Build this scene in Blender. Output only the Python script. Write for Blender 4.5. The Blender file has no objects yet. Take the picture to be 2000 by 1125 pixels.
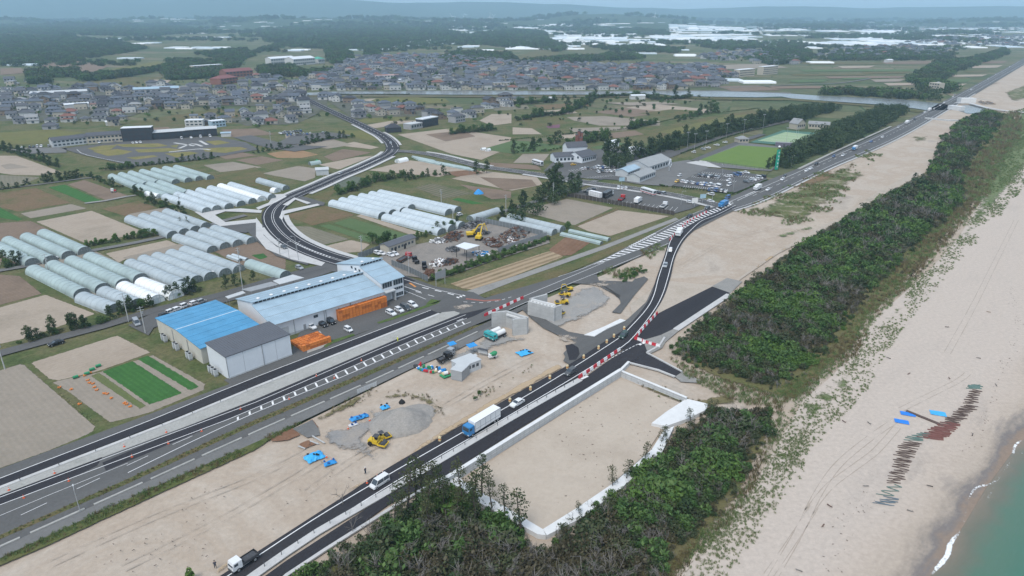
import bpy, bmesh, math, random
from mathutils import Vector, Matrix, geometry
from mathutils import noise as mnoise
scene = bpy.context.scene
COL = scene.collection
rnd = random.Random(11)
PI = math.pi
CAM_H = 100.0                      # the drone flies about 100 m above the beach plain
FPX, CX, CY, HORIZON = 1333.0,1000.0,562.5,24.0
PITCH = math.atan((CY - HORIZON) / FPX)
cam = bpy.data.cameras.new('camera')
cam.sensor_width = 36.0
cam.lens = FPX / 2000 * 36
cam.clip_start, cam.clip_end = 1.0,60000.0
camo = bpy.data.objects.new('camera', cam)
camo.location = (0,0, CAM_H)
camo.rotation_euler = (PI / 2 - PITCH, 0,0)
COL.objects.link(camo)
scene.camera = camo
SUN_EL, SUN_AZ = math.radians(58), math.radians(205)
world = bpy.data.worlds.new('World')
scene.world = world
world.use_nodes = True
wn = world.node_tree.nodes
wl = world.node_tree.links
sky = wn.new('ShaderNodeTexSky')
sky.sky_type = 'NISHITA'
sky.sun_disc = False
sky.sun_elevation = SUN_EL
sky.sun_rotation = SUN_AZ
sky.air_density = 1.0
sky.dust_density = 1.5
sky.ozone_density = 1.0
bg = wn['Background']
bg.inputs['Strength'].default_value = 0.12
ovc = wn.new('ShaderNodeMixRGB')          # a thin white cloud sheet over the blue
ovc.inputs[0].default_value = 0.55
ovc.inputs[2].default_value = (5.2,5.9,6.6,1)
wl.new(sky.outputs[0], ovc.inputs[1])
wl.new(ovc.outputs[0], bg.inputs['Color'])
sun = bpy.data.lights.new('sun', 'SUN')
sun.energy = 1.5
sun.angle = math.radians(22)
sun.color = (1.0,0.96,0.9)
suno = bpy.data.objects.new('sun', sun)
sd = Vector((math.sin(SUN_AZ) * math.cos(SUN_EL), math.cos(SUN_AZ) * math.cos(SUN_EL), math.sin(SUN_EL)))
suno.rotation_euler = sd.to_track_quat('Z', 'Y').to_euler()
suno.location = (0,0,300)
COL.objects.link(suno)
vs = scene.view_settings
vs.view_transform = 'Standard'
vs.look = 'None'
vs.exposure = 0.62
vs.gamma = 1.0
vs.use_curve_mapping = False
scene.render.engine = 'CYCLES'
scene.cycles.use_denoising = True
scene.cycles.max_bounces = 4
scene.cycles.diffuse_bounces = 2
scene.cycles.glossy_bounces = 2
scene.cycles.transmission_bounces = 2
scene.cycles.transparent_max_bounces = 12
scene.cycles.volume_bounces = 1
COSP, SINP = math.cos(PITCH), math.sin(PITCH)
def G(x, y, z=0.0):
 dx = (x - CX) / FPX
 dy = -(y - CY) / FPX
 Y = COSP + dy * SINP
 Z = -SINP + dy * COSP
 t = (z - CAM_H) / Z
 return Vector((dx * t, Y * t, z))
def GP(pts, z=0.0):
 return [G(p[0], p[1], z) for p in pts]
MATS = {}
def nmat(name):
 m = bpy.data.materials.new(name)
 m.use_nodes = True
 MATS[name] = m
 return m, m.node_tree.nodes, m.node_tree.links, m.node_tree.nodes['Principled BSDF']
def c4(c):
 return (c[0], c[1], c[2],1.0)
def mat(name, col, rough=0.7, metal=0.0, var=0.12, scale=0.6, spec=0.3):
 """plain painted or built surface with light weathering"""
 if name in MATS: return MATS[name]
 m, n, l, b = nmat(name)
 b.inputs['Roughness'].default_value = rough
 b.inputs['Metallic'].default_value = metal
 b.inputs['Specular IOR Level'].default_value = spec
 if var:
  tc = n.new('ShaderNodeTexCoord')
  no = n.new('ShaderNodeTexNoise')
  no.inputs['Scale'].default_value = scale
  no.inputs['Detail'].default_value = 6
  no.inputs['Roughness'].default_value = 0.65
  l.new(tc.outputs['Object'], no.inputs['Vector'])
  r = n.new('ShaderNodeValToRGB')
  r.color_ramp.elements[0].position = 0.3
  r.color_ramp.elements[1].position = 0.72
  r.color_ramp.elements[0].color = c4([v * (1 - var) for v in col])
  r.color_ramp.elements[1].color = c4([min(1, v * (1 + var)) for v in col])
  l.new(no.outputs[0], r.inputs[0])
  l.new(r.outputs[0], b.inputs['Base Color'])
 else:
  b.inputs['Base Color'].default_value = c4(col)
 return m
def ragged(m, patchy):
 n, l, b = m.node_tree.nodes, m.node_tree.links, m.node_tree.nodes['Principled BSDF']
 tc = n.new('ShaderNodeTexCoord')
 at = n.new('ShaderNodeAttribute'); at.attribute_name = 'edge'
 q = n.new('ShaderNodeTexNoise')
 q.inputs['Scale'].default_value = patchy[1]
 q.inputs['Detail'].default_value = 9
 q.inputs['Roughness'].default_value = 0.78
 l.new(tc.outputs['Object'], q.inputs['Vector'])
 e = n.new('ShaderNodeMapRange')
 e.inputs[1].default_value, e.inputs[2].default_value = 0, patchy[0]
 e.inputs[3].default_value, e.inputs[4].default_value = -0.35, patchy[2]
 l.new(at.outputs['Fac'], e.inputs[0])
 ad = n.new('ShaderNodeMath'); ad.operation = 'ADD'
 l.new(q.outputs[0], ad.inputs[0]); l.new(e.outputs[0], ad.inputs[1])
 th = n.new('ShaderNodeMapRange')
 th.inputs[1].default_value, th.inputs[2].default_value = 0.46,0.56
 l.new(ad.outputs[0], th.inputs[0])
 l.new(th.outputs[0], b.inputs['Alpha'])
def gmat(name, cols, s=0.05, fine=1.2, famt=0.18, rough=0.95, stripe=None, patchy=None, mottle=None, stretch=None, warp=0.0, bump=0.35):
 """ground: a ramp of colours over soft noise, fine grain, optional furrows (period, amount, colour), optional ragged cover"""
 if name in MATS: return MATS[name]
 m, n, l, b = nmat(name)
 b.inputs['Roughness'].default_value = rough
 b.inputs['Specular IOR Level'].default_value = 0.15
 tc = n.new('ShaderNodeTexCoord')
 vec = tc.outputs['Object']
 if stretch:
  mp = n.new('ShaderNodeMapping')
  mp.vector_type = 'TEXTURE'
  mp.inputs['Rotation'].default_value = (0,0, stretch[0])
  mp.inputs['Scale'].default_value = (stretch[1],1,1)
  l.new(vec, mp.inputs['Vector'])
  vec = mp.outputs[0]
 no = n.new('ShaderNodeTexNoise')
 no.inputs['Scale'].default_value = s
 no.inputs['Detail'].default_value = 9
 no.inputs['Roughness'].default_value = 0.68
 no.inputs['Distortion'].default_value = warp
 l.new(vec, no.inputs['Vector'])
 r = n.new('ShaderNodeValToRGB')
 k = len(cols)
 els = r.color_ramp.elements
 while len(els) < k: els.new(0.5)
 for i, c in enumerate(cols):
  els[i].position = 0.3 + 0.4 * i / max(1, k - 1)
  els[i].color = c4(c)
 l.new(no.outputs[0], r.inputs[0])
 col = r.outputs[0]
 f = n.new('ShaderNodeTexNoise')
 f.inputs['Scale'].default_value = fine
 f.inputs['Detail'].default_value = 5
 f.inputs['Roughness'].default_value = 0.75
 l.new(tc.outputs['Object'], f.inputs['Vector'])
 mr = n.new('ShaderNodeMapRange')
 mr.inputs[1].default_value, mr.inputs[2].default_value = 0.28,0.72
 mr.inputs[3].default_value, mr.inputs[4].default_value = 1 - famt, 1 + famt
 l.new(f.outputs[0], mr.inputs[0])
 mx = n.new('ShaderNodeVectorMath'); mx.operation = 'SCALE'
 l.new(col, mx.inputs[0]); l.new(mr.outputs[0], mx.inputs['Scale'])
 col = mx.outputs[0]
 if mottle:      # (scale, lo, hi, colour): scattered darker or greener specks
  q = n.new('ShaderNodeTexNoise')
  q.inputs['Scale'].default_value = mottle[0]
  q.inputs['Detail'].default_value = 8
  q.inputs['Roughness'].default_value = 0.8
  l.new(tc.outputs['Object'], q.inputs['Vector'])
  m2 = n.new('ShaderNodeMapRange')
  m2.inputs[1].default_value, m2.inputs[2].default_value = mottle[1], mottle[2]
  l.new(q.outputs[0], m2.inputs[0])
  xx = n.new('ShaderNodeMixRGB')
  xx.inputs[2].default_value = c4(mottle[3])
  l.new(m2.outputs[0], xx.inputs[0]); l.new(col, xx.inputs[1])
  col = xx.outputs[0]
 if stripe:      # furrows run along the field's own long edge (UV in metres)
  w = n.new('ShaderNodeTexWave')
  w.wave_type, w.bands_direction = 'BANDS', 'Y'
  w.inputs['Scale'].default_value = 0.314 / stripe[0]
  w.inputs['Distortion'].default_value = 1.5
  w.inputs['Detail'].default_value = 3
  w.inputs['Detail Scale'].default_value = 0.6
  l.new(tc.outputs['UV'], w.inputs['Vector'])
  ml = n.new('ShaderNodeMath'); ml.operation = 'MULTIPLY'
  ml.inputs[1].default_value = stripe[1]
  l.new(w.outputs['Fac'], ml.inputs[0])
  xx = n.new('ShaderNodeMixRGB')
  xx.inputs[2].default_value = c4(stripe[2])
  l.new(ml.outputs[0], xx.inputs[0]); l.new(col, xx.inputs[1])
  col = xx.outputs[0]
 if bump:
  bp = n.new('ShaderNodeBump'); bp.inputs['Strength'].default_value = bump; bp.inputs['Distance'].default_value = .5
  l.new(f.outputs[0], bp.inputs['Height']); l.new(bp.outputs[0], b.inputs['Normal'])
 l.new(col, b.inputs['Base Color'])
 if patchy: ragged(m, patchy)
 return m
def leafmat(name, cols, rough=0.6, trans=0.0):
 """leaves: hue drawn per leaf (attribute tint) and per plant"""
 m, n, l, b = nmat(name)
 b.inputs['Roughness'].default_value = rough
 b.inputs['Specular IOR Level'].default_value = 0.2
 at = n.new('ShaderNodeAttribute'); at.attribute_name = 'tint'
 oi = n.new('ShaderNodeObjectInfo')
 ml = n.new('ShaderNodeMath'); ml.operation = 'MULTIPLY'; ml.inputs[1].default_value = 0.5
 l.new(oi.outputs['Random'], ml.inputs[0])
 m2 = n.new('ShaderNodeMath'); m2.operation = 'MULTIPLY_ADD'; m2.inputs[1].default_value = 0.5
 l.new(at.outputs['Fac'], m2.inputs[0]); l.new(ml.outputs[0], m2.inputs[2])
 r = n.new('ShaderNodeValToRGB')
 els = r.color_ramp.elements
 while len(els) < len(cols): els.new(0.5)
 for i, c in enumerate(cols):
  els[i].position = 0.15 + 0.7 * i / max(1, len(cols) - 1)
  els[i].color = c4(c)
 l.new(m2.outputs[0], r.inputs[0])
 l.new(r.outputs[0], b.inputs['Base Color'])
 return m
class MB:
 def __init__(s): s.v, s.f, s.t = [],[],[]
 def add(s, vs, fs, tint=None):
  o = len(s.v)
  s.v += [tuple(v) for v in vs]
  s.f += [tuple(i + o for i in f) for f in fs]
  if tint is not None: s.t += [tint] * len(vs)
  return s
 def box(s, x0, x1, y0, y1, z0, z1):
  return s.add([(x0,y0,z0),(x1,y0,z0),(x1,y1,z0),(x0,y1,z0),(x0,y0,z1),(x1,y0,z1),(x1,y1,z1),(x0,y1,z1)],
      [(0,3,2,1),(4,5,6,7),(0,1,5,4),(1,2,6,5),(2,3,7,6),(3,0,4,7)])
 def obox(s, c, size, rz=0.0, rx=0.0, ry=0.0):
  M = Matrix.Translation(c) @ Matrix.Rotation(rz, 4, 'Z') @ Matrix.Rotation(ry, 4, 'Y') @ Matrix.Rotation(rx, 4, 'X')
  a, b, d = size[0] / 2, size[1] / 2, size[2] / 2
  return s.add([M @ Vector(p) for p in [(-a,-b,-d),(a,-b,-d),(a,b,-d),(-a,b,-d),(-a,-b,d),(a,-b,d),(a,b,d),(-a,b,d)]],
      [(0,3,2,1),(4,5,6,7),(0,1,5,4),(1,2,6,5),(2,3,7,6),(3,0,4,7)])
 def prism(s, poly, z0, z1):
  k = len(poly)
  if sum(poly[i][0]*poly[(i+1)%k][1]-poly[(i+1)%k][0]*poly[i][1] for i in range(k)) < 0: poly = poly[::-1]
  vs = [(p[0], p[1], z0) for p in poly] + [(p[0], p[1], z1) for p in poly]
  fs = [tuple(range(k - 1,-1,-1)), tuple(range(k, 2 * k))]
  fs += [(i, (i + 1) % k, k + (i + 1) % k, k + i) for i in range(k)]
  return s.add(vs, fs)
 def tube(s, p, q, r0, r1=None, n=6, cap=True):
  p, q = Vector(p), Vector(q)
  r1 = r0 if r1 is None else r1
  d = (q - p)
  if d.length < 1e-6: return s
  u = d.normalized()
  a = u.orthogonal().normalized(); b = u.cross(a)
  vs = []
  for c, r in ((p, r0),(q, r1)):
   for i in range(n):
    t = 2 * PI * i / n
    vs.append(c + a * (r * math.cos(t)) + b * (r * math.sin(t)))
  fs = [(i, (i + 1) % n, n + (i + 1) % n, n + i) for i in range(n)]
  if cap: fs += [tuple(range(n - 1,-1,-1)), tuple(range(n, 2 * n))]
  return s.add(vs, fs)
 def path(s, pts, r, n=5):
  for a, b in zip(pts, pts[1:]): s.tube(a, b, r, r, n)
  return s
 def extr_y(s, prof, y0, y1):
  """profile of (x, z) points extruded along y"""
  k = len(prof)
  if sum(prof[i][0]*prof[(i+1)%k][1]-prof[(i+1)%k][0]*prof[i][1] for i in range(k)) < 0: prof = prof[::-1]
  vs = [(p[0], y1, p[1]) for p in prof] + [(p[0], y0, p[1]) for p in prof]
  fs = [tuple(range(k - 1,-1,-1)), tuple(range(k, 2 * k))]
  fs += [(i, (i + 1) % k, k + (i + 1) % k, k + i) for i in range(k)]
  return s.add(vs, fs)
 def extr_x(s, prof, x0, x1):
  """profile of (y, z) points extruded along x"""
  k = len(prof)
  if sum(prof[i][0]*prof[(i+1)%k][1]-prof[(i+1)%k][0]*prof[i][1] for i in range(k)) < 0: prof = prof[::-1]
  vs = [(x0, p[0], p[1]) for p in prof] + [(x1, p[0], p[1]) for p in prof]
  fs = [tuple(range(k - 1,-1,-1)), tuple(range(k, 2 * k))]
  fs += [(i, (i + 1) % k, k + (i + 1) % k, k + i) for i in range(k)]
  return s.add(vs, fs)
 def mesh(s, name, m=None, smooth=False):
  me = bpy.data.meshes.new(name)
  me.from_pydata(s.v, [], s.f)
  if s.t and len(s.t) == len(s.v):
   at = me.attributes.new('tint', 'FLOAT', 'POINT')
   at.data.foreach_set('value', s.t)
  if m: me.materials.append(m)
  if smooth: me.shade_smooth()
  me.update()
  return me
 def obj(s, name, m, parent=None, smooth=False):
  return put(name, s.mesh(name, m, smooth), parent)
def put(name, me, parent=None):
 o = bpy.data.objects.new(name, me)
 COL.objects.link(o)
 if parent: o.parent = parent
 return o
def tag(o, label=None, cat=None, group=None, kind=None):
 if label: o['label'] = label
 if cat: o['category'] = cat
 if group: o['group'] = group
 if kind: o['kind'] = kind
 return o
def thing(name, label, cat, loc=(0,0,0), rz=0.0, group=None):
 o = bpy.data.objects.new(name, None)
 o.empty_display_size = 0.5
 COL.objects.link(o)
 o.location = loc
 o.rotation_euler = (0,0, rz)
 return tag(o, label, cat, group)
def dup(root, loc, rz, label, group=None, scale=None):
 r = root.copy()
 COL.objects.link(r)
 r.location = loc
 r.rotation_euler = (0,0, rz)
 if scale: r.scale = scale if isinstance(scale, tuple) else (scale,) * 3
 r['label'] = label
 if group: r['group'] = group
 for ch in KIDS(root):
  c = ch.copy(); COL.objects.link(c); c.parent = r
  for g in KIDS(ch):
   d = g.copy(); COL.objects.link(d); d.parent = c
 return r
_kids = {}
def KIDS(o):
 if o.name not in _kids: _kids[o.name] = list(o.children)
 return _kids[o.name]
ORD = 'first second third fourth fifth sixth seventh eighth ninth tenth eleventh twelfth thirteenth fourteenth fifteenth sixteenth seventeenth eighteenth nineteenth twentieth'.split()
def nth(i):
 if i < 20: return ORD[i]
 t = 'twenty thirty forty fifty sixty seventy eighty ninety'.split()[(i + 1) // 10 - 2]
 return t + ('-' + ORD[(i + 1) % 10 - 1] if (i + 1) % 10 else 'th')
def ang(a, b):
 return math.atan2(b[1] - a[1], b[0] - a[0])
def sheet(name, px, z, m, along=None, parent=None, raw=False):
 pts = [Vector((p[0], p[1], z)) for p in px] if raw else [Vector((g.x, g.y, z)) for g in GP(px)]
 k = len(pts)
 if sum(pts[i].x * pts[(i + 1) % k].y - pts[(i + 1) % k].x * pts[i].y for i in range(k)) < 0: pts = pts[::-1]
 me = bpy.data.meshes.new(name)
 me.from_pydata([tuple(p) for p in pts],[],[tuple(range(k))])
 if along: a = ang(G(*along[0]), G(*along[1]))
 else:
  i = max(range(k), key=lambda i: (pts[(i + 1) % k] - pts[i]).length)
  a = ang(pts[i], pts[(i + 1) % k])
 uv = me.uv_layers.new(name='UVMap')
 ca, sa = math.cos(a), math.sin(a)
 for lp in me.loops:
  p = me.vertices[lp.vertex_index].co
  uv.data[lp.index].uv = (p.x * ca + p.y * sa, -p.x * sa + p.y * ca)
 me.attributes.new('edge', 'FLOAT', 'POINT').data.foreach_set('value', [99.0] * k)
 me.materials.append(m)
 o = put(name, me, parent)
 o['kind'] = 'structure'
 return o
def seg_dist(p, a, b):
 ab = b - a
 t = max(0, min(1,(p - a).dot(ab) / max(1e-9, ab.dot(ab))))
 return (p - a - ab * t).length
def inside(p, poly):
 c = False
 k = len(poly)
 for i in range(k):
  a, b = poly[i], poly[(i + 1) % k]
  if (a[1] > p[1]) != (b[1] > p[1]) and p[0] < (b[0] - a[0]) * (p[1] - a[1]) / (b[1] - a[1]) + a[0]: c = not c
 return c
def patch(name, px, z, m, kind='structure', n=16, parent=None, along=None):
 """a ragged-edged cover: every vertex knows its distance to the border"""
 poly = [g.to_2d() for g in GP(px)]
 k = len(poly)
 area = abs(sum(poly[i].x * poly[(i + 1) % k].y - poly[(i + 1) % k].x * poly[i].y for i in range(k))) / 2
 st = math.sqrt(area) / n
 xs = [p.x for p in poly]; ys = [p.y for p in poly]
 pts = list(poly)
 y = min(ys)
 while y < max(ys):
  x = min(xs)
  while x < max(xs):
   q = Vector((x + rnd.uniform(-.2,.2) * st, y + rnd.uniform(-.2,.2) * st))
   if inside(q, poly) and min(seg_dist(q, poly[i], poly[(i + 1) % k]) for i in range(k)) > st * .3: pts.append(q)
   x += st
  y += st
 vs, es, fs, _, _, _ = geometry.delaunay_2d_cdt(pts, [],[list(range(k))],1,1e-5)
 me = bpy.data.meshes.new(name)
 me.from_pydata([(v.x, v.y, z) for v in vs],[],[tuple(f) for f in fs])
 at = me.attributes.new('edge', 'FLOAT', 'POINT')
 at.data.foreach_set('value', [min(seg_dist(v, poly[i], poly[(i + 1) % k]) for i in range(k)) for v in vs])
 for p in me.polygons:
  if p.normal.z < 0: p.flip()
 i = max(range(k), key=lambda i: (poly[(i + 1) % k] - poly[i]).length)
 a = ang(G(*along[0]), G(*along[1])) if along else ang(poly[i], poly[(i + 1) % k])
 ca, sa = math.cos(a), math.sin(a)
 uv = me.uv_layers.new(name='UVMap')
 for lp in me.loops:
  p = me.vertices[lp.vertex_index].co
  uv.data[lp.index].uv = (p.x * ca + p.y * sa, -p.x * sa + p.y * ca)
 me.materials.append(m)
 o = put(name, me, parent)
 o['kind'] = kind
 return o
def smooth_line(px, step=6.0, z=0.0, raw=False):
 P = [Vector((p[0], p[1])) for p in px] if raw else [g.to_2d() for g in GP(px)]
 out = []
 for i in range(len(P) - 1):
  p0, p1, p2, p3 = P[max(0, i - 1)], P[i], P[i + 1], P[min(len(P) - 1, i + 2)]
  k = max(1, int((p2 - p1).length / step))
  for j in range(k):
   t = j / k
   out.append(0.5 * ((2 * p1) + (p2 - p0) * t + (2 * p0 - 5 * p1 + 4 * p2 - p3) * t * t + (3 * p1 - p0 - 3 * p2 + p3) * t ** 3))
 out.append(P[-1])
 return out
def normals(L):
 N = []
 for i in range(len(L)):
  d = (L[min(i + 1, len(L) - 1)] - L[max(i - 1,0)]).normalized()
  N.append(Vector((-d.y, d.x)))
 return N
def ribbon(mb, L, o0, o1, z):
 """strip along line L between the side offsets o0 < o1 (metres, left positive)"""
 N = normals(L)
 f0 = o0 if callable(o0) else (lambda t: o0)
 f1 = o1 if callable(o1) else (lambda t: o1)
 k = len(L)
 vs = []
 for i in range(k):
  t = i / max(1, k - 1)
  a = L[i] + N[i] * f0(t); b = L[i] + N[i] * f1(t)
  vs += [(a.x, a.y, z),(b.x, b.y, z)]
 mb.add(vs, [(2 * i, 2 * i + 2,2 * i + 3,2 * i + 1) for i in range(k - 1)])
 return mb
def raised(mb, L, o0, o1, z0, z1):
 """kerb or wall along L: a real step"""
 N = normals(L)
 k = len(L)
 vs = []
 for i in range(k):
  a = L[i] + N[i] * o0; b = L[i] + N[i] * o1
  vs += [(a.x, a.y, z0),(b.x, b.y, z0),(b.x, b.y, z1),(a.x, a.y, z1)]
 fs = []
 for i in range(k - 1):
  q, w = 4 * i, 4 * i + 4
  fs += [(q + 3, w + 3, w + 2, q + 2),(q, w, w + 3, q + 3),(q + 1, q + 2, w + 2, w + 1)]
 fs += [(0,3,2,1),(4 * k - 4,4 * k - 3,4 * k - 2,4 * k - 1)]
 mb.add(vs, fs)
 return mb
def arclen(L):
 s = [0.0]
 for a, b in zip(L, L[1:]): s.append(s[-1] + (b - a).length)
 return s
def at_len(L, s, d):
 import bisect
 i = min(len(L) - 2, max(0, bisect.bisect_right(s, d) - 1))
 t = (d - s[i]) / max(1e-9, s[i + 1] - s[i])
 dr = (L[i + 1] - L[i]).normalized()
 return L[i] + (L[i + 1] - L[i]) * t, dr
def sub_line(L, d0, d1, step=4.0):
 s = arclen(L)
 k = max(1, int((d1 - d0) / step))
 return [at_len(L, s, d0 + (d1 - d0) * i / k)[0] for i in range(k + 1)]
def dashes(mb, L, off, w, on, gap, z):
 s = arclen(L)
 d = 0
 while d + on < s[-1]:
  ribbon(mb, sub_line(L, d, d + on), off - w / 2, off + w / 2, z)
  d += on + gap
 return mb
def bars(mb, A, B, pitch, w, z, slant=0.0):
 """hatch bars between two lines"""
 sa, sb = arclen(A), arclen(B)
 k = int(sa[-1] / pitch)
 for i in range(1, k):
  t0 = i / k; t1 = t0 + w / sa[-1]
  u0, u1 = min(1, t0 + slant / sa[-1]), min(1, t1 + slant / sa[-1])
  a0 = at_len(A, sa, t0 * sa[-1])[0]; a1 = at_len(A, sa, t1 * sa[-1])[0]
  b0 = at_len(B, sb, u0 * sb[-1])[0]; b1 = at_len(B, sb, u1 * sb[-1])[0]
  q = [(a0.x, a0.y, z),(a1.x, a1.y, z),(b1.x, b1.y, z),(b0.x, b0.y, z)]
  ar = sum(q[j][0]*q[(j+1)%4][1]-q[(j+1)%4][0]*q[j][1] for j in range(4))
  mb.add(q, [(0,1,2,3) if ar > 0 else (3,2,1,0)])
 return mb
M_base = None
def base_land():
 """far farmland: a patchwork of fields"""
 m, n, l, b = nmat('patchwork_fields')
 b.inputs['Roughness'].default_value = 0.95
 b.inputs['Specular IOR Level'].default_value = 0.1
 tc = n.new('ShaderNodeTexCoord')
 cols = []
 for i, (rot, bw, rh, c1, c2, c3) in enumerate([
   (0.35,110,34,(.075,.105,.042),(.20,.165,.115),(.05,.08,.03)),
   (0.30,230,60,(.065,.095,.045),(.135,.135,.07),(.045,.075,.03))]):
  mp = n.new('ShaderNodeMapping')
  mp.inputs['Rotation'].default_value = (0,0, rot)
  l.new(tc.outputs['Object'], mp.inputs['Vector'])
  br = n.new('ShaderNodeTexBrick')
  br.inputs['Scale'].default_value = 1.0
  br.inputs['Brick Width'].default_value = bw
  br.inputs['Row Height'].default_value = rh
  br.inputs['Mortar Size'].default_value = 1.6
  br.inputs['Mortar Smooth'].default_value = 0.3
  br.offset = 0.37
  br.inputs['Color1'].default_value = c4(c1)
  br.inputs['Color2'].default_value = c4(c2)
  br.inputs['Mortar'].default_value = c4(c3)
  l.new(mp.outputs[0], br.inputs['Vector'])
  cols.append(br.outputs[0])
 no = n.new('ShaderNodeTexNoise')
 no.inputs['Scale'].default_value = 0.004
 no.inputs['Detail'].default_value = 10
 no.inputs['Roughness'].default_value = 0.7
 l.new(tc.outputs['Object'], no.inputs['Vector'])
 mr = n.new('ShaderNodeMapRange')
 mr.inputs[1].default_value, mr.inputs[2].default_value = 0.42,0.58
 l.new(no.outputs[0], mr.inputs[0])
 mx = n.new('ShaderNodeMixRGB')
 l.new(mr.outputs[0], mx.inputs[0]); l.new(cols[0], mx.inputs[1]); l.new(cols[1], mx.inputs[2])
 f = n.new('ShaderNodeTexNoise')
 f.inputs['Scale'].default_value = 0.09
 f.inputs['Detail'].default_value = 8
 f.inputs['Roughness'].default_value = 0.75
 l.new(tc.outputs['Object'], f.inputs['Vector'])
 m3 = n.new('ShaderNodeMapRange')
 m3.inputs[1].default_value, m3.inputs[2].default_value = 0.3,0.7
 m3.inputs[3].default_value, m3.inputs[4].default_value = 0.7,1.3
 l.new(f.outputs[0], m3.inputs[0])
 sc = n.new('ShaderNodeVectorMath'); sc.operation = 'SCALE'
 l.new(mx.outputs[0], sc.inputs[0]); l.new(m3.outputs[0], sc.inputs['Scale'])
 l.new(sc.outputs[0], b.inputs['Base Color'])
 return m
M_base = base_land()
WEED = gmat('weedy_verge', [(.045,.07,.024),(.08,.10,.037),(.13,.12,.06),(.065,.088,.032)], s=.05, fine=1.0, famt=.38)
TANF = gmat('tan_field', [(.30,.245,.19),(.36,.30,.24),(.27,.225,.175)], s=.03, fine=.9, famt=.10, stripe=(1.6,.14,(.24,.2,.16)), mottle=(.35,.66,.8,(.2,.17,.12)))
TANG = gmat('grey_tan_field', [(.235,.205,.165),(.285,.245,.20),(.215,.185,.15)], s=.03, fine=.9, famt=.10, stripe=(1.4,.16,(.18,.16,.13)))
SOIL = gmat('brown_soil', [(.165,.12,.085),(.21,.155,.115),(.14,.105,.078)], s=.04, fine=1.1, famt=.16, stripe=(1.3,.2,(.13,.1,.075)))
REDS = gmat('red_brown_soil', [(.135,.075,.045),(.19,.11,.07),(.23,.155,.1)], s=.05, fine=1.0, famt=.2, stripe=(2.2,.15,(.24,.18,.12)))
ORGS = gmat('orange_soil', [(.23,.145,.08),(.29,.185,.105),(.2,.15,.08)], s=.05, fine=1.0, famt=.15)
OLIV = gmat('olive_meadow', [(.065,.08,.03),(.10,.105,.042),(.135,.11,.055),(.06,.08,.03)], s=.045, fine=1.2, famt=.3)
OLBR = gmat('rough_brown_meadow', [(.085,.095,.035),(.135,.11,.055),(.17,.115,.07),(.1,.1,.04)], s=.06, fine=1.2, famt=.3)
YELG = gmat('yellow_green_meadow', [(.10,.12,.04),(.145,.14,.05),(.11,.11,.045)], s=.05, fine=1.0, famt=.25)
LUSH = gmat('lush_green_crop', [(.04,.115,.03),(.05,.14,.036),(.036,.1,.028)], s=.06, fine=1.4, famt=.22, stripe=(1.5,.35,(.03,.085,.024)))
LUSH2 = gmat('thin_green_crop', [(.065,.125,.045),(.085,.14,.055),(.06,.11,.04)], s=.05, fine=1.4, famt=.22, stripe=(1.7,.4,(.12,.12,.07)))
MOWN = gmat('mown_olive_crop', [(.11,.135,.05),(.13,.145,.062),(.1,.12,.05)], s=.05, fine=1.4, famt=.15, stripe=(1.5,.3,(.09,.115,.045)))
BEDS = gmat('vegetable_beds', [(.14,.125,.085),(.18,.15,.11),(.12,.115,.07)], s=.06, fine=1.0, famt=.2, stripe=(3.0,.65,(.06,.09,.035)))
NETS = gmat('net_covered_beds', [(.12,.14,.11),(.15,.16,.13)], s=.06, fine=1.0, famt=.15, stripe=(3.2,.7,(.065,.085,.05)))
RESI = gmat('straw_striped_field', [(.19,.14,.085),(.235,.175,.105),(.16,.125,.07)], s=.06, fine=.9, famt=.25, stripe=(3.4,.75,(.40,.31,.21)))
STUB = gmat('stubble_field', [(.17,.155,.12),(.2,.18,.135),(.15,.14,.105)], s=.04, fine=1.2, famt=.15, stripe=(2.2,.35,(.12,.125,.075)))
PALE = gmat('pale_track_sand', [(.36,.31,.25),(.42,.36,.3),(.33,.29,.235)], s=.1, fine=1.2, famt=.12)
GRVL = gmat('compacted_gravel', [(.225,.22,.21),(.27,.262,.245),(.20,.197,.19)], s=.09, fine=1.5, famt=.12)
SAND = gmat('site_sand', [(.33,.285,.24),(.43,.37,.31),(.385,.315,.25),(.44,.375,.31),(.32,.28,.24)], s=.022, fine=.8, famt=.12, warp=.6, mottle=(.16,.64,.86,(.25,.215,.17)))
SANDP = gmat('pit_sand', [(.40,.335,.27),(.445,.38,.312),(.37,.31,.25)], s=.04, fine=.8, famt=.06, mottle=(.45,.62,.72,(.24,.19,.14)))
YSAND = gmat('yellow_verge_sand', [(.38,.29,.195),(.43,.335,.235),(.36,.285,.2)], s=.05, fine=.7, famt=.07)
ASPO = gmat('old_asphalt', [(.092,.092,.093),(.108,.107,.105),(.125,.123,.12)], s=.07, fine=1.3, famt=.12, rough=.85, stretch=(.79,9))
ASPN = gmat('new_asphalt', [(.026,.026,.031),(.034,.033,.038),(.044,.042,.046)], s=.06, fine=1.3, famt=.14, rough=.85, stretch=(.83,12))
ASPG = gmat('light_asphalt', [(.14,.14,.138),(.165,.163,.158),(.125,.125,.122)], s=.08, fine=1.3, famt=.1, rough=.9)
CONC = gmat('pale_concrete', [(.43,.43,.425),(.5,.495,.485),(.39,.388,.38)], s=.15, fine=1.2, famt=.08, rough=.85)
CGRV = gmat('concrete_gravel', [(.30,.30,.28),(.36,.355,.335),(.27,.27,.25)], s=.12, fine=1.6, famt=.16)
PAINT = mat('road_paint', (.72,.72,.72),.7, var=.12, scale=1.5)
PAINTO = mat('orange_road_paint', (.6,.25,.07),.7)
PAINTR = mat('red_road_surface', (.28,.11,.085),.8)
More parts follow.
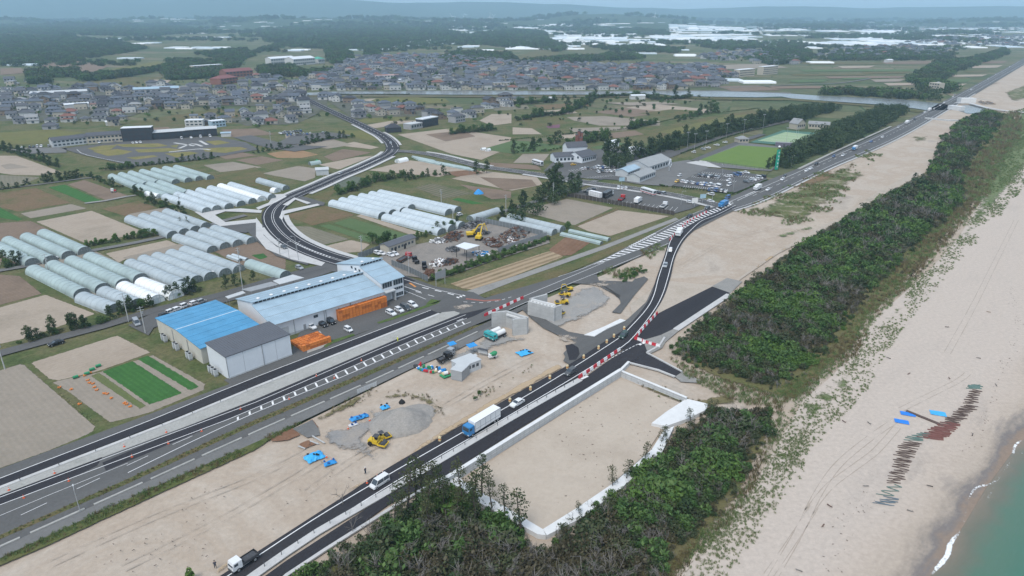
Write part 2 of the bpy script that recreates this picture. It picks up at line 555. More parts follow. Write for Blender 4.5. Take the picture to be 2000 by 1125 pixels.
TURF = gmat('sports_turf', [(.115,.185,.045),(.13,.2,.05),(.105,.175,.042)], s=.03, fine=1.5, famt=.1, stripe=(9,.2,(.14,.21,.055)))
COURT = gmat('pale_green_court', [(.27,.36,.22),(.31,.4,.25)], s=.05, fine=1.2, famt=.08)
def grid_sheet(name, xs, ys, z, m):
 mb = MB()
 k = len(xs)
 mb.v = [(x, y, z) for y in ys for x in xs]
 mb.f = [(j*k+i, j*k+i+1,(j+1)*k+i+1,(j+1)*k+i) for j in range(len(ys)-1) for i in range(k-1)]
 o = mb.obj(name, m)
 o['kind'] = 'structure'
 return o
grid_sheet('ground', [-16000,-6000,-2000,-600,0,600,2000,6000,16000],[-300,0,300,800,2000,5000,10000,22000],-.7, M_base)
sheet('sandy_plain', [(-300,1300),(-100,1150),(0,1094),(240,988),(500,872),(610,815),(800,722),(960,640),(1045,590),(1180,535),
   (1350,450),(1430,408),(1500,384),(1620,326),(1770,258),(1900,178),(1992,121),(2040,96),(2500,96),(2900,400),(2900,1300)],-.32, SAND)
sheet('verge', [(-300,1180),(0,1000),(0,916),(300,810),(500,736),(760,636),(905,585),(1000,572),(1180,505),(1340,424),(1400,395),(1480,350),(1560,300),
   (1420,250),(1330,225),(1000,205),(640,240),(520,215),(250,235),(0,232),(-250,250),(-500,400),(-500,1000)],-.34, WEED)
FZ = -.30
_fi = [0]
def F(name, m, *px, along=None, z=None):
 _fi[0] += 1
 if not m.get('ragged') and m.name != 'compacted_gravel':
  ragged(m, (1.6,.5,.8)); m['ragged'] = 1
 return patch(name, list(px), FZ + .0012 * _fi[0] + (.03 if z else 0), m, n=8, along=along)
L1 = ((0,700),(280,620))       # direction of the village road
D1 = ((55,707),(190,830))      # across it
gd = ((252,504),(352,543))     # along the greenhouses
F('tan_field', TANG, (-80,745),(0,720),(45,706),(190,830),(185,842),(90,882),(0,914),(-80,940), along=D1)
F('tan_field', TANF, (55,707),(230,652),(298,686),(262,700),(190,725),(110,743),(93,740), along=L1)
F('work_ground', TANG, (95,744),(190,725),(300,690),(405,748),(402,760),(290,806),(212,826),(130,765), along=D1)
F('lush_field', LUSH, (195,724),(260,702),(361,766),(290,791), along=((195,724),(290,791)), z=.06)
F('mown_field', MOWN, (172,733),(195,724),(290,791),(273,801), along=((195,724),(290,791)), z=.06)
F('lush_field', LUSH, (264,700),(290,691),(395,753),(369,763), along=((195,724),(290,791)), z=.06)
F('grass_strip', WEED, (108,765),(120,762),(192,824),(180,832), z=.06)
F('dark_field', SOIL, (-80,560),(0,534),(40,537),(85,572),(0,595),(-80,616), along=gd)
F('tan_field', TANF, (-80,622),(0,598),(90,573),(190,611),(50,660),(0,671),(-80,692), along=L1)
F('tan_field', TANF, (-60,312),(0,303),(33,303),(120,334),(80,342),(25,341),(-60,330))
F('pale_field', STUB, (-60,336),(25,342),(80,345),(45,360),(0,365),(-60,370))
F('rough_field', OLBR, (-60,386),(0,374),(72,366),(141,395),(33,413),(-60,388))
F('lush_field', LUSH, (-60,398),(0,403),(46,427),(35,431),(-60,414), along=((0,403),(46,427)))
F('lush_field', LUSH, (92,365),(127,359),(201,391),(170,397), along=((92,365),(170,397)))
F('brown_field', SOIL, (130,359),(165,350),(255,382),(206,391), along=((92,365),(170,397)))
F('tan_field', TANG, (37,416),(140,397),(172,406),(58,426))
F('tan_field', TANF, (67,432),(180,410),(285,452),(170,477), along=gd)
F('brown_field', SOIL, (-60,438),(62,430),(160,476),(66,512),(-60,520), along=gd)
F('rough_field', OLBR, (195,407),(270,391),(312,405),(245,422))
F('tan_field', TANF, (203,494),(328,467),(358,480),(250,504),(230,513))
F('brown_field', SOIL, (410,487),(500,468),(518,480),(560,505),(560,525),(480,525), along=gd)
F('lush_field', LUSH, (488,497),(515,493),(526,501),(506,507), along=gd, z=.06)
F('brown_field', TANG, (52,515),(180,485),(272,528),(345,566),(305,590),(225,600),(150,580), along=gd)
F('brown_field', TANG, (236,502),(362,472),(472,516),(352,560), along=gd, z=.05)
F('olive_field', OLIV, (212,337),(345,317),(415,341),(535,376),(400,410),(258,372))
F('tan_field', TANG, (245,418),(330,402),(405,434),(335,455), along=gd, z=.05)
F('tan_field', TANG, (336,456),(420,436),(498,462),(410,484), along=gd, z=.05)
F('sand_track', PALE, (40,535),(70,545),(188,611),(205,613),(108,562),(75,540))
F('brown_field', SOIL, (458,312),(512,304),(555,312),(500,322))
F('orange_field', ORGS, (519,299),(580,290),(624,301),(590,308),(541,308))
F('brown_field', SOIL, (631,305),(669,290),(728,297),(651,315))
F('tan_field', TANF, (620,321),(696,306),(732,303),(662,331))
F('yellow_meadow', YELG, (647,252),(721,255),(751,276),(694,270))
F('tan_field', TANF, (656,283),(692,276),(742,287),(724,291))
F('pale_field', TANG, (510,338),(582,323),(618,328),(617,346),(595,354))
F('brown_field', TANG, (395,322),(455,315),(515,326),(430,336))
F('olive_field', OLIV, (415,342),(500,325),(515,337),(545,372),(535,374))
F('tan_field', TANG, (555,262),(620,262),(690,282),(640,290),(560,280))
F('tan_field', TANF, (717,332),(800,312),(885,322),(912,332),(857,345))
F('net_field', NETS, (645,360),(682,341),(742,352),(660,367))
F('olive_field', OLIV, (597,383),(645,361),(660,367),(640,391))
F('olive_field', OLBR, (552,420),(635,400),(697,419),(610,440))
F('crop_field', LUSH2,(648,435),(685,424),(808,460),(775,470),(735,463), along=((648,435),(735,463)))
F('crop_field', LUSH2,(620,440),(643,436),(735,464),(725,475), along=((648,435),(735,463)))
F('tan_field', TANF, (690,420),(705,417),(832,456),(812,462))
F('stubble_field', STUB, (562,440),(607,441),(685,466),(622,480),(580,470))
F('tan_field', TANF, (630,480),(685,467),(725,476),(706,491),(660,495))
F('pale_field', TANF, (880,348),(940,332),(1050,345),(1062,360),(1000,372))
F('brown_field', SOIL, (893,358),(1000,373),(1000,386),(960,389))
F('garden_field', BEDS, (807,365),(845,357),(925,377),(865,388))
F('lush_field', LUSH, (880,389),(895,385),(955,398),(945,404), along=((880,389),(945,404)))
F('olive_field', OLIV, (895,400),(960,395),(990,420),(920,428))
F('grey_field', TANG, (1015,411),(1107,387),(1200,405),(1122,440), along=((1015,411),(1107,387)))
F('tan_field', TANF, (1125,441),(1207,409),(1310,421),(1192,461),(1147,451), along=((1125,441),(1207,409)))
F('grass_wedge', OLBR, (1108,440),(1122,440),(1204,406),(1212,408),(1126,443), z=.06)
F('red_field', REDS, (1070,486),(1108,458),(1160,470),(1118,498),(1080,500))
F('straw_field', RESI, (876,553),(1074,488),(1104,500),(934,567),(902,563), along=((876,553),(1074,488)))
F('olive_field', OLIV, (953,574),(1010,552),(1180,490),(1330,432),(1342,436),(1200,494),(1080,546),(1000,577),(965,581), z=.05)
F('gravel_track', GRVL, (900,571),(1000,540),(1180,478),(1320,424),(1326,428),(1180,486),(1005,548),(935,575), z=.05)
F('pale_field', TANF, (775,262),(880,250),(1000,268),(992,290),(940,312),(880,300))
F('brown_field', SOIL, (830,262),(905,254),(930,266),(870,276), z=.06)
F('lush_field', LUSH2,(940,291),(1000,274),(1030,275),(1105,285),(1065,297),(1000,300), z=.06)
F('lush_field', LUSH2,(1150,287),(1207,277),(1225,280),(1180,293))
F('pale_field', TANG, (1105,228),(1180,226),(1290,236),(1290,245),(1170,245),(1120,235))
F('brown_field', SOIL, (1155,218),(1260,207),(1340,215),(1235,228))
F('tan_field', TANF, (1220,210),(1280,203),(1385,213),(1330,222))
F('olive_field', OLIV, (1245,221),(1310,213),(1375,216),(1310,228), z=.06)
F('tan_field', TANF, (1320,218),(1385,212),(1405,216),(1350,224))
F('pink_flower_field', gmat('pink_flowers', [(.2,.075,.14),(.14,.09,.09)], s=.3, fine=2),(1063,244),(1095,241),(1094,249),(1070,250))
F('olive_field', OLIV, (1000,232),(1090,226),(1110,240),(1040,250))
F('yellow_meadow', YELG, (700,195),(780,188),(870,192),(880,200),(790,205))
F('tan_field', TANF, (685,196),(735,192),(720,199))
F('yellow_meadow', YELG, (690,240),(720,226),(800,228),(790,238))
F('tan_field', TANF, (700,246),(760,236),(830,234),(735,250))
F('tan_field', TANF, (935,235),(960,222),(1000,222),(1000,240),(960,245))
F('olive_field', YELG, (870,252),(900,246),(955,252),(920,258), z=.06)
F('meadow', OLIV, (1235,262),(1390,226),(1470,215),(1490,222),(1330,258),(1290,275))
F('meadow', YELG, (1280,258),(1420,226),(1470,222),(1330,262), z=.06)
F('yellow_meadow', YELG, (-60,262),(100,252),(165,258),(80,280),(-60,285))
F('yellow_meadow', OLIV, (240,240),(430,210),(490,222),(430,246),(300,246))
F('rough_field', OLBR, (420,226),(490,218),(490,228),(440,240), z=.06)
F('brown_field', SOIL, (430,252),(500,250),(540,262),(450,268))
for m, px in [(TANF, [(1000,248),(1040,250),(1060,262),(1000,262)]),(TANG, [(1110,250),(1230,246),(1225,254),(1120,258)]),(BEDS, [(1010,272),(1080,268),(1075,275),(1005,280)]),(TANF, [(1090,262),(1150,258),(1145,266),(1090,272)]),(OLBR, [(1040,205),(1140,200),(1160,206),(1060,214)]),(TANG, [(1180,200),(1290,198),(1330,203),(1230,206)]),(TANF, [(1060,216),(1110,212),(1130,220),(1075,226)]),(SOIL, [(950,316),(1050,322),(1060,332),(960,326)]),(SOIL, [(1180,260),(1240,254),(1260,262),(1200,270)]),
     (STUB, [(960,206),(1030,204),(1035,212),(965,216)]),(SOIL, [(280,250),(330,247),(340,256),(290,258)]),(TANG, [(0,322),(20,318),(60,326),(10,330)]),(SOIL, [(415,300),(470,296),(505,303),(440,311)]),(REDS, [(870,335),(930,330),(945,338),(890,345)]),(SOIL, [(935,345),(1040,350),(1050,362),(985,372)]),(TANG, [(1020,300),(1075,300),(1060,318),(1000,318)])]: F('brown_field', m, *px)
F('brown_field', SOIL, (70,122),(160,118),(215,128),(180,143),(95,133))
F('green_field', YELG, (185,140),(310,119),(332,127),(240,143))
F('green_field', YELG, (40,131),(95,133),(150,137),(95,138))
F('brown_field', SOIL, (0,134),(40,132),(55,142),(0,146))
F('green_field', OLIV, (150,162),(240,150),(320,150),(290,170),(200,172))
F('tan_field', TANF, (280,160),(300,155),(335,156),(325,164))
F('green_field', OLIV, (1010,110),(1060,94),(1095,100),(1080,117),(1030,118))
F('green_field', OLIV, (1100,124),(1200,118),(1270,120),(1230,135))
F('brown_field', SOIL, (1400,168),(1480,166),(1530,176),(1430,178))
F('brown_field', TANG, (1350,128),(1500,124),(1540,132),(1380,136))
for i, (x0, x1, y, h, k) in enumerate([(1560,1860,122,3, 'olive'),(1635,1710,129,3, 'tan'),(1720,1850,120,4, 'brown'),(1560,1800,136,3, 'green'),
         (1680,1780,140,3, 'olive'),(1610,1770,149,3, 'brown'),(1540,1700,144,3, 'olive'),(1700,1770,155,4, 'grey'),
         (1725,1800,162,4, 'tan'),(1540,1620,156,4, 'green'),(1500,1660,168,4, 'brown'),(1640,1700,152,2, 'green'),
         (1830,1900,155,5, 'green'),(1850,1930,146,3, 'tan'),(1880,1935,138,3, 'olive'),(1890,1960,128,4, 'tan'),
         (1840,1890,164,4, 'tan'),(1900,1970,120,3, 'brown')]):
 F(k + '_field', {'olive': OLIV, 'tan': TANF, 'brown': SOIL, 'green': LUSH2, 'grey': TANG}[k],(x0, y),(x1, y - 1),(x1 - 12, y + h),(x0 + 10, y + h + 1), z=.1)
TOWNG = gmat('town_ground', [(.06,.075,.04),(.12,.12,.105),(.09,.095,.06),(.15,.145,.13)], s=.06, fine=.8, famt=.3)
for px in [[(-60,236),(90,236),(250,228),(300,212),(420,206),(640,208),(640,190),(560,172),(0,168),(-100,175)],[(560,172),(640,139),(660,122),(830,105),(1000,117),(1150,125),(1380,126),(1450,148),(1400,170),(1000,173)],[(440,232),(600,208),(640,206),(620,222),(580,242),(480,245)],[(630,190),(830,205),(840,225),(690,232)]]: F('town_ground', TOWNG, *px)
def water_mat(name, col, rough=.12):
 m, n, l, b = nmat(name)
 b.inputs['Base Color'].default_value = c4(col)
 b.inputs['Roughness'].default_value = rough
 b.inputs['IOR'].default_value = 1.33
 tc = n.new('ShaderNodeTexCoord'); no = n.new('ShaderNodeTexNoise')
 no.inputs['Scale'].default_value = .35; no.inputs['Detail'].default_value = 5
 bp = n.new('ShaderNodeBump'); bp.inputs['Strength'].default_value = .25; bp.inputs['Distance'].default_value = .4
 l.new(tc.outputs['Object'], no.inputs['Vector']); l.new(no.outputs[0], bp.inputs['Height']); l.new(bp.outputs[0], b.inputs['Normal'])
 return m
RIVER = water_mat('river_water', (.16,.17,.165),.2)
sheet('river', [(560,183),(640,179),(760,179),(830,177.5),(930,177),(1100,179),(1290,178),(1400,178),(1540,183),(1545,188),(1480,190),(1400,189),(1320,187.5),
   (1290,184),(1100,185),(900,185),(760,184),(640,184),(580,187)],.06, RIVER)
sheet('river', [(1500,184),(1545,183),(1600,187),(1680,190),(1760,194),(1830,201),(1860,206),(1870,214),(1815,216),(1760,208),(1700,203),(1640,199),(1545,192)],.08, RIVER)
sheet('river', [(1868,209),(1885,205),(1905,206),(1925,214),(1920,222),(1890,222),(1872,216)],.07, RIVER)
sheet('river_bank', [(560,188),(640,185.5),(900,186.5),(1290,186),(1400,191),(1545,192),(1640,200),(1700,205),(1810,218),(1790,219),(1700,208),(1640,203),(1545,196),(1400,195),(1290,190),(900,190),(640,189)],.05, OLIV)
sheet('river_wall', [(640,178.4),(930,176.2),(1100,178),(1400,176.6),(1545,181),(1545,183),(1400,178.2),(1100,179.4),(930,177.2),(640,179.4)],.09, ASPG)
def beach_mat():
 m, n, l, b = nmat('beach_sand')
 b.inputs['Roughness'].default_value = .9
 b.inputs['Specular IOR Level'].default_value = .2
 tc = n.new('ShaderNodeTexCoord')
 at = n.new('ShaderNodeAttribute'); at.attribute_name = 'edge'      # metres from the water's edge
 no = n.new('ShaderNodeTexNoise'); no.inputs['Scale'].default_value = .085; no.inputs['Detail'].default_value = 10; no.inputs['Roughness'].default_value = .7
 mp = n.new('ShaderNodeMapping'); mp.vector_type = 'TEXTURE'; mp.inputs['Rotation'].default_value = (0,0,.74); mp.inputs['Scale'].default_value = (2.6,1.0,1.0)
 l.new(tc.outputs['Object'], mp.inputs['Vector']); l.new(mp.outputs[0], no.inputs['Vector'])
 ad = n.new('ShaderNodeMath'); ad.operation = 'MULTIPLY_ADD'; ad.inputs[1].default_value = 20.0
 l.new(no.outputs[0], ad.inputs[0]); l.new(at.outputs['Fac'], ad.inputs[2])
 mr = n.new('ShaderNodeMapRange'); mr.inputs[1].default_value = 9; mr.inputs[2].default_value = 34
 l.new(ad.outputs[0], mr.inputs[0])
 r = n.new('ShaderNodeValToRGB')
 els = r.color_ramp.elements
 stops = [(0.0,(.255,.19,.145)),(.10,(.24,.185,.145)),(.17,(.185,.165,.155)),(.25,(.31,.262,.218)),(.34,(.40,.335,.275)),(.6,(.445,.375,.315)),(1.0,(.465,.40,.345))]
 while len(els) < len(stops): els.new(.5)
 for e, (p, c) in zip(els, stops): e.position = p; e.color = c4(c)
 l.new(mr.outputs[0], r.inputs[0])
 n2 = n.new('ShaderNodeTexNoise'); n2.inputs['Scale'].default_value = .09; n2.inputs['Detail'].default_value = 10; n2.inputs['Roughness'].default_value = .7; n2.inputs['Distortion'].default_value = .6
 m2 = n.new('ShaderNodeMapping'); m2.vector_type = 'TEXTURE'; m2.inputs['Rotation'].default_value = (0,0,.82); m2.inputs['Scale'].default_value = (3.2,1,1.0); m2.inputs['Location'].default_value = (40,9,0)
 l.new(tc.outputs['Object'], m2.inputs['Vector']); l.new(m2.outputs[0], n2.inputs['Vector'])
 q = n.new('ShaderNodeMapRange'); q.inputs[1].default_value = .52; q.inputs[2].default_value = .72; q.inputs[3].default_value = 0; q.inputs[4].default_value = .75
 l.new(n2.outputs[0], q.inputs[0])
 far = n.new('ShaderNodeMapRange'); far.inputs[1].default_value = 8; far.inputs[2].default_value = 30; far.inputs[3].default_value = 1; far.inputs[4].default_value = 0.16
 l.new(at.outputs['Fac'], far.inputs[0])
 ml = n.new('ShaderNodeMath'); ml.operation = 'MULTIPLY'
 l.new(q.outputs[0], ml.inputs[0]); l.new(far.outputs[0], ml.inputs[1])
 mx = n.new('ShaderNodeMixRGB'); mx.inputs[2].default_value = (.16,.15,.15,1)
 l.new(ml.outputs[0], mx.inputs[0]); l.new(r.outputs[0], mx.inputs[1])
 f = n.new('ShaderNodeTexNoise'); f.inputs['Scale'].default_value = .9; f.inputs['Detail'].default_value = 6; f.inputs['Roughness'].default_value = .7
 l.new(tc.outputs['Object'], f.inputs['Vector'])
 fr = n.new('ShaderNodeMapRange'); fr.inputs[1].default_value = .3; fr.inputs[2].default_value = .7; fr.inputs[3].default_value = .88; fr.inputs[4].default_value = 1.1
 l.new(f.outputs[0], fr.inputs[0])
 sc = n.new('ShaderNodeVectorMath'); sc.operation = 'SCALE'
 l.new(mx.outputs[0], sc.inputs[0]); l.new(fr.outputs[0], sc.inputs['Scale'])
 l.new(sc.outputs[0], b.inputs['Base Color'])
 return m
shore_px = [(1700,1300),(1770,1190),(1822,1125),(1850,1088),(1868,1050),(1885,1020),(1912,965),(1945,935),(1966,905),(1985,872),(2010,850),(2060,790),(2140,700),(2230,560),(2300,440),(2330,330),(2330,240),(2280,160),(2180,96)]
dune_px = [(1180,1300),(1300,1140),(1400,1040),(1470,950),(1520,870),(1560,790),(1640,720),(1700,630),(1780,560),(1850,490),(1900,420),(1935,350),(1965,290),(1990,240),(2010,205),(2030,160),(2040,96)]
SH = smooth_line(shore_px, 8); DU = smooth_line(dune_px, 8)
def between(name, A, B, na, nb, z, m, fn=None):
 sa, sb = arclen(A), arclen(B)
 vs, fs, ed = [],[],[]
 for i in range(na + 1):
  a = at_len(A, sa, sa[-1] * i / na)[0]; b = at_len(B, sb, sb[-1] * i / na)[0]
  for j in range(nb + 1):
   p = a.lerp(b, j / nb)
   vs.append((p.x, p.y, z if fn is None else fn(p, j / nb))); ed.append((p - a).length)
 for i in range(na):
  for j in range(nb):
   q = i * (nb + 1) + j
   fs.append((q, q + nb + 1, q + nb + 2, q + 1))
 me = bpy.data.meshes.new(name); me.from_pydata(vs, [], fs)
 me.attributes.new('edge', 'FLOAT', 'POINT').data.foreach_set('value', ed)
 for p in me.polygons:
  if p.normal.z < 0: p.flip()
 me.materials.append(m); me.shade_smooth()
 o = put(name, me); o['kind'] = 'structure'
 return o
between('beach', SH, DU, 120,14,.03, beach_mat(), lambda p, t: .0 + .05 * mnoise.noise((p.x * .06, p.y * .06,2)) ** 2 * (1 if 0 < t < 1 else 0))
def sea_mat():
 m, n, l, b = nmat('sea_water')
 b.inputs['Roughness'].default_value = .12
 b.inputs['IOR'].default_value = 1.33
 tc = n.new('ShaderNodeTexCoord')
 at = n.new('ShaderNodeAttribute'); at.attribute_name = 'edge'
 no = n.new('ShaderNodeTexNoise'); no.inputs['Scale'].default_value = .12; no.inputs['Detail'].default_value = 6
 l.new(tc.outputs['Object'], no.inputs['Vector'])
 ad = n.new('ShaderNodeMath'); ad.operation = 'MULTIPLY_ADD'; ad.inputs[1].default_value = 8
 l.new(no.outputs[0], ad.inputs[0]); l.new(at.outputs['Fac'], ad.inputs[2])
 mr = n.new('ShaderNodeMapRange'); mr.inputs[1].default_value = 3; mr.inputs[2].default_value = 22
 l.new(ad.outputs[0], mr.inputs[0])
 r = n.new('ShaderNodeValToRGB')
 els = r.color_ramp.elements
 st = [(0,(.21,.165,.125)),(.25,(.135,.14,.105)),(.5,(.085,.155,.11)),(1,(.055,.155,.11))]
 while len(els) < 4: els.new(.5)
 for e, (p, c) in zip(els, st): e.position = p; e.color = c4(c)
 l.new(mr.outputs[0], r.inputs[0]); l.new(r.outputs[0], b.inputs['Base Color'])
 wv = n.new('ShaderNodeTexNoise'); wv.inputs['Scale'].default_value = .9; wv.inputs['Detail'].default_value = 6
 mp = n.new('ShaderNodeMapping'); mp.vector_type = 'TEXTURE'; mp.inputs['Rotation'].default_value = (0,0,.74); mp.inputs['Scale'].default_value = (3,.8,1)
 l.new(tc.outputs['Object'], mp.inputs['Vector']); l.new(mp.outputs[0], wv.inputs['Vector'])
 bp = n.new('ShaderNodeBump'); bp.inputs['Strength'].default_value = .5; bp.inputs['Distance'].default_value = .35
 l.new(wv.outputs[0], bp.inputs['Height']); l.new(bp.outputs[0], b.inputs['Normal'])
 return m
NS = normals(SH)
SEA = [p - nn * 60 for p, nn in zip(SH, NS)]
SEA2 = [Vector((p.x + 900, p.y)) for p in SH]
o = between('sea', SH, SEA2,120,60,.05, sea_mat())
FOAM = gmat('sea_foam', [(.75,.76,.76),(.82,.83,.83)], s=.5, fine=2, famt=.05, patchy=(.8,1.6,.36))
def foam(px, w):
 L = smooth_line(px, 1.2)
 N = normals(L); k = len(L)
 vs, fs, ed = [],[],[]
 for i in range(k):
  ww = w * math.sin(PI * min(.97, max(.03, i / (k - 1)))) ** .5 * (1 + .35 * mnoise.noise((i * .4, px[0][0],0)))
  for j, t in enumerate((-1,-.4,.4,1)):
   p = L[i] + N[i] * (t * ww / 2)
   vs.append((p.x, p.y, .09)); ed.append((0, ww * .3, ww * .3,0)[j] + .1)
  if i: 
   for j in range(3): fs.append((4*(i-1)+j, 4*i+j, 4*i+j+1,4*(i-1)+j+1))
 me = bpy.data.meshes.new('foam'); me.from_pydata(vs, [], fs)
 me.attributes.new('edge', 'FLOAT', 'POINT').data.foreach_set('value', ed)
 me.materials.append(FOAM)
 for p in me.polygons:
  if p.normal.z < 0: p.flip()
 put('sea_foam', me)['kind'] = 'stuff'
foam([(1814,1128),(1832,1108),(1850,1085),(1856,1062),(1868,1047),(1877,1034)],1.5)
foam([(1877,1034),(1884,1010),(1890,985)],.7)
foam([(1826,1128),(1843,1108),(1860,1085),(1866,1064)],.6)
foam([(1900,1000),(1915,975),(1935,955)],.35)
foam([(1985,905),(1992,890),(2004,876)],.5)
foam([(1886,985),(1896,966),(1906,953),(1925,948),(1945,940),(1958,926)],1.0)
foam([(1958,926),(1968,910),(1975,902)],.9)
foam([(1977,892),(1982,872),(1990,864),(2004,858)],1.2)
foam([(1925,985),(1932,968),(1945,945)],.7)
foam([(1880,1000),(1887,985)],.6)
DGR = gmat('dune_turf', [(.07,.10,.032),(.115,.115,.045),(.14,.12,.06),(.07,.12,.035)], s=.05, fine=1.2, famt=.35, patchy=(7,.35,.62))
DGR2 = gmat('sparse_dune_grass', [(.09,.135,.05),(.15,.18,.085),(.12,.155,.065)], s=.08, fine=1.4, famt=.35, patchy=(12,.2,.5))
DGR3 = gmat('patchy_green_cover', [(.07,.10,.035),(.115,.125,.05),(.15,.12,.06)], s=.05, fine=1.2, famt=.3, patchy=(16,.12,.3), mottle=(.1,.5,.62,(.36,.305,.245)))
BRN = gmat('brown_dry_cover', [(.15,.1,.055),(.19,.13,.075),(.12,.1,.05)], s=.05, fine=1.2, famt=.25, patchy=(14,.2,.15))
patch('dune_turf', [(1500,775),(1400,745),(1310,700),(1340,640),(1440,560),(1560,470),(1700,390),(1810,330),(1870,235),(1930,212),(1985,225),(1990,270),(1960,320),(1925,380),(1870,440),(1830,500),(1770,560),(1710,620),(1680,680),(1620,730),(1570,790)],.05, DGR, n=26)
patch('dune_turf', [(560,1140),(640,1082),(720,1030),(800,980),(870,950),(905,970),(1058,1064),(1130,1018),(1210,962),(1292,886),(1318,836),(1390,796),(1450,792),(1530,780),(1528,830),(1500,900),(1460,975),(1400,1055),(1330,1145),(1200,1290),(440,1290)],.055, DGR, n=26)
patch('dune_grass_cover', [(1290,1140),(1400,1010),(1480,900),(1530,790),(1620,720),(1690,640),(1760,560),(1850,480),(1900,390),(1950,300),(1990,210),(2040,200),(2040,290),(1990,360),(1930,440),(1860,520),(1790,600),(1730,680),(1690,760),(1610,840),(1560,930),(1480,1040),(1380,1160)],.07, DGR2, n=30)
patch('coast_grass', [(1440,415),(1500,380),(1600,335),(1700,290),(1735,295),(1700,310),(1680,335),(1740,335),(1690,355),(1640,400),(1600,430),(1540,440),(1490,425)],.05, DGR3, n=22)
patch('coast_grass', [(1500,360),(1560,335),(1640,320),(1660,350),(1600,370),(1540,375)],.06, BRN, n=16)
patch('coast_grass', [(1760,265),(1830,262),(1830,275),(1780,285)],.05, DGR3, n=10)
patch('coast_grass', [(1480,460),(1560,440),(1640,420),(1600,450),(1540,470)],.06, DGR2, n=12)
patch('coast_grass', [(1165,535),(1230,500),(1300,470),(1300,485),(1255,520),(1235,552),(1190,556)],.05, DGR3, n=14)
patch('coast_grass', [(1860,330),(1930,300),(1940,240),(2010,215),(2010,330),(1950,400),(1880,430)],.06, DGR3, n=14)
patch('coast_grass', [(1950,180),(2030,150),(2030,190),(1970,205)],.06, DGR3, n=10)
patch('coast_grass', [(1920,165),(1975,142),(1960,165),(1930,172)],.06, BRN, n=10)
patch('coast_grass', [(1765,258),(1800,235),(1812,240),(1790,255)],.06, DGR3, n=10)
patch('coast_grass', [(1815,226),(1840,214),(1838,226),(1822,232)],.06, DGR3, n=10)
WSL = gmat('weedy_sand', [(.1,.1,.045),(.15,.13,.065),(.2,.165,.1)], s=.15, fine=1.5, famt=.3, patchy=(3.5,.6,.25))
patch('weedy_strip', [(735,770),(760,765),(810,762),(850,775),(880,800),(870,815),(840,800),(800,780),(745,785)],.05, WSL, n=18)
patch('weedy_strip', [(600,818),(690,770),(735,750),(738,762),(700,795),(660,812),(620,832)],.05, WSL, n=14)
patch('weedy_strip', [(895,790),(935,765),(1010,735),(1040,712),(1045,718),(1010,745),(950,775),(905,798)],.05, WSL, n=18)
patch('weedy_strip', [(660,825),(740,785),(755,795),(700,822),(665,838)],.05, WSL, n=12)
patch('weedy_strip', [(1215,745),(1290,752),(1350,778),(1420,760),(1460,790),(1390,800),(1345,800),(1260,766)],.05, WSL, n=18)
PITW = gmat('pit_weeds', [(.16,.13,.08),(.2,.17,.11)], s=.3, fine=1.6, famt=.3, patchy=(3,1.0,.06))
patch('weedy_strip', [(925,930),(1000,870),(1100,805),(1200,745),(1215,752),(1120,815),(1020,885),(940,950)],.05, PITW, n=18)
GRS = gmat('site_gravel', [(.25,.245,.235),(.30,.29,.275),(.225,.22,.215)], s=.08, fine=1.5, famt=.12, patchy=(10,.14,.5), mottle=(.12,.52,.66,(.36,.31,.26)))
GRD = gmat('dark_site_gravel', [(.195,.195,.195),(.26,.25,.24),(.31,.275,.24)], s=.09, fine=1.5, famt=.14, patchy=(9,.2,.42))
patch('site_gravel', [(820,715),(870,690),(960,640),(1010,650),(1090,630),(1200,590),(1215,600),(1090,650),(1050,665),(1000,680),(960,690),(890,720),(850,735)],.05, GRS, n=20)
patch('site_gravel', [(1060,600),(1120,560),(1170,552),(1215,580),(1200,600),(1120,640),(1070,660),(1040,640)],.06, GRS, n=16)
patch('site_gravel', [(620,835),(690,815),(760,790),(780,820),(740,850),(760,880),(770,930),(720,930),(690,900),(640,890),(600,870)],.06, GRD, n=18)
patch('site_gravel', [(690,790),(770,790),(840,810),(830,850),(760,860),(700,850)],.05, GRS, n=16)
REDP = gmat('red_brown_earth', [(.17,.09,.055),(.22,.125,.08)], s=.2, fine=1.3, famt=.18, patchy=(1.2,.4,.8))
patch('red_earth', [(528,850),(572,834),(592,850),(560,862),(527,864)],.06, REDP, n=10)
patch('red_earth', [(602,820),(612,818),(625,835),(620,840),(605,832)],.06, REDP, n=8)
patch('red_earth', [(578,868),(602,858),(625,866),(595,878)],.06, REDP, n=10)
sheet('site_driveway', [(572,838),(610,820),(622,838),(625,850),(600,855)],.07, ASPG)
patch('yellow_verge', [(760,905),(860,835),(980,765),(1090,705),(1110,718),(1000,778),(900,838),(800,900),(770,925)],.05, gmat('yellow_sand', [(.38,.285,.185),(.43,.335,.23)], s=.05, fine=.7, famt=.07, patchy=(4,.1,.7)), n=18)
patch('yellow_verge', [(380,1125),(500,1060),(650,965),(745,915),(730,940),(600,1010),(470,1090),(430,1130)],.05, MATS['yellow_sand'], n=18)
sheet('sand_track', [(1230,595),(1300,548),(1420,560),(1475,520),(1560,465),(1640,425),(1720,370),(1790,335),(1812,340),(1790,355),(1700,400),(1600,455),(1520,495),(1440,550),(1428,575),(1400,560),(1330,590),(1300,610),(1240,640)],.03, PALE)
OSN = gmat('orange_sand', [(.42,.30,.18),(.47,.35,.22)], s=.06, fine=.8, famt=.07, patchy=(4,.1,.7))
patch('orange_bank', [(1470,520),(1490,505),(1560,468),(1580,465),(1530,492),(1490,520),(1470,540)],.05, OSN, n=12)
patch('orange_bank', [(1720,390),(1770,355),(1800,335),(1800,342),(1770,365),(1735,392)],.06, OSN, n=10)
DUST = gmat('sand_dust', [(.33,.285,.24),(.38,.33,.28)], s=.3, fine=1.2, famt=.1, patchy=(5,.25,.02))
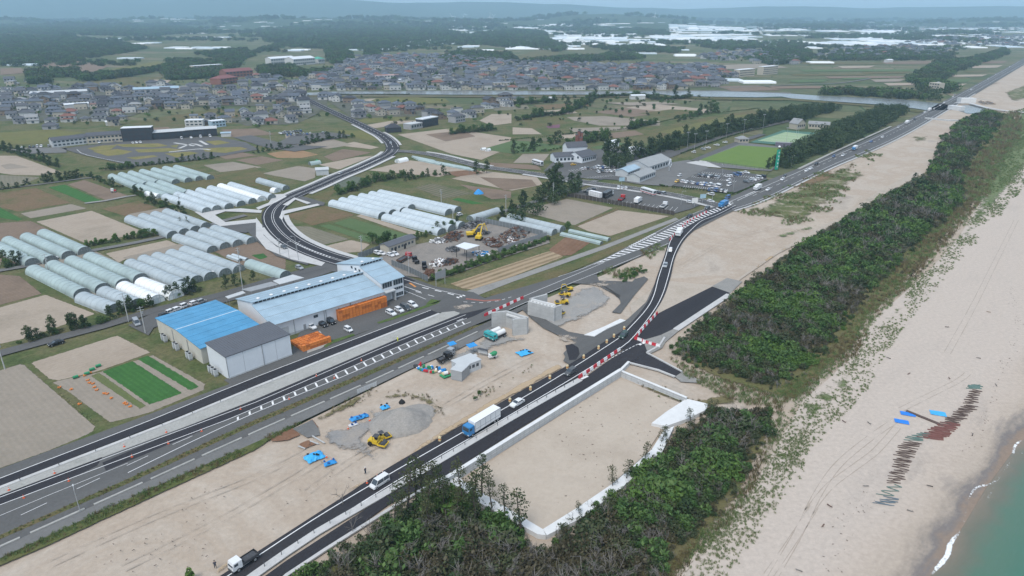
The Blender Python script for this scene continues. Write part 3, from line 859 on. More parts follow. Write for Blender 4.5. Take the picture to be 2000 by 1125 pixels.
def dust(): 
 for px in [[(1040,630),(1100,640),(1160,655),(1140,690),(1090,680),(1060,655)],[(740,900),(790,880),(800,905),(740,940)],[(1110,555),(1180,540),(1230,555),(1180,572)],[(850,600),(905,585),(960,592),(900,622)],[(580,830),(640,818),(650,850),(600,868)],[(300,925),(420,870),(440,885),(320,945)],[(1020,600),(1060,590),(1090,625),(1050,640)]]:
  patch('sand_dust', px, .128, DUST, n=9)
WHITE = PAINT
def polyroad(name, px, m, z=.08): return sheet(name, px, z, m)
service = polyroad('service_road', [(-80,946),(0,916),(258,822),(500,731),(760,630),(860,592),(905,575),(930,585),(905,606),(856,611),(500,754),(333,820),(0,951),(-80,982)], ASPO)
sheet('new_lane', [(-80,965),(0,935),(295,821),(500,737),(842,606),(855,611),(500,754),(333,820),(0,951),(-80,982)],.10, ASPN)
gap = sheet('gravel_median', [(-80,988),(0,955),(345,820),(500,758),(860,612),(892,596),(905,604),(895,616),(770,666),(500,781),(396,821),(0,968),(-80,1000)],.07, CGRV)
national = polyroad('national_road', [(-80,1000),(0,968),(396,821),(500,780),(770,665),(895,615),(905,604),(951,581),(1000,567),(1104,537),(1180,505),(1340,422),(1390,403),(1440,379),
    (1485,358),(1600,313),(1750,246),(1895,171),(1992,118),(2040,88),(2052,90),(2003,125),(1912,180),(1772,262),(1622,330),(1502,388),(1432,412),(1400,427),(1340,458),(1307,478),(1200,522),(1121,552),(1040,585),(960,622),
    (925,636),(720,725),(500,820),(250,936),(0,1046),(-80,1082)], ASPO, .08)
sheet('new_lane', [(200,904),(396,821),(500,780),(770,665),(895,615),(960,600),(930,616),(800,668),(675,722),(500,798),(445,820),(207,920)],.10, ASPN)
sheet('new_lane', [(-80,1000),(0,968),(200,893),(190,910),(160,925),(0,988),(-80,1022)],.10, MATS['new_asphalt'])
def stripe_px(px, w, z=.13, step=8, on=None, gap=None, m=None, parent=None):
 L = smooth_line(px, step)
 mb = MB()
 if on: dashes(mb, L, 0, w, on, gap, z)
 else: ribbon(mb, L, -w / 2, w / 2, z)
 for i, f in enumerate(mb.f):
  a, b, c = [Vector(mb.v[j]) for j in f[:3]]
  if (b - a).cross(c - a).z < 0: mb.f[i] = f[::-1]
 o = mb.obj('lane_marking', m or WHITE, parent or national)
 o['kind'] = 'structure'
 return o
stripe_px([(-80,966),(0,935),(295,821),(500,737),(842,606)],.22, parent=service)
stripe_px([(-80,1003),(0,972),(409,820),(500,786),(770,670),(910,615)],.2)
stripe_px([(-80,1021),(0,987),(445,820),(500,797),(675,722),(800,668),(912,622)],.2)
stripe_px([(250,924),(369,866),(500,806),(675,734),(800,679),(920,629)],.2)
stripe_px([(-80,1064),(0,1026),(330,872),(420,833)],.15, on=5, gap=6)
stripe_px([(0,1008),(100,966),(250,905)],.12)
mb = MB()
bars(mb, smooth_line([(440,827),(500,798.5),(675,723.5),(800,669.5),(916,624)],4), smooth_line([(440,833),(500,805),(675,733),(800,678),(920,628.5)],4),3.4,.55,.131,0)
o = mb.obj('hatch_marking', WHITE, national); o['kind'] = 'structure'
mb = MB(); raised(mb, smooth_line([(-80,985),(0,953),(345,820),(500,756),(858,613)],10),-.5,.5,0,.22)
o = mb.obj('median_kerb', CONC); o['kind'] = 'structure'
sheet('grass_strip', [(-80,1082),(0,1046),(250,936),(500,820),(720,725),(925,637),(945,633),(925,642),(720,734),(500,829),(250,945),(0,1054),(-80,1090)],.12, OLIV)
pave = sheet('pavement', [(-80,1090),(0,1054),(250,945),(500,829),(720,734),(925,642),(1040,588),(1046,592),(960,637),(720,748),(500,845),(250,958),(0,1070),(-80,1106)],.10, ASPO)
path = sheet('cycle_path', [(-80,1106),(0,1070),(250,958),(500,845),(720,748),(960,637),(975,640),(900,680),(800,722),(607,815),(500,864),(250,975),(0,1091),(-80,1128)],.09, ASPG)
mb = MB()
Lk = smooth_line([(-80,1105),(0,1069),(250,957),(500,844),(720,747),(960,636)],2)
sk = arclen(Lk); d = 0
while d + 11 < sk[-1]:
 raised(mb, sub_line(Lk, d, d + 10.2,5),-.28,.28,0,.3); d += 12
o = mb.obj('kerb', CGRV); o['kind'] = 'structure'
patch('verge_grass', [(-80,1128),(0,1089),(250,972),(353,928),(500,860),(604,816),(530,860),(500,880),(330,958),(200,1018),(100,1065),(0,1108),(-80,1140)],.08, gmat('verge_weeds', [(.06,.085,.025),(.1,.11,.04),(.13,.11,.05)], s=.12, fine=1.3, famt=.35, patchy=(1.4,.5,.75)), n=40)
cross = polyroad('crossing_street', [(630,512),(660,497),(700,500),(790,538),(852,560),(925,571),(960,590),(930,612),(900,612),(832,590),(790,572),(720,545),(640,528)], ASPO, .085)
S_px = [(790,556),(735,532),(690,516),(645,503),(600,486),(566,468),(544,448),(533,429),(535,412),(550,396),(577,381),(620,363),(660,345),(700,329),(735,313),(757,302),(767,291),(763,279),(748,266),(727,255),(690,237),(640,214),(600,194),(575,181)]
SL = smooth_line(S_px, 5)
mb = ribbon(MB(), SL, -5.5,5.5,.095)
town_road = mb.obj('town_road', ASPN); town_road['kind'] = 'structure'
for f in town_road.data.polygons:
 if f.normal.z < 0: f.flip()
def smark(o0, o1, d0, d1, on=None, gap=None, z=.13):
 L = sub_line(SL, d0, min(d1, arclen(SL)[-1]))
 mb = MB()
 if on: dashes(mb, L, (o0 + o1) / 2, abs(o1 - o0), on, gap, z)
 else: ribbon(mb, L, o0, o1, z)
 for i, f in enumerate(mb.f):
  a, b, c = [Vector(mb.v[j]) for j in f[:3]]
  if (b - a).cross(c - a).z < 0: mb.f[i] = f[::-1]
 mb.obj('lane_marking', WHITE, town_road)['kind'] = 'structure'
TL = arclen(SL)[-1]
def s_at(x, y):
 g = G(x, y).to_2d(); s = arclen(SL)
 return s[min(range(len(SL)), key=lambda i: (SL[i] - g).length)]
sA, sB = s_at(700,519), s_at(768,290)
for o in (-4.4,4.2): smark(o, o + .2, sA, sB)
smark(-.6,-.42, sA, sB); smark(.42,.6, sA, sB)
smark(-.4,.4, s_at(690,333), s_at(740,310),1.0,1.6); smark(-.4,.4, s_at(640,501), s_at(580,476),.8,1.4)
for o in (-4.4,4.2): smark(o, o + .25, sB + 8, TL)
smark(-.15,.15, sB + 8, TL, 5,5)
def walk(px, w, z0=0, z1=.16, name='pavement', m=None, raw=None):
 L = raw or smooth_line(px, 5)
 mb = raised(MB(), L, -w / 2, w / 2, z0, z1)
 o = mb.obj(name, m or CONC); o['kind'] = 'structure'
 for f in o.data.polygons:
  if f.normal.z < -.5: f.flip()
 return o
def s_off(d0, d1, off):
 L = sub_line(SL, d0, d1,5); N = normals(L)
 return [p + n * off for p, n in zip(L, N)]
walk(None, 2.6, raw=s_off(s_at(690,516), s_at(577,382) , 6.9)[::-1] if False else s_off(s_at(650,505), s_at(540,440),6.9))
walk(None, 2.6, raw=s_off(s_at(560,390), s_at(765,297),6.9))
walk(None, 2.6, raw=s_off(s_at(690,516), s_at(534,425),-6.9))
walk(None, 2.6, raw=s_off(s_at(585,378), s_at(755,304),-6.9))
walk(None, 2.0, raw=s_off(s_at(763,278), s_at(700,243),6.7))
walk(None, 2.0, raw=s_off(s_at(767,284), s_at(735,260),-6.7))
sheet('paved_corner', [(500,425),(512,440),(515,460),(540,482),(590,500),(635,513),(628,520),(570,507),(520,487),(500,462)],.12, CONC)
sheet('paved_corner', [(535,380),(553,379),(560,384),(540,395),(505,410),(500,406),(525,396)],.11, CONC)
sheet('paved_corner', [(552,400),(575,386),(607,396),(600,399),(577,390),(562,402)],.11, CONC)
sheet('paved_corner', [(545,425),(552,412),(620,398),(625,401),(556,418),(551,430)],.11, CONC)
polyroad('side_street', [(570,386),(582,381),(635,396),(632,402),(605,400)], ASPO, .09)
polyroad('side_street', [(480,448),(500,442),(520,458),(560,490),(612,508),(600,518),(540,500),(500,470)], ASPO, .09)
sheet('paved_corner', [(380,414),(470,407),(512,411),(510,416),(440,413),(420,420),(440,434),(500,428),(508,434),(430,442),(402,428)],.1, CONC)
polyroad('side_street', [(395,436),(430,440),(500,434),(520,442),(480,455),(430,450)], ASPO, .085)
E_px = [(766,295),(800,296),(850,303),(900,315),(940,325),(1000,333),(1060,342),(1110,350),(1160,358),(1230,367),(1300,378),(1360,390),(1405,402)]
EL = smooth_line(E_px, 6)
o = ribbon(MB(), EL, -4.5,4.5,.09).obj('station_road', ASPO); o['kind'] = 'structure'
o2 = dashes(MB(), EL, 0,.2,5,5,.12).obj('lane_marking', WHITE, o); o2['kind'] = 'structure'
for s_ in (-4.0,4.0): ribbon(MB(), EL, s_ - .1, s_ + .1,.12).obj('lane_marking', WHITE, o)['kind'] = 'structure'
walk(None, 2.2, raw=[p + n * 5.9 for p, n in zip(EL, normals(EL))][4:len(EL) * 2 // 5])
walk(None, 2.2, raw=[p - n * 5.9 for p, n in zip(EL, normals(EL))][len(EL) // 2:])
for nm, px, w, m in [('village_road', [(-80,712),(0,690),(100,663),(200,637),(250,622),(300,606),(430,576),(520,550),(600,528),(650,516)],5.2, ASPO),
      ('farm_lane', [(-60,540),(0,528),(60,518),(120,500),(232,480),(330,460),(400,443),(440,430),(480,420)],4, ASPG),
      ('field_track', [(75,364),(100,375),(180,405),(285,452),(335,462)],2.5, PALE),
      ('field_track', [(-60,377),(0,369),(85,359),(165,348),(200,345)],2.6, ASPG),
      ('field_track', [(165,397),(205,392),(245,384),(265,381)],3, GRVL),
      ('field_track', [(60,428),(130,414),(190,405)],3, OLBR),
      ('field_track', [(0,707),(45,703),(100,760),(190,838)],2.2, MATS['weedy_verge']),
      ('hedge_lane', [(985,412),(1050,392),(1120,368),(1165,352)],4, ASPG),
      ('pine_avenue', [(1165,350),(1260,318),(1340,292),(1430,262),(1530,238),(1580,228)],7, ASPO),
      ('club_road', [(1356,314),(1440,279),(1490,262)],6, ASPO),
      ('levee_road', [(560,186),(700,187),(900,188),(1100,188),(1290,188)],4, ASPG),
      ('town_street', [(-60,196),(200,193),(420,190),(560,184)],6, ASPG),
      ('town_street', [(1100,172),(1230,166),(1290,160)],5, ASPG),
      ('town_street', [(770,176),(780,150),(785,130)],6, ASPG),
      ('farm_lane', [(1400,172),(1560,165),(1640,162),(1700,153)],5, ASPG)]:
 L = smooth_line(px, 6)
 o = ribbon(MB(), L, -w / 2, w / 2,.075).obj(nm, m)
 for f in o.data.polygons:
  if f.normal.z < 0: f.flip()
 o['kind'] = 'structure'
for px, w in [([(790,546),(852,566),(905,578)],.25),([(790,560),(822,571)],.35),([(790,568),(832,585)],.2)]:
 stripe_px(px, w, parent=cross)
stripe_px([(825,562),(870,572),(892,578)],.5, on=3, gap=3, parent=cross)
stripe_px([(812,570),(850,580)],.3, on=3, gap=3, parent=cross)
stripe_px([(905,590),(940,592),(975,588),(1000,580)],.25, on=1.5, gap=1.5)
stripe_px([(910,584),(945,588),(978,586)],1.2, m=PAINTR)
stripe_px([(893,582),(908,577)],1.5, on=.7, gap=.7)
stripe_px([(800,553),(812,561)],.8, m=PAINTO, parent=cross)
stripe_px([(892,628),(905,623)],.35); stripe_px([(808,664),(825,657)],.35)
stripe_px([(960,607),(1040,572),(1121,538),(1180,513)],.18)
stripe_px([(1090,541),(1180,507),(1340,424),(1390,405)],.18)
stripe_px([(995,605),(1121,551),(1200,520),(1307,475)],.18)
ZA = [(1160,517),(1210,493),(1260,471),(1335,433),(1395,408),(1428,395)]
ZB = [(1166,516),(1222,497),(1275,477),(1318,457),(1360,432),(1405,412),(1430,399)]
mb = bars(MB(), smooth_line(ZA, 3), smooth_line(ZB, 3),3.6,1.3,.131,1.0)
mb.obj('hatch_marking', WHITE, national)['kind'] = 'structure'
stripe_px(ZA, .2); stripe_px(ZB, .2)
stripe_px([(1230,482),(1282,455)],1.4, on=1.2, gap=1.0)
stripe_px([(1405,402),(1440,388),(1500,362),(1600,318),(1750,250),(1895,174),(1992,120)],.25)
stripe_px([(1430,409),(1500,384),(1620,325),(1770,258),(1905,178),(2000,124)],.25)
stripe_px([(1470,383),(1560,342),(1680,288),(1760,252),(1900,175),(1995,122)],.2, on=6, gap=6)
stripe_px([(1440,392),(1480,374)],.3); stripe_px([(1455,383),(1478,373),(1485,376)],.3); stripe_px([(1408,401),(1430,394),(1432,397),(1412,406)],.3)
o = raised(MB(), smooth_line([(1435,412),(1500,389),(1620,331),(1770,263),(1905,183)],8),-.6,.6,0,.2).obj('kerb', CONC); o['kind'] = 'structure'
o = raised(MB(), smooth_line([(1560,330),(1640,292),(1740,247)],8),-1,1,0,.2).obj('pavement', CGRV); o['kind'] = 'structure'
left_edge = [(380,1157),(420,1132),(500,1080),(690,958),(760,913),(1000,774),(1112,712),(1180,668),(1220,643),(1256,603),(1272,575),(1283,540),(1298,498),(1308,468),(1325,448),(1345,430),(1372,416),(1396,405)]
right_edge = [(430,1180),(480,1140),(560,1086),(745,965),(1000,813),(1130,736),(1212,685),(1243,658),(1281,607),(1299,575),(1310,540),(1319,502),(1334,473),(1350,455),(1373,437),(1402,423),(1440,403)]
LE, RE = smooth_line(left_edge, 4), smooth_line(right_edge, 4)
bypass = sheet('bypass_road', [(p.x, p.y) for p in LE] + [(p.x, p.y) for p in RE[::-1]],.105, ASPN, raw=True)
stripe_px([(400,1157),(500,1089),(690,968),(1015,781),(1120,718),(1207,662),(1222,649),(1262,605),(1277,577),(1287,540),(1300,502),(1310,470),(1324,452)],.24, step=4, parent=bypass)
stripe_px([(450,1160),(510,1113),(745,958),(1000,809),(1130,732),(1212,680),(1240,655),(1277,607),(1294,575),(1305,540),(1316,500),(1330,472),(1347,452),(1370,432),(1400,420),(1437,401)],.24, step=4, parent=bypass)
sheet('bypass_apron', [(1115,560 + 115),(1165,700),(1150,690),(1112,660),(1090,655),(1060,640),(1035,620),(1020,605),(1030,600),(1075,630),(1110,648),(1160,657),(1220,627),(1256,603),(1220,643),(1180,668),(1112,712),(1100,705)],.09, ASPO)
sheet('bypass_apron', [(1100,690),(1120,672),(1160,657),(1222,627),(1262,590),(1283,545),(1262,600),(1222,643),(1180,668),(1112,712)],.095, ASPO)
sheet('old_lane', [(1195,610),(1212,593),(1210,575),(1240,545),(1258,540),(1266,545),(1240,575),(1212,612)],.07, ASPO)
sheet('old_lane', [(1110,553),(1165,536),(1170,548),(1235,550),(1240,555),(1215,590),(1200,575),(1165,556)],.06, ASPO)
sheet('parking_bay', [(1104,675),(1118,672),(1130,680),(1132,692),(1125,703),(1112,704)],.11, ASPN)
sheet('new_carriageway', [(480,1200),(520,1165),(590,1108),(760,985),(870,930),(1000,846),(1100,785),(1230,709),(1264,692),(1286,674),(1298,655),(1320,640),(1425,572),(1391,560),(1300,605),(1275,618),(1243,660),(1212,688),(1132,745),(1000,822),(745,975),(560,1095),(470,1160)],.098, ASPN)
sheet('new_side_road', [(1232,710),(1263,691),(1332,727),(1318,736),(1285,724)],.10, ASPN)
sheet('gravel_end', [(1318,736),(1332,727),(1368,742),(1362,748),(1330,746)],.08, GRVL)
sheet('gravel_end', [(1391,559),(1425,574),(1450,550),(1420,543)],.08, GRVL)
stripe_px([(1130,743),(1180,708),(1245,673),(1262,668)],.22, on=1.2, gap=.6, z=.125, parent=bypass)
stripe_px([(1135,741),(1148,735)],.8, z=.125, parent=bypass); stripe_px([(1248,674),(1262,668)],1.0, z=.125, on=1, gap=.5, parent=bypass)
def strip_px(name, px, w, h, m=CONC, step=6):
 o = raised(MB(), smooth_line(px, step),-w / 2, w / 2,0, h).obj(name, m)
 for f in o.data.polygons:
  if abs(f.normal.z) > .5 and f.normal.z < 0 and f.center.z > h * .6: f.flip()
 o['kind'] = 'structure'
 return o
strip_px('dividing_kerb', [(400,1195),(500,1122),(620,1040),(745,968),(1000,817),(1133,742)],1.9,.25)
strip_px('shoulder_kerb', [(510,1175),(560,1125),(640,1072),(800,972),(868,932)],.8,.35)
strip_px('shoulder_kerb', [(1424,576),(1380,605),(1320,645)],2.2,.3)
sheet('concrete_shoulder', [(1256,665),(1290,655),(1330,636),(1365,610),(1372,607),(1330,643),(1300,668),(1293,680),(1266,693)],.12, GRVL)
strip_px('shoulder_kerb', [(1263,690),(1288,676),(1298,660)],.6,.4)
strip_px('shoulder_kerb', [(1263,690),(1332,727)],.5,.4)
strip_px('shoulder_kerb', [(1230,710),(1285,724),(1318,737)],.7,.4)
dust()
HILLM = gmat('wooded_hill', [(.03,.05,.02),(.045,.07,.028),(.06,.08,.035)], s=.004, fine=.03, famt=.3)
def hills(name, y0, y1, x0, x1, nx, ny, hf):
 vs, fs = [],[]
 for j in range(ny + 1):
  for i in range(nx + 1):
   x = x0 + (x1 - x0) * i / nx; t = j / ny; y = y0 + (y1 - y0) * t
   vs.append((x, y, max(-.68, hf(x, y, t))))
 for j in range(ny):
  for i in range(nx):
   q = j * (nx + 1) + i
   fs.append((q, q + 1, q + nx + 2, q + nx + 1))
 me = bpy.data.meshes.new(name); me.from_pydata(vs, [], fs); me.materials.append(HILLM); me.shade_smooth()
 put(name, me)['kind'] = 'structure'
def fb(x, y, s, o=0): return mnoise.fractal((x * s, y * s, o),1.0,2.0,5)
def far_h(x, y, t):
 w = math.sin(PI * min(1, t * 1.15)) ** 1.3
 lift = 130 + 260 * max(0, min(1,(1800 - x) / 6500)) + 60 * max(0, min(1,(x - 4000) / 5000))
 return w * (lift + 130 * fb(x, y, .00022)) - 4
hills('hills', 9000,16500,-13500,15500,110,26, far_h)
def mid_h(x, y, t):
 w = math.sin(PI * t)
 return w * (38 + 60 * fb(x, y, .0006,5) - (25 if x > 1500 else 0)) - 10
hills('hills', 4200,8800,-5200,4300,100,40, mid_h)
hz = MB().box(-16500,16500,-650,19000,-1.8,560)
hm = bpy.data.materials.new('haze'); hm.use_nodes = True
hn = hm.node_tree.nodes
hn.remove(hn['Principled BSDF'])
pv = hn.new('ShaderNodeVolumePrincipled')
pv.inputs['Color'].default_value = (.53,.79,1.0,1)
pv.inputs['Density'].default_value = 1.15e-4
pv.inputs['Anisotropy'].default_value = 0.0
hm.node_tree.links.new(pv.outputs[0], hn['Material Output'].inputs['Volume'])
hzo = hz.obj('haze', hm); hzo['kind'] = 'stuff'
PINE = leafmat('pine_needles', [(.022,.044,.018),(.034,.062,.023),(.05,.08,.03),(.07,.095,.036)])
PINEW = leafmat('windswept_pine_needles', [(.025,.045,.018),(.045,.065,.025),(.075,.085,.035),(.085,.085,.04)])
BROAD = leafmat('broad_leaves', [(.03,.065,.02),(.05,.105,.028),(.07,.13,.036),(.09,.145,.042)])
LIME = leafmat('fresh_leaves', [(.06,.12,.024),(.09,.165,.034),(.12,.19,.05)])
DARKS = leafmat('dark_shrub_leaves', [(.028,.045,.02),(.045,.062,.027),(.062,.076,.034),(.08,.088,.045)])
BROWNS = leafmat('dull_brown_shrub_leaves', [(.05,.045,.028),(.075,.065,.038),(.095,.085,.05),(.06,.065,.032)])
GRASSL = leafmat('dune_grass_blades', [(.085,.14,.045),(.115,.18,.06),(.155,.20,.08),(.2,.21,.10)])
DRYG = leafmat('dry_grass_blades', [(.12,.10,.05),(.16,.125,.065),(.2,.16,.09),(.13,.12,.055)])
BARK = mat('bark', (.085,.07,.058),.9, var=.3, scale=2)
BARKG = mat('grey_dead_wood', (.2,.185,.17),.9, var=.25, scale=2)
def leaf(mb, c, s, r, flat=.6):
 n = Vector((r.gauss(0,1), r.gauss(0,1), r.gauss(0,1) + flat)).normalized()
 a = n.orthogonal().normalized()
 a.rotate(Matrix.Rotation(r.uniform(0,6.28),3, n)); b = n.cross(a)
 w, h = s * r.uniform(.6,1.2), s * r.uniform(.35,.7)
 mb.add([c - a * w, c - b * h, c + a * w, c + b * h],[(0,1,2,3)], r.random())
def clump(mb, c, rad, n, s, r, shell=.5, squash=.75):
 for _ in range(n):
  d = Vector((r.gauss(0,1), r.gauss(0,1), r.gauss(0,1))).normalized()
  k = rad * (shell + (1 - shell) * r.random() ** .5)
  leaf(mb, Vector(c) + Vector((d.x * k, d.y * k, d.z * k * squash)), s, r)
def limbs(mb, base, tips, r0, r):
 for t in tips:
  b = Vector(base); t = Vector(t)
  m_ = b.lerp(t, .5) + Vector((r.uniform(-.2,.2), r.uniform(-.2,.2), r.uniform(-.1,.25)))
  mb.tube(b, m_, r0, r0 * .6,4, False); mb.tube(m_, t, r0 * .6, r0 * .2,4, False)
def pine_parts(seed, h=8.0, w=2.6, n=9, dens=58, ls=.36, start=.16, lean=.3):
 """wind-shaped black pine: bent trunk, tiers of flat needle clumps with gaps"""
 r = random.Random(seed)
 T, Cw = MB(), MB()
 pts = [Vector((0,0,-.5))]
 dx, dy = r.uniform(-lean, lean), r.uniform(-lean, lean)
 for i in range(1,6): pts.append(Vector((dx * i * .35 + r.uniform(-.12,.12), dy * i * .35 + r.uniform(-.12,.12), h * .92 * i / 5)))
 for i in range(5): T.tube(pts[i], pts[i + 1],.17 * h / 8 * (1 - i * .16),.17 * h / 8 * (1 - (i + 1) * .16),6, False)
 for k in range(n):
  t = start + (1 - start) * (k + r.uniform(0,.6)) / n
  f = t * 5; i = min(4, int(f)); p = pts[i].lerp(pts[i + 1], f - i)
  a = r.uniform(0,6.28); d = w * (1.05 - .62 * (t - start) / (1 - start)) * r.uniform(.25,.85)
  tip = p + Vector((math.cos(a) * d, math.sin(a) * d, r.uniform(.0,.5)))
  limbs(T, p, [tip],.06 * h / 8, r)
  clump(Cw, tip, w * r.uniform(.36,.58), dens, ls, r, .45,.55)
 clump(Cw, pts[-1] + Vector((0,0,.1)), w * .42, dens, ls, r, .3,.9)
 return T, Cw
def broad_parts(seed, h=5.0, w=2.6, n=9, dens=55, ls=.36):
 r = random.Random(seed)
 T, Cw = MB(), MB()
 T.tube((0,0,-.5),(r.uniform(-.2,.2), r.uniform(-.2,.2), h * .55),.15,.08,6, False)
 for k in range(n):
  a = r.uniform(0,6.28); d = w * r.uniform(.1,.65); z = h * r.uniform(.22,.86)
  c = Vector((math.cos(a) * d, math.sin(a) * d, z))
  limbs(T, (0,0, h * .4),[c],.05, r)
  clump(Cw, c, w * r.uniform(.35,.55), dens, ls, r, .45,.8)
 return T, Cw
def bare_parts(seed, h=7.0):
 r = random.Random(seed)
 T = MB()
 def grow(p, d, L, rad, lv):
  q = p + d * L
  T.tube(p, q, rad, rad * .6,4, False)
  if lv == 0: return
  for _ in range(3 if lv > 1 else 4):
   nd = (d + Vector((r.gauss(0,.5), r.gauss(0,.5), r.gauss(.1,.3)))).normalized()
   grow(p + d * L * r.uniform(.45,1), nd, L * r.uniform(.5,.75), rad * .55, lv - 1)
 grow(Vector((0,0,-.5)), Vector((r.uniform(-.1,.1), r.uniform(-.1,.1),1)).normalized(), h * .42,.09,3)
 return T
PROTO = {}
def proto(key, parts, leafm, barkm=BARK, name='pine_tree'):
 T, Cw = parts
 PROTO[key] = (name, T.mesh('trunk', barkm), Cw.mesh('crown', leafm) if Cw else None)
for i in range(4): proto('pine%d' % i, pine_parts(20 + i), PINE)
for i in range(3): proto('tall%d' % i, pine_parts(40 + i, h=11, w=2.5, n=11, dens=30, start=.34, lean=.9, ls=.27), PINEW)
for i in range(3): proto('broad%d' % i, broad_parts(60 + i), BROAD, name='broadleaf_tree')
for i in range(2): proto('fresh%d' % i, broad_parts(70 + i, h=4, w=1.7), LIME, name='broadleaf_tree')
for i in range(3): proto('bare%d' % i, (bare_parts(80 + i), None), None, BARKG, 'bare_tree')
TREES = [0]
ROWS = []
_pc = {}
def tree(key, loc, h_scale, label, group=None, rz=None):
 nm, tm, cm = PROTO[key]
 t = thing(nm, label, 'tree', loc, rnd.uniform(0,6.28) if rz is None else rz, group)
 t.scale = (h_scale * rnd.uniform(.88,1.12), h_scale * rnd.uniform(.88,1.12), h_scale)
 put('trunk', tm, t)
 if cm: put('crown', cm, t)
 TREES[0] += 1
 return t
def tree_row(px, n, where, keys=('pine0', 'pine1', 'pine2', 'pine3'), hs=(.6,.9), jit=1.2, kind='dark green pine'):
 """n trees along a line, counted from its first end"""
 L = smooth_line(px, 3); s = arclen(L)
 if n > 4: ROWS.append((L, sum(hs) / 2, 'pine0' in keys and hs[1] > 1.2))
 P = []
 for i in range(n):
  p, d = at_len(L, s, s[-1] * (i + .5 + rnd.uniform(-.3,.3)) / n)
  P.append(p + Vector((rnd.uniform(-jit, jit), rnd.uniform(-jit, jit))))
 u = (L[-1] - L[0])
 P.sort(key=lambda q: q.dot(u))
 if n > 1 and u.x < 0: P.reverse()
 for i, p in enumerate(P):
  pos = 'at the left end' if i == 0 else 'at the right end' if i == n - 1 else nth(i) + ' from left'
  tree(rnd.choice(keys),(p.x, p.y, -.2), rnd.uniform(*hs), f'{kind}, {pos} of {where}' if n > 1 else f'{kind} {where}', 'trees of ' + where)
B3 = ('broad0', 'broad1', 'broad2')
PB = ('pine0', 'pine1', 'pine2', 'pine3', 'broad0', 'broad1')
tree_row([(45,672),(100,652),(170,638),(212,625)],15, 'the roadside hedge by the village road', PB, (.5,.75),1.6, 'dark bushy pine')
tree_row([(228,615),(262,604),(300,596)],6, 'the clump below the grey tunnels', PB, (.62,.85),1.5, 'dark round tree')
tree_row([(312,585),(350,577),(392,565)],6, 'the row beside the white tunnels', ('pine0', 'pine1', 'pine2'),(.6,.85),1.2, 'dark pine')
tree_row([(432,562),(500,546)],4, 'the grassy bank above the village road', PB, (.55,.75),1, 'dark pine')
tree_row([(165,480),(230,470),(305,458)],14, 'the leafy hedge along the farm lane', ('fresh0', 'fresh1', 'broad0', 'broad1'),(.6,.95),1.2, 'fresh green tree')
tree_row([(5,518),(20,522),(45,514),(68,512)],5, 'the lane side by the left tunnels', ('pine0', 'pine1', 'broad0'),(.55,.9),.8, 'dark tree')
tree_row([(345,443),(372,438)],2, 'the tunnel ends', ('tall0', 'tall1'),(.42,.5),.2, 'small dark pine')
tree_row([(262,374),(300,396),(365,420)],12, 'the hedge between tunnel groups', PB, (.55,.8),1.0, 'dark tree')
tree_row([(172,343),(200,355),(235,368)],8, 'the thin hedge left of the tunnels', PB, (.45,.7),1.0, 'dark tree')
tree_row([(82,356),(120,352),(160,344)],10, 'the hedge above the bright green field', ('pine0', 'pine2', 'pine3'),(.6,.9),1.0, 'dark pine')
tree_row([(0,370),(30,366),(60,360)],6, 'the left lane hedge', PB, (.4,.65),.8, 'low dark tree')
tree_row([(0,290),(40,302),(70,310),(115,327)],12, 'the dark hedge left of the driving school', PB, (.7,1.0),1.6, 'dark tree')
tree_row([(205,332),(240,330),(262,325)],5, 'the dark clump by the driving range', B3,(.85,1.15),2, 'dark round tree')
tree_row([(265,325),(330,318),(425,308)],16, 'the hedge below the driving range', PB, (.5,.75),1.4, 'low dark tree')
tree_row([(500,298),(540,292),(575,288)],8, 'the hedge at the car park corner', PB, (.5,.7),1, 'low dark tree')
tree_row([(590,284),(640,272),(690,268)],10, 'the dark grove beside the parked cars', PB, (.7,1.0),2, 'dark grove tree')
tree_row([(660,380),(695,370),(720,358),(760,350),(790,344)],10, 'the dark wood behind the big tunnels', B3,(.95,1.35),2.4, 'dark round tree')
tree_row([(790,352),(820,346),(845,342),(880,340)],6, 'the shrubs right of that dark wood', PB, (.6,.9),1.5, 'mid green tree')
tree_row([(722,476),(738,478),(752,474),(760,470)],4, 'the clump left of the scrap yard', ('broad0', 'broad1', 'pine1'),(.85,1.2),1, 'tall dark tree')
tree_row([(770,480),(800,470),(840,456),(895,440)],12, 'the hedge behind the scrap yard', ('broad0', 'fresh0', 'pine0'),(.5,.8),1.2, 'green hedge tree')
tree_row([(848,545),(890,530),(940,512),(985,497),(1035,480)],20, 'the hedge in front of the scrap yard', ('fresh0', 'broad0', 'broad1'),(.55,.72),.6, 'green hedge tree')
tree_row([(980,430),(1020,405),(1060,392),(1085,378),(1130,362)],15, 'the pine belt beside the lower car park', ('pine0', 'pine1', 'pine2', 'pine3'),(.8,1.25),2.2, 'tall dark pine')
tree_row([(1070,375),(1084,365),(1090,355)],3, 'the top of the lower pine belt', ('pine1', 'pine3'),(1.5,1.9),1, 'very tall dark pine')
tree_row([(1107,446)],1, 'round and alone between the low tunnels', ('broad1',),(.8,.85),.1, 'small green bush')
tree_row([(905,340),(955,338),(960,336)],3, 'the yard left of the station road', ('bare0', 'pine0'),(.9,1.2),1, 'thin tree')
tree_row([(1180,316),(1195,312),(1215,310),(1232,318)],6, 'the group by the station car park', ('pine0', 'pine1', 'pine2', 'pine3'),(1.5,2.1),2.4, 'tall dark pine')
tree_row([(1240,312),(1270,300),(1310,288),(1350,276),(1400,262),(1450,250),(1500,240),(1545,230)],40, 'the pine avenue', ('pine0', 'pine1', 'pine2', 'pine3'),(1.25,1.9),4.5, 'tall dark pine')
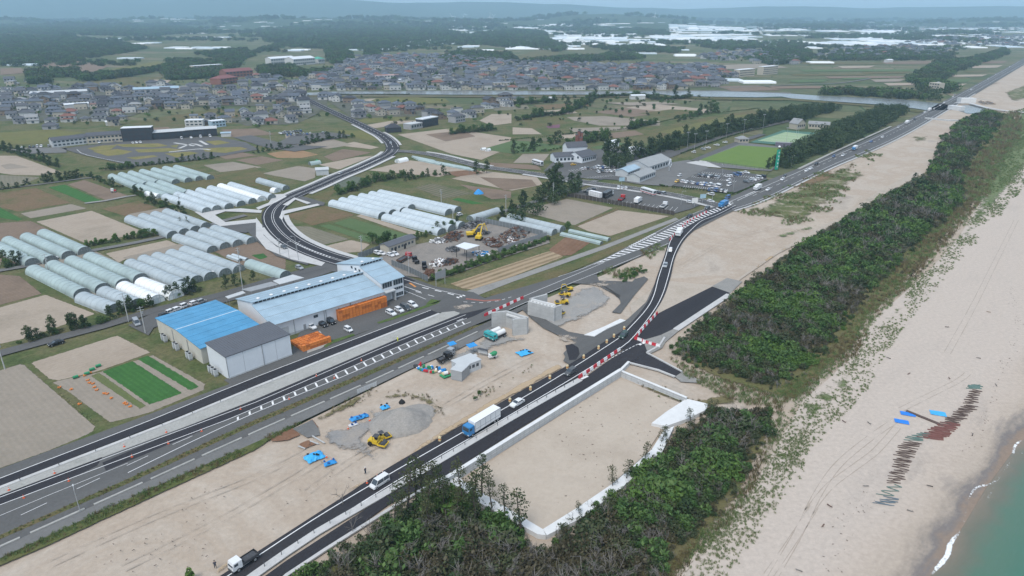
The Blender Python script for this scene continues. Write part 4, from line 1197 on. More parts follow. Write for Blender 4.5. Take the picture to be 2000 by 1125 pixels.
tree_row([(1000,298),(1030,294),(1050,285),(1075,282),(1100,276)],9, 'the row beyond the green field', ('pine0', 'pine1', 'broad0'),(.9,1.3),1.5, 'dark tree')
tree_row([(1140,272),(1165,270),(1190,264)],7, 'the dark clump behind the brick chimneys', ('broad0', 'broad1', 'broad2'),(1.2,1.6),2.5, 'dark round tree')
tree_row([(1228,252),(1250,246),(1280,242)],6, 'the small grove on the plain', B3,(1.3,1.7),2.5, 'dark round tree')
tree_row([(1330,236),(1360,226),(1390,216),(1395,222)],8, 'the grove above the meadow', ('broad0', 'broad1', 'pine0'),(1.2,1.7),3, 'dark grove tree')
tree_row([(1502,330),(1520,322),(1545,308),(1570,296),(1600,284),(1640,270),(1690,246),(1740,226)],34, 'the pine belt along the coast road', ('pine0', 'pine1', 'pine2', 'pine3'),(1.0,1.5),4.5, 'tall dark pine')
tree_row([(1110,287),(1150,278),(1190,272)],7, 'the row behind the restaurant', B3,(1.1,1.5),2, 'dark tree')
tree_row([(880,262),(920,258),(965,254)],8, 'the row right of the tan field', B3,(1.1,1.6),2.5, 'dark tree')
tree_row([(1000,204),(1040,202),(1085,198)],7, 'the near river row', B3,(1.4,2.0),3, 'dark tree')
tree_row([(1010,235),(1060,226),(1100,222),(1150,200),(1170,190),(1250,188),(1290,195),(1350,190)],22, 'the loose line along the near river side', ('broad0', 'broad1', 'broad2', 'pine1'),(1.2,2.1),5, 'dark round tree')
def lib(names_meshes):
 """source shapes for a scatter, kept outside the scene"""
 c = bpy.data.collections.new('cover_shapes')
 for nm, me in names_meshes: c.objects.link(bpy.data.objects.new(nm, me))
 return c
def scatter(name, pts, col):
 """pts: (x, y, z, scale, turn, index)"""
 me = bpy.data.meshes.new(name)
 me.from_pydata([p[:3] for p in pts],[],[])
 for k, ty, j in (('sc', 'FLOAT', 3),('rz', 'FLOAT', 4),('ix', 'INT', 5)):
  me.attributes.new(k, ty, 'POINT').data.foreach_set('value', [p[j] for p in pts])
 o = put(name, me); o['kind'] = 'stuff'
 ng = bpy.data.node_groups.new(name, 'GeometryNodeTree')
 ng.interface.new_socket('Geometry', in_out='INPUT', socket_type='NodeSocketGeometry')
 ng.interface.new_socket('Geometry', in_out='OUTPUT', socket_type='NodeSocketGeometry')
 n, l = ng.nodes, ng.links
 gi, go = n.new('NodeGroupInput'), n.new('NodeGroupOutput')
 ci = n.new('GeometryNodeCollectionInfo')
 ci.inputs['Collection'].default_value = col
 ci.inputs['Separate Children'].default_value = True
 ci.inputs['Reset Children'].default_value = True
 ip = n.new('GeometryNodeInstanceOnPoints')
 ip.inputs['Pick Instance'].default_value = True
 def na(nm, ty):
  a = n.new('GeometryNodeInputNamedAttribute'); a.data_type = ty
  a.inputs['Name'].default_value = nm
  return a.outputs[0]
 cx = n.new('ShaderNodeCombineXYZ')
 l.new(na('rz', 'FLOAT'), cx.inputs[2])
 l.new(gi.outputs[0], ip.inputs['Points']); l.new(ci.outputs[0], ip.inputs['Instance'])
 l.new(na('ix', 'INT'), ip.inputs['Instance Index']); l.new(cx.outputs[0], ip.inputs['Rotation']); l.new(na('sc', 'FLOAT'), ip.inputs['Scale'])
 l.new(ip.outputs[0], go.inputs[0])
 md = o.modifiers.new('cover', 'NODES'); md.node_group = ng
 return o
def in_px(polys, spacing, jit=.5, grow=None, z=0):
 """points on a jittered ground grid inside pixel polygons; spacing may grow with distance"""
 out = []
 for px in polys:
  poly = [g.to_2d() for g in GP(px)]
  xs = [p.x for p in poly]; ys = [p.y for p in poly]
  y = min(ys)
  while y < max(ys):
   st = spacing if not grow else max(spacing, grow * y)
   x = min(xs) + rnd.uniform(0, st)
   while x < max(xs):
    q = (x + rnd.uniform(-jit, jit) * st, y + rnd.uniform(-jit, jit) * st)
    if inside(q, poly): out.append((q[0], q[1], min(seg_dist(Vector(q), poly[i], poly[(i + 1) % len(poly)]) for i in range(len(poly)))))
    x += st
   y += st
 return out
def shrub_mesh(seed, m, w=1.5, h=1.6, n=5, dens=34, ls=.24, twig=False):
 r = random.Random(seed); Cw = MB()
 for k in range(n):
  a = r.uniform(0,6.28); d = w * r.uniform(0,.7)
  clump(Cw, (math.cos(a) * d, math.sin(a) * d, h * r.uniform(.35,.8)), w * r.uniform(.35,.55), dens, ls, r, .4,.8)
 return Cw.mesh('shrub', m)
def twig_mesh(seed, h=2.6):
 r = random.Random(seed); T = MB()
 for _ in range(7):
  p = Vector((r.uniform(-.5,.5), r.uniform(-.5,.5),0)); q = p + Vector((r.gauss(0,.4), r.gauss(0,.4), h * r.uniform(.5,.8)))
  T.tube(p, q, .04,.025,3, False)
  for _ in range(4):
   a = p.lerp(q, r.uniform(.4,1)); T.tube(a, a + Vector((r.gauss(0,.45), r.gauss(0,.45), r.uniform(.2,.9))),.022,.01,3, False)
 return T.mesh('twigs', BARKG)
def tuft_mesh(seed, m, w=.6, h=.5, n=26, ls=.2):
 r = random.Random(seed); g = MB()
 for _ in range(n):
  a = r.uniform(0,6.28); d = w * r.random() ** .7
  p = Vector((math.cos(a) * d, math.sin(a) * d, 0)); b = Vector((-math.sin(a), math.cos(a),0)) * .05
  q = p + Vector((r.gauss(0,.14), r.gauss(0,.14), h * r.uniform(.6,1.2)))
  g.add([p - b, p + b, q + b * .8, q - b * .8],[(0,1,2,3)], r.random())
 return g.mesh('tuft', m)
SHR = lib([('shrub_%02d' % i, shrub_mesh(100 + i, m, ls=ls)) for i, (m, ls) in enumerate(
 [(BROAD, .26),(BROAD, .26),(LIME, .26),(DARKS, .22),(DARKS, .22),(BROWNS, .2),(BROWNS, .2),(PINE, .24)])] + [('twigs_%02d' % i, twig_mesh(120 + i)) for i in range(2)])
T1 = [(1300,692),(1330,655),(1372,622),(1420,585),(1470,545),(1530,502),(1600,455),(1700,400),(1800,345),(1822,310),(1835,270),(1880,232),(1925,218),(1965,226),(1950,262),
   (1905,305),(1880,350),(1885,395),(1850,430),(1800,470),(1760,515),(1715,560),(1680,610),(1640,660),(1590,715),(1560,745),(1510,762),(1440,745),(1370,722)]
T2 = [(560,1150),(640,1085),(720,1030),(800,985),(870,955),(905,965),(1058,1060),(1110,1025),(1200,962),(1290,880),(1330,835),(1390,800),(1440,800),(1515,800),(1500,850),(1455,930),(1420,985),(1380,1020),(1340,1060),(1300,1130),(1200,1260),(460,1260)]
pts = []
for x, y, e in in_px([T1, T2],1.5,.6,.0075):
 a = mnoise.noise((x * .035, y * .035,3)); b = mnoise.noise((x * .11, y * .11,8)); c = mnoise.noise((x * .3, y * .3,1))
 edge = min(1, e / 7)
 v = 1.3 * a + .7 * b + .25 * rnd.uniform(-1,1)
 if e < 2 and rnd.random() < .25 or c < -.5 and e > 6: continue
 ix = (2 if rnd.random() < .45 else rnd.choice((0,1))) if v > .3 else rnd.choice((0,1,0,3,4)) if v > .0 else rnd.choice((3,4,0,7,3)) if v > -.3 else rnd.choice((5,6,5,4,8))
 if rnd.random() < .07: ix = rnd.choice((8,9))
 far = max(1, y / 210)
 pts.append((x, y, -.3,(.6 + .75 * edge + .6 * max(0, c) + .4 * b) * rnd.uniform(.7,1.35) * min(1.7, far) * (1.3 if y < 170 else 1), rnd.uniform(0,6.28), ix))
scatter('coastal_thicket', pts, SHR)
TUF = lib([('tuft_%02d' % i, tuft_mesh(140 + i, m, w=w, h=h)) for i, (m, w, h) in enumerate([(GRASSL, .6,.5),(GRASSL, .8,.6),(DRYG, .7,.6),(DRYG, .9,.7),(BROWNS, .6,.5)])])
SL1 = [(1960,226),(1990,215),(1995,262),(1960,320),(1925,385),(1870,445),(1830,500),(1775,560),(1710,625),(1680,690),(1615,735),(1570,780),(1530,790),(1520,850),(1490,905),(1460,975),(1400,1055),(1300,1160),
    (1300,1120),(1350,1055),(1430,985),(1500,860),(1520,800),(1450,788),(1390,765),(1340,735),(1310,700),(1400,738),(1510,768),(1590,715),(1640,660),(1715,560),(1800,470),(1880,395),(1880,340),(1950,262)]
pts = []
for x, y, e in in_px([SL1],1.0,.6,.006):
 v = mnoise.noise((x * .05, y * .05,13)) + .4 * rnd.uniform(-1,1)
 pts.append((x, y, -.05, rnd.uniform(.7,1.3) * max(1, y / 200), rnd.uniform(0,6.28), rnd.choice((0,1)) if v > .1 else rnd.choice((2,3,1)) if v > -.25 else rnd.choice((4,3))))
scatter('dune_grass', pts, TUF)
BG = [(1300,1150),(1380,1045),(1450,960),(1500,880),(1530,790),(1600,735),(1680,650),(1750,570),(1830,500),(1900,400),(1950,300),(1990,215),(2040,205),(2040,300),(1990,380),(1930,450),(1850,540),(1790,610),(1730,690),(1690,770),(1610,850),(1560,940),(1490,1040),(1400,1160)]
pts = []
for x, y, e in in_px([BG],.48,.6,.0034):
 c_, s_ = x * .7 + y * .72, x * .72 - y * .7
 v = mnoise.fractal((c_ * .03, s_ * .09,21),1,2,5) + .3 * mnoise.noise((x * .5, y * .5,2))
 if v * .8 + rnd.uniform(-.35,.35) + (.14 if e > 6 else -.12 + e * .04) < .12: continue
 pts.append((x, y, .02, rnd.uniform(.3,.75) * max(1, y / 220), rnd.uniform(0,6.28),0 if rnd.random() < .8 else 1))
scatter('beach_grass', pts, TUF)
WD = [[(735,770),(760,765),(810,762),(850,775),(880,800),(865,815),(840,800),(800,780)],[(600,820),(690,772),(735,752),(738,762),(700,795),(620,830)],[(895,790),(935,765),(1010,735),(1040,712),(1045,718),(1010,745),(950,775)],
   [(1215,745),(1290,752),(1350,778),(1440,770),(1390,800),(1345,800),(1260,766)]]
pts = [(x, y, 0, rnd.uniform(.3,.8), rnd.uniform(0,6.28), rnd.choice((0,2,2,3,4))) for x, y, e in in_px(WD, 1.0,.6) if mnoise.noise((x * .2, y * .2,4)) + rnd.uniform(-.3,.3) > .12]
pts += [(x, y, .05, rnd.uniform(.5,1.0), rnd.uniform(0,6.28), rnd.choice((0,0,1,2))) for x, y, e in in_px([[(-80,1128),(0,1090),(250,973),(353,929),(500,862),(604,817),(530,860),(500,876),(330,954),(200,1013),(100,1058),(0,1100),(-80,1135)]],.7,.6) if mnoise.noise((x * .15, y * .15,4)) + rnd.uniform(-.2,.2) > -.2]
pts += [(x, y, .1, rnd.uniform(.35,.6), rnd.uniform(0,6.28), rnd.choice((0,2))) for x, y, e in in_px([[(-80,1082),(0,1046),(250,936),(500,820),(720,725),(925,637),(925,642),(720,734),(500,829),(250,945),(0,1054),(-80,1090)]],.7,.6)]
CG = [[(1440,415),(1500,380),(1600,335),(1700,290),(1735,295),(1680,335),(1640,400),(1600,430),(1540,440)],[(1165,535),(1230,500),(1300,470),(1300,485),(1255,520),(1235,552),(1190,556)],[(735,806),(790,800),(810,812),(770,820)]]
pts += [(x, y, 0, rnd.uniform(.8,1.8), rnd.uniform(0,6.28), rnd.choice((0,1,0,2))) for x, y, e in in_px(CG[:2],1.6,.6) if mnoise.fractal((x * .05, y * .05,9),1,2,4) + rnd.uniform(-.15,.15) > .12]
scatter('roadside_weeds', pts, TUF)
bush = [(x, y, -.1, rnd.uniform(.5,.9), rnd.uniform(0,6.28), rnd.choice((0,1,2))) for x, y, e in in_px([[(912,785),(925,772),(940,768),(938,778),(920,787)],[(1205,545),(1250,520),(1262,530),(1220,552)]],1.1,.6) if rnd.random() < .7]
scatter('green_shrubbery', bush, SHR)
def wood_mesh(seed, m, w=9, h=9, n=9, dens=26, ls=1.25):
 r = random.Random(seed); Cw = MB()
 for k in range(n):
  a = r.uniform(0,6.28); d = w * r.random() ** .6 * .85
  clump(Cw, (math.cos(a) * d, math.sin(a) * d, h * r.uniform(.3,.72)), r.uniform(2.6,4.0), dens, ls, r, .55,.9)
 return Cw.mesh('wood', m)
WOD = lib([('wood_%02d' % i, wood_mesh(160 + i, m)) for i, m in enumerate([PINE, PINE, DARKS, BROAD, BROAD])])
PWD = lib([('pine_wood_%02d' % i, wood_mesh(170 + i, PINE, w=4.5, h=11, n=6, dens=44, ls=.75)) for i in range(3)])
belt = [[(1512,328),(1550,296),(1600,268),(1640,246),(1690,228),(1750,214),(1772,219),(1745,236),(1640,286),(1530,330)],[(1535,226),(1550,214),(1600,212),(1640,214),(1600,224),(1570,236),(1545,238)],
  [(1250,312),(1300,296),(1400,268),(1500,244),(1540,236),(1535,227),(1480,240),(1380,264),(1290,290),(1240,304)],[(1176,322),(1234,312),(1238,322),(1185,332)],[(1000,432),(1070,398),(1130,368),(1140,372),(1075,404),(1010,438)]]
pts = [(x, y, -rnd.random() * 2.5, rnd.uniform(.55,1.1), rnd.uniform(0,6.28), rnd.randrange(3)) for x, y, e in in_px(belt, 4.8,.6)]
scatter('pine_wood', pts, PWD)
WP = [[(0,70),(160,75),(230,82),(290,95),(250,103),(215,108),(190,112),(120,118),(0,128)],[(700,62),(740,48),(830,50),(880,62),(930,75),(920,85),(850,80),(780,82),(700,85),(640,78),(620,68)],
   [(500,97),(540,88),(600,75),(700,85),(770,85),(740,98),(640,96),(560,92),(500,105)],[(636,97),(650,93),(685,105),(690,120),(650,126),(638,118)],[(712,98),(735,95),(740,112),(715,112)],
   [(850,113),(930,101),(1000,108),(1010,118),(920,126),(860,124)],[(920,68),(1000,60),(1060,62),(1075,78),(1110,92),(1095,103),(1020,92),(1000,95),(930,86)],
   [(1000,122),(1060,116),(1100,111),(1180,109),(1190,104),(1240,106),(1262,116),(1180,119),(1100,124),(1030,128)],[(1000,46),(1100,48),(1200,55),(1300,62),(1310,70),(1200,66),(1000,54)],
   [(1500,90),(1560,82),(1585,105),(1580,120),(1500,128),(1470,112)],[(1620,108),(1700,100),(1860,105),(1860,116),(1750,118),(1620,118)],[(1770,158),(1830,122),(1900,116),(1960,96),(1975,104),(1870,140),(1820,167),(1790,166)],
   [(330,118),(460,120),(490,108),(470,128),(420,152),(330,157),(318,142)],[(55,140),(90,137),(95,162),(60,166)],[(100,138),(150,135),(155,150),(105,152)],[(140,150),(300,137),(330,128),(332,134),(250,150),(170,160)],
   [(380,105),(480,95),(500,110),(440,122)],[(1150,92),(1260,90),(1340,96),(1320,104),(1200,100)],[(1360,90),(1450,86),(1500,92),(1420,100)],[(500,132),(560,130),(600,142),(640,138),(650,148),(560,150),(510,146)],
   [(1640,178),(1760,183),(1810,190),(1830,196),(1780,194),(1690,188),(1600,184)],[(1790,172),(1840,165),(1870,172),(1850,184),(1805,186)],[(500,60),(620,52),(650,62),(600,72),(520,82)],[(0,40),(250,45),(400,60),(300,72),(0,66)]]
pts = []
for x, y, e in in_px(WP, 9,.5,.0085):
 pts.append((x, y, -1, rnd.uniform(.8,1.15) * max(1, y / 2200), rnd.uniform(0,6.28), rnd.choice((0,1,2,2,3,4))))
for x, y, e in in_px([[(0,30),(2000,36),(2000,118),(1500,118),(700,100),(400,128),(0,130)]],26,.5,.011):
 v = mnoise.fractal((x * .0016, y * .0022,31),1,2,4)
 if v + rnd.uniform(-.08,.08) < (.3 if x > 0 and y < 4300 else .2): continue
 pts.append((x, y, max(-1, mid_h(x, y, (y - 4200) / 4600) if 4200 < y < 8800 else -1) - 1, rnd.uniform(.8,1.2) * max(1, y / 2000), rnd.uniform(0,6.28), rnd.choice((0,1,2,3))))
scatter('distant_woods', pts, WOD)
TWN = [[(0,166),(300,160),(560,152),(650,170),(640,235),(500,250),(200,245),(0,240)],[(520,120),(900,108),(1300,122),(1450,150),(1380,174),(800,176),(560,178)],[(640,188),(900,196),(1000,215),(930,240),(720,245)],[(1000,190),(1400,190),(1440,205),(1330,240),(1100,265),(980,250)]]
pts = []
for x, y, e in in_px(TWN, 17,.6,.02):
 if rnd.random() > .5: continue
 pts.append((x, y, -.4, rnd.uniform(1.2,2.6), rnd.uniform(0,6.28), rnd.choice((0,1,3,4,7,0,2))))
for x, y, e in in_px([[(560,171),(640,140),(660,124),(830,106),(1000,118),(1150,126),(1380,126),(1450,148),(1400,168),(1000,172)],[(1360,112),(1400,98),(1570,110),(1560,126),(1440,124)],[(1580,108),(1650,96),(1760,86),(1880,96),(1840,113),(1640,113)]],20,.6,.018):
 if rnd.random() < .3 + .5 * mnoise.noise((x * .008, y * .004,3)): pts.append((x, y, -.4, rnd.uniform(2.2,4.5), rnd.uniform(0,6.28), rnd.choice((0,1,3,4,7))))
scatter('garden_shrubbery', pts, SHR)
hedge = []
for p in smooth_line([(846,547),(890,532),(940,514),(985,499),(1035,482),(1070,466)],.8) + smooth_line([(1000,288),(1060,296),(1110,284)],3): hedge.append((p.x + rnd.gauss(0,.5), p.y + rnd.gauss(0,.5),-.3, rnd.uniform(.8,1.4), rnd.uniform(0,6.28), rnd.choice((0,1,2,3))))
for px in [[(1100,262),(1240,250),(1330,230),(1480,212)],[(1330,300),(1420,268),(1500,245)],[(1290,362),(1314,366),(1433,378)],[(1440,378),(1475,362),(1499,352)],[(0,285),(60,296)],[(640,184),(800,184)],[(1290,189),(1400,194),(1540,197)],[(975,275),(1120,262),(1180,262)]]:
 L = smooth_line(px, 1.6)
 hedge += [(p.x, p.y, -.3, rnd.uniform(.5,.8), rnd.uniform(0,6.28), rnd.choice((0,1,3,7))) for p in L]
scatter('clipped_hedges', hedge, SHR)
und = []
for L, hs, tall in ROWS:
 s = arclen(L); d = 0
 while d < s[-1]:
  p, dr = at_len(L, s, d)
  w = 1.2 if not tall else 3
  und.append((p.x + rnd.gauss(0, w), p.y + rnd.gauss(0, w),-.3, rnd.uniform(.7,1.5) * (hs if not tall else 1.0) * 1.15, rnd.uniform(0,6.28), rnd.choice((0,1,3,4,7,7,3))))
  d += rnd.uniform(.7,1.9) if not tall else rnd.uniform(2,5)
scatter('hedgerow_undergrowth', und, SHR)
def solo(px, keys, hs, label, group=None):
 for (x, y), lb in zip(px, label):
  g = G(x, y)
  tree(rnd.choice(keys),(g.x, g.y, -.3), rnd.uniform(*hs), lb, group)
TALL = ('tall0', 'tall1', 'tall2')
px = [(795,1000),(812,985),(826,970),(838,992),(850,965),(858,985),(905,985),(925,1000),(940,975),(962,1000),(985,1010),(1018,1045),(770,1012),(784,1025),(832,1020),(868,1000),(890,1020),(842,1040),(930,1025)]
px.sort()
solo(px, TALL, (.75,1.15),[f'spindly leaning pine, {nth(i)} from left in the stand at the pit corner' for i in range(len(px))], 'spindly pines at the pit corner')
px = [(690,1040),(760,1030),(775,1050),(880,1040),(905,1060),(955,1075),(1000,1085),(740,1075)]
px.sort()
solo(px, ('bare0', 'bare1', 'bare2'),(.9,1.3),[f'grey leafless tree, {nth(i)} from the left in the lower thicket' for i in range(len(px))], 'leafless trees of the lower thicket')
px = [(1118,1018),(1132,1010),(1150,996),(1196,955),(1206,950),(1222,940),(1252,908),(1258,902),(1290,868),(1300,858),(1312,850),(1350,828),(1380,818),(1394,812)]
solo(px, ('tall0', 'tall1', 'tall2', 'bare1'),(.36,.62),[f'small ragged pine, {nth(i)} from the left along the white pit edge' for i in range(len(px))], 'ragged pines along the pit edge')
px = [(1470,560),(1515,530),(1540,515),(1625,462),(1770,375),(1785,352),(1845,280)]
solo(px, ('tall1', 'pine2'),(.5,.75),[f'small ragged pine, {nth(i)} from the left on the landward thicket edge' for i in range(len(px))], 'ragged pines on the thicket edge')
solo([(375,1135)],('fresh0',),(.75,.8),['small leafy green tree alone on the sand at the bottom edge'])
solo([(670,985)],('bare1',),(1.2,1.25),['tall brown leafless tree overlapping the new bypass road'])
W_LB = mat('pale_blue_roof_sheet', (.32,.43,.51),.45,.0, var=.12, scale=.22)
W_BL = mat('bright_blue_roof_sheet', (.075,.27,.46),.5,.0, var=.16, scale=.22)
W_DG = mat('dark_grey_roof_sheet', (.10,.105,.12),.5, var=.06, scale=.3)
W_WH = mat('white_wall_panel', (.66,.69,.72),.55, var=.04, scale=.4)
W_CR = mat('cream_wall_panel', (.52,.50,.44),.7, var=.08, scale=.4)
W_GY = mat('pale_grey_wall', (.48,.50,.51),.7, var=.06, scale=.4)
W_MG = mat('mid_grey_metal', (.28,.29,.30),.5, var=.1, scale=.6)
W_DK = mat('dark_opening', (.02,.021,.023),.8, var=0)
W_BK = mat('black_cladding', (.035,.037,.045),.6, var=.15, scale=.5)
W_BR = mat('red_brick', (.23,.105,.08),.85, var=.15, scale=1.2)
W_TM = mat('timber', (.25,.18,.12),.8, var=.2, scale=1.0)
GLASS = mat('window_glass', (.045,.06,.075),.12, var=0, spec=.6)
ORANGE = mat('orange_plastic', (.62,.20,.045),.55, var=.14, scale=.9)
ORANGD = mat('dark_orange_plastic', (.42,.125,.03),.6, var=.12, scale=1)
STEEL = mat('galvanised_steel', (.42,.43,.44),.4,.3, var=.12, scale=1)
DSTEEL = mat('dark_steel', (.07,.072,.078),.5,.2, var=.2, scale=1)
CONCW = mat('formwork_concrete', (.42,.425,.42),.85, var=.13, scale=.45)
CONCL = mat('fresh_white_concrete', (.64,.645,.64),.85, var=.08, scale=.5)
RUST = mat('rusty_scrap', (.14,.075,.05),.85,.1, var=.5, scale=1.5)
SCRAPG = mat('grey_scrap', (.22,.22,.225),.7,.2, var=.5, scale=1.6)
YELLOW = mat('machine_yellow', (.62,.42,.03),.5, var=.12, scale=1)
BLUETARP = mat('blue_tarpaulin', (.03,.26,.60),.55, var=.2, scale=1.5)
BLUEB = mat('bright_blue_sheet', (.05,.38,.75),.5, var=.12, scale=1)
RUBBER = mat('rubber', (.02,.02,.021),.85, var=0)
REDP_ = mat('red_plastic', (.52,.03,.045),.5, var=.1)
WHITEP = mat('white_plastic', (.74,.74,.74),.5, var=.05)
YELP = mat('cream_plastic', (.66,.55,.33),.5, var=.1)
def part(p, name, mb, m, smooth=False): return mb.obj(name, m, p, smooth)
_win = {}
def window(p, x, y, z, w, h, face, m=None, frame=True):
 """one window: a pane in its own frame, standing 4 cm proud; face 'y-','y+','x-','x+'"""
 k = (round(w, 2), round(h, 2), frame)
 if k not in _win:
  fr = MB(); t = .07
  fr.box(-w/2 - t, w/2 + t, -.03,.03,-h/2 - t, -h/2); fr.box(-w/2 - t, w/2 + t, -.03,.03, h/2, h/2 + t)
  fr.box(-w/2 - t, -w/2,-.03,.03,-h/2, h/2); fr.box(w/2, w/2 + t, -.03,.03,-h/2, h/2)
  if w > 1.1: fr.box(-.03,.03,-.032,.028,-h/2, h/2)
  _win[k] = (MB().box(-w/2, w/2,-.015,.02,-h/2, h/2).mesh('window', GLASS), fr.mesh('frame', W_MG))
 o = put('window', _win[k][0], p)
 o.location = (x, y, z)
 o.rotation_euler = (0,0, {'y-': 0, 'y+': PI, 'x-': -PI / 2, 'x+': PI / 2}[face])
 if frame: put('frame', _win[k][1], o)
 return o
def winrow(p, face, a0, a1, n, z, w, h, off, frame=True):
 for i in range(n):
  a = a0 + (a1 - a0) * (i + .5) / n
  if face[0] == 'y': window(p, a, off, z, w, h, face, frame=frame)
  else: window(p, off, a, z, w, h, face, frame=frame)
def roof_gable(mb, x0, x1, y0, y1, ze, zr, yr=None, oh=.5, t=.18):
 """two slabs meeting at a ridge along x"""
 yr = (y0 + y1) / 2 if yr is None else yr
 s0 = (zr - ze) / (yr - y0); s1 = (zr - ze) / (y1 - yr)
 mb.extr_x([(y0 - oh, ze - oh * s0 + .02),(yr, zr + .02),(yr, zr + .02 + t),(y0 - oh, ze - oh * s0 + .02 + t)], x0 - oh, x1 + oh)
 mb.extr_x([(yr + .003, zr + .02),(y1 + oh, ze - oh * s1 + .02),(y1 + oh, ze - oh * s1 + .02 + t),(yr + .003, zr + .02 + t)], x0 - oh, x1 + oh)
 return mb
def seams(mb, x0, x1, y0, z0, y1, z1, n, h=.05, w=.06):
 """standing seams across a roof slope"""
 for i in range(n + 1):
  x = x0 + (x1 - x0) * i / n
  mb.extr_x([(y0, z0),(y1, z1),(y1, z1 + h),(y0, z0 + h)], x - w / 2, x + w / 2)
 return mb
def lines_along(mb, x0, x1, y0, z0, y1, z1, fr, w=.12, h=.05):
 for f in fr:
  y = y0 + (y1 - y0) * f; z = z0 + (z1 - z0) * f
  mb.box(x0, x1, y - w / 2, y + w / 2, z, z + h)
 return mb
def box_building(name, label, cat, o, a, L, D, h, wall, roof, rtype='flat', rh=1.5, wins=(), door=(), parapet=.0, oh=.4, group=None, ridge='x', frame=True, base=-.6):
 """o: ground point of the near left corner; a: direction of the near wall; walls, roof, windows, doors as parts"""
 t = thing(name, label, cat, (o[0], o[1],0), a, group)
 w = MB()
 if rtype == 'flat':
  w.box(0, L, 0, D, base, h)
  part(t, 'wall', w, wall)
  r = MB().box(-.12, L + .12,-.12, D + .12, h + .003, h + .2)
  if parapet:
   r.box(-.1, L + .1,-.1,.12, h + .2, h + .2 + parapet); r.box(-.1, L + .1, D - .12, D + .1, h + .2, h + .2 + parapet)
   r.box(-.1,.12,.12, D - .12, h + .2, h + .2 + parapet); r.box(L - .12, L + .1,.12, D - .12, h + .2, h + .2 + parapet)
  part(t, 'roof', r, roof)
 elif rtype == 'gable':
  if ridge == 'x':
   w.extr_x([(0, base),(D, base),(D, h),(D / 2, h + rh),(0, h)],0, L)
   r = roof_gable(MB(),0, L, 0, D, h, h + rh, oh=oh)
  else:
   w.extr_y([(0, base),(L, base),(L, h),(L / 2, h + rh),(0, h)],0, D)
   q = roof_gable(MB(),0, D, 0, L, h, h + rh, oh=oh)
   r = MB(); r.v = [(v[1], v[0], v[2]) for v in q.v]; r.f = [f[::-1] for f in q.f]
  part(t, 'wall', w, wall); part(t, 'roof', r, roof)
 elif rtype == 'shed':
  w.extr_x([(0, base),(D, base),(D, h + rh),(0, h)],0, L)
  part(t, 'wall', w, wall)
  s = rh / D
  part(t, 'roof', MB().extr_x([(-oh, h - oh * s + .02),(D + oh, h + rh + oh * s + .02),(D + oh, h + rh + oh * s + .2),(-oh, h - oh * s + .2)],-oh, L + oh), roof)
 elif rtype == 'hip':
  w.box(0, L, 0, D, base, h)
  part(t, 'wall', w, wall)
  i = min(L, D) / 2
  vs = [(-oh, -oh, h),(L + oh, -oh, h),(L + oh, D + oh, h),(-oh, D + oh, h)]
  vs += [(i, D / 2, h + rh),(L - i, D / 2, h + rh)] if L >= D else [(L / 2, i, h + rh),(L / 2, D - i, h + rh)]
  fs = [(0,1,5,4),(1,2,5),(2,3,4,5),(3,0,4)] if L >= D else [(0,1,4),(1,2,5,4),(2,3,5),(3,0,4,5)]
  part(t, 'roof', MB().add(vs, fs + [(3,2,1,0)]), roof)
 for (face, a0, a1, n, z, ww, hh) in wins:
  winrow(t, face, a0, a1, n, z, ww, hh, {'y-': -.03, 'y+': D + .03, 'x-': -.03, 'x+': L + .03}[face], frame)
 for (face, a, ww, hh) in door:
  d = MB()
  if face == 'y-': d.box(a - ww / 2, a + ww / 2,-.06,-.012,0, hh)
  elif face == 'x-': d.box(-.06,-.012, a - ww / 2, a + ww / 2,0, hh)
  else: d.box(L + .012, L + .06, a - ww / 2, a + ww / 2,0, hh)
  part(t, 'door', d, W_DK)
 return t
AC = math.radians(45)
t = thing('cold_store', 'white windowless cold store with dark grey roof at the roadside', 'warehouse', (-83.2,176.2,0), math.radians(47))
part(t, 'wall', MB().extr_x([(0,-.5),(12.6,-.5),(12.6,7.35),(0,7.1)],0,20.6), W_WH)
part(t, 'roof', MB().extr_x([(-.25,7.1),(12.8,7.36),(12.8,7.62),(-.25,7.36)],-.25,20.85), W_DG)
part(t, 'downpipe', MB().tube((11.2,-.1,0),(11.2,-.1,7.0),.09), W_MG)
part(t, 'corner_trim', MB().box(-.04,.14,-.05,.1,0,7.1), W_MG)
part(t, 'plinth', MB().box(-.06,20.66,-.06,.02,-.4,.45), W_GY)
part(t, 'roof_seams', seams(MB(),.2,20.4,.1,7.37,12.5,7.62,26,.04,.05), W_DG)
pnl = MB()
for x in (5.2,11.3,15.6): pnl.box(x - .03, x + .03,-.02,.01,.5,7.0)
part(t, 'panel_joints', pnl, W_MG)
t = thing('blue_roof_store', 'cream walled store with the bright blue sheet roof', 'warehouse', (-94.9,185.9,0), math.radians(47.5))
part(t, 'wall', MB().extr_x([(0,-.5),(33,-.5),(33,4.9),(16.5,5.9),(0,4.9)],0,20.4), W_CR)
E_ = MB()
part(t, 'roof', roof_gable(MB(),0,20.4,0,33,4.95,5.95, oh=.3), W_BL)
part(t, 'ridge_cap', MB().box(-.3,20.7,16.3,16.7,6.13,6.24), mat('pale_ridge', (.5,.62,.7),.5))
part(t, 'roof_seams', lines_along(lines_along(MB(),-.3,20.7,0,5.14,16.5,6.14,(.12,.33,.55,.8),.1,.045),-.3,20.7,33,5.14,16.5,6.14,(.15,.4,.62,.85),.1,.045), mat('dark_blue_seam', (.04,.19,.34),.5))
for y in (9.5,20.5): part(t, 'downpipe', MB().tube((-.12, y, 0),(-.12, y, 4.8),.09), W_MG)
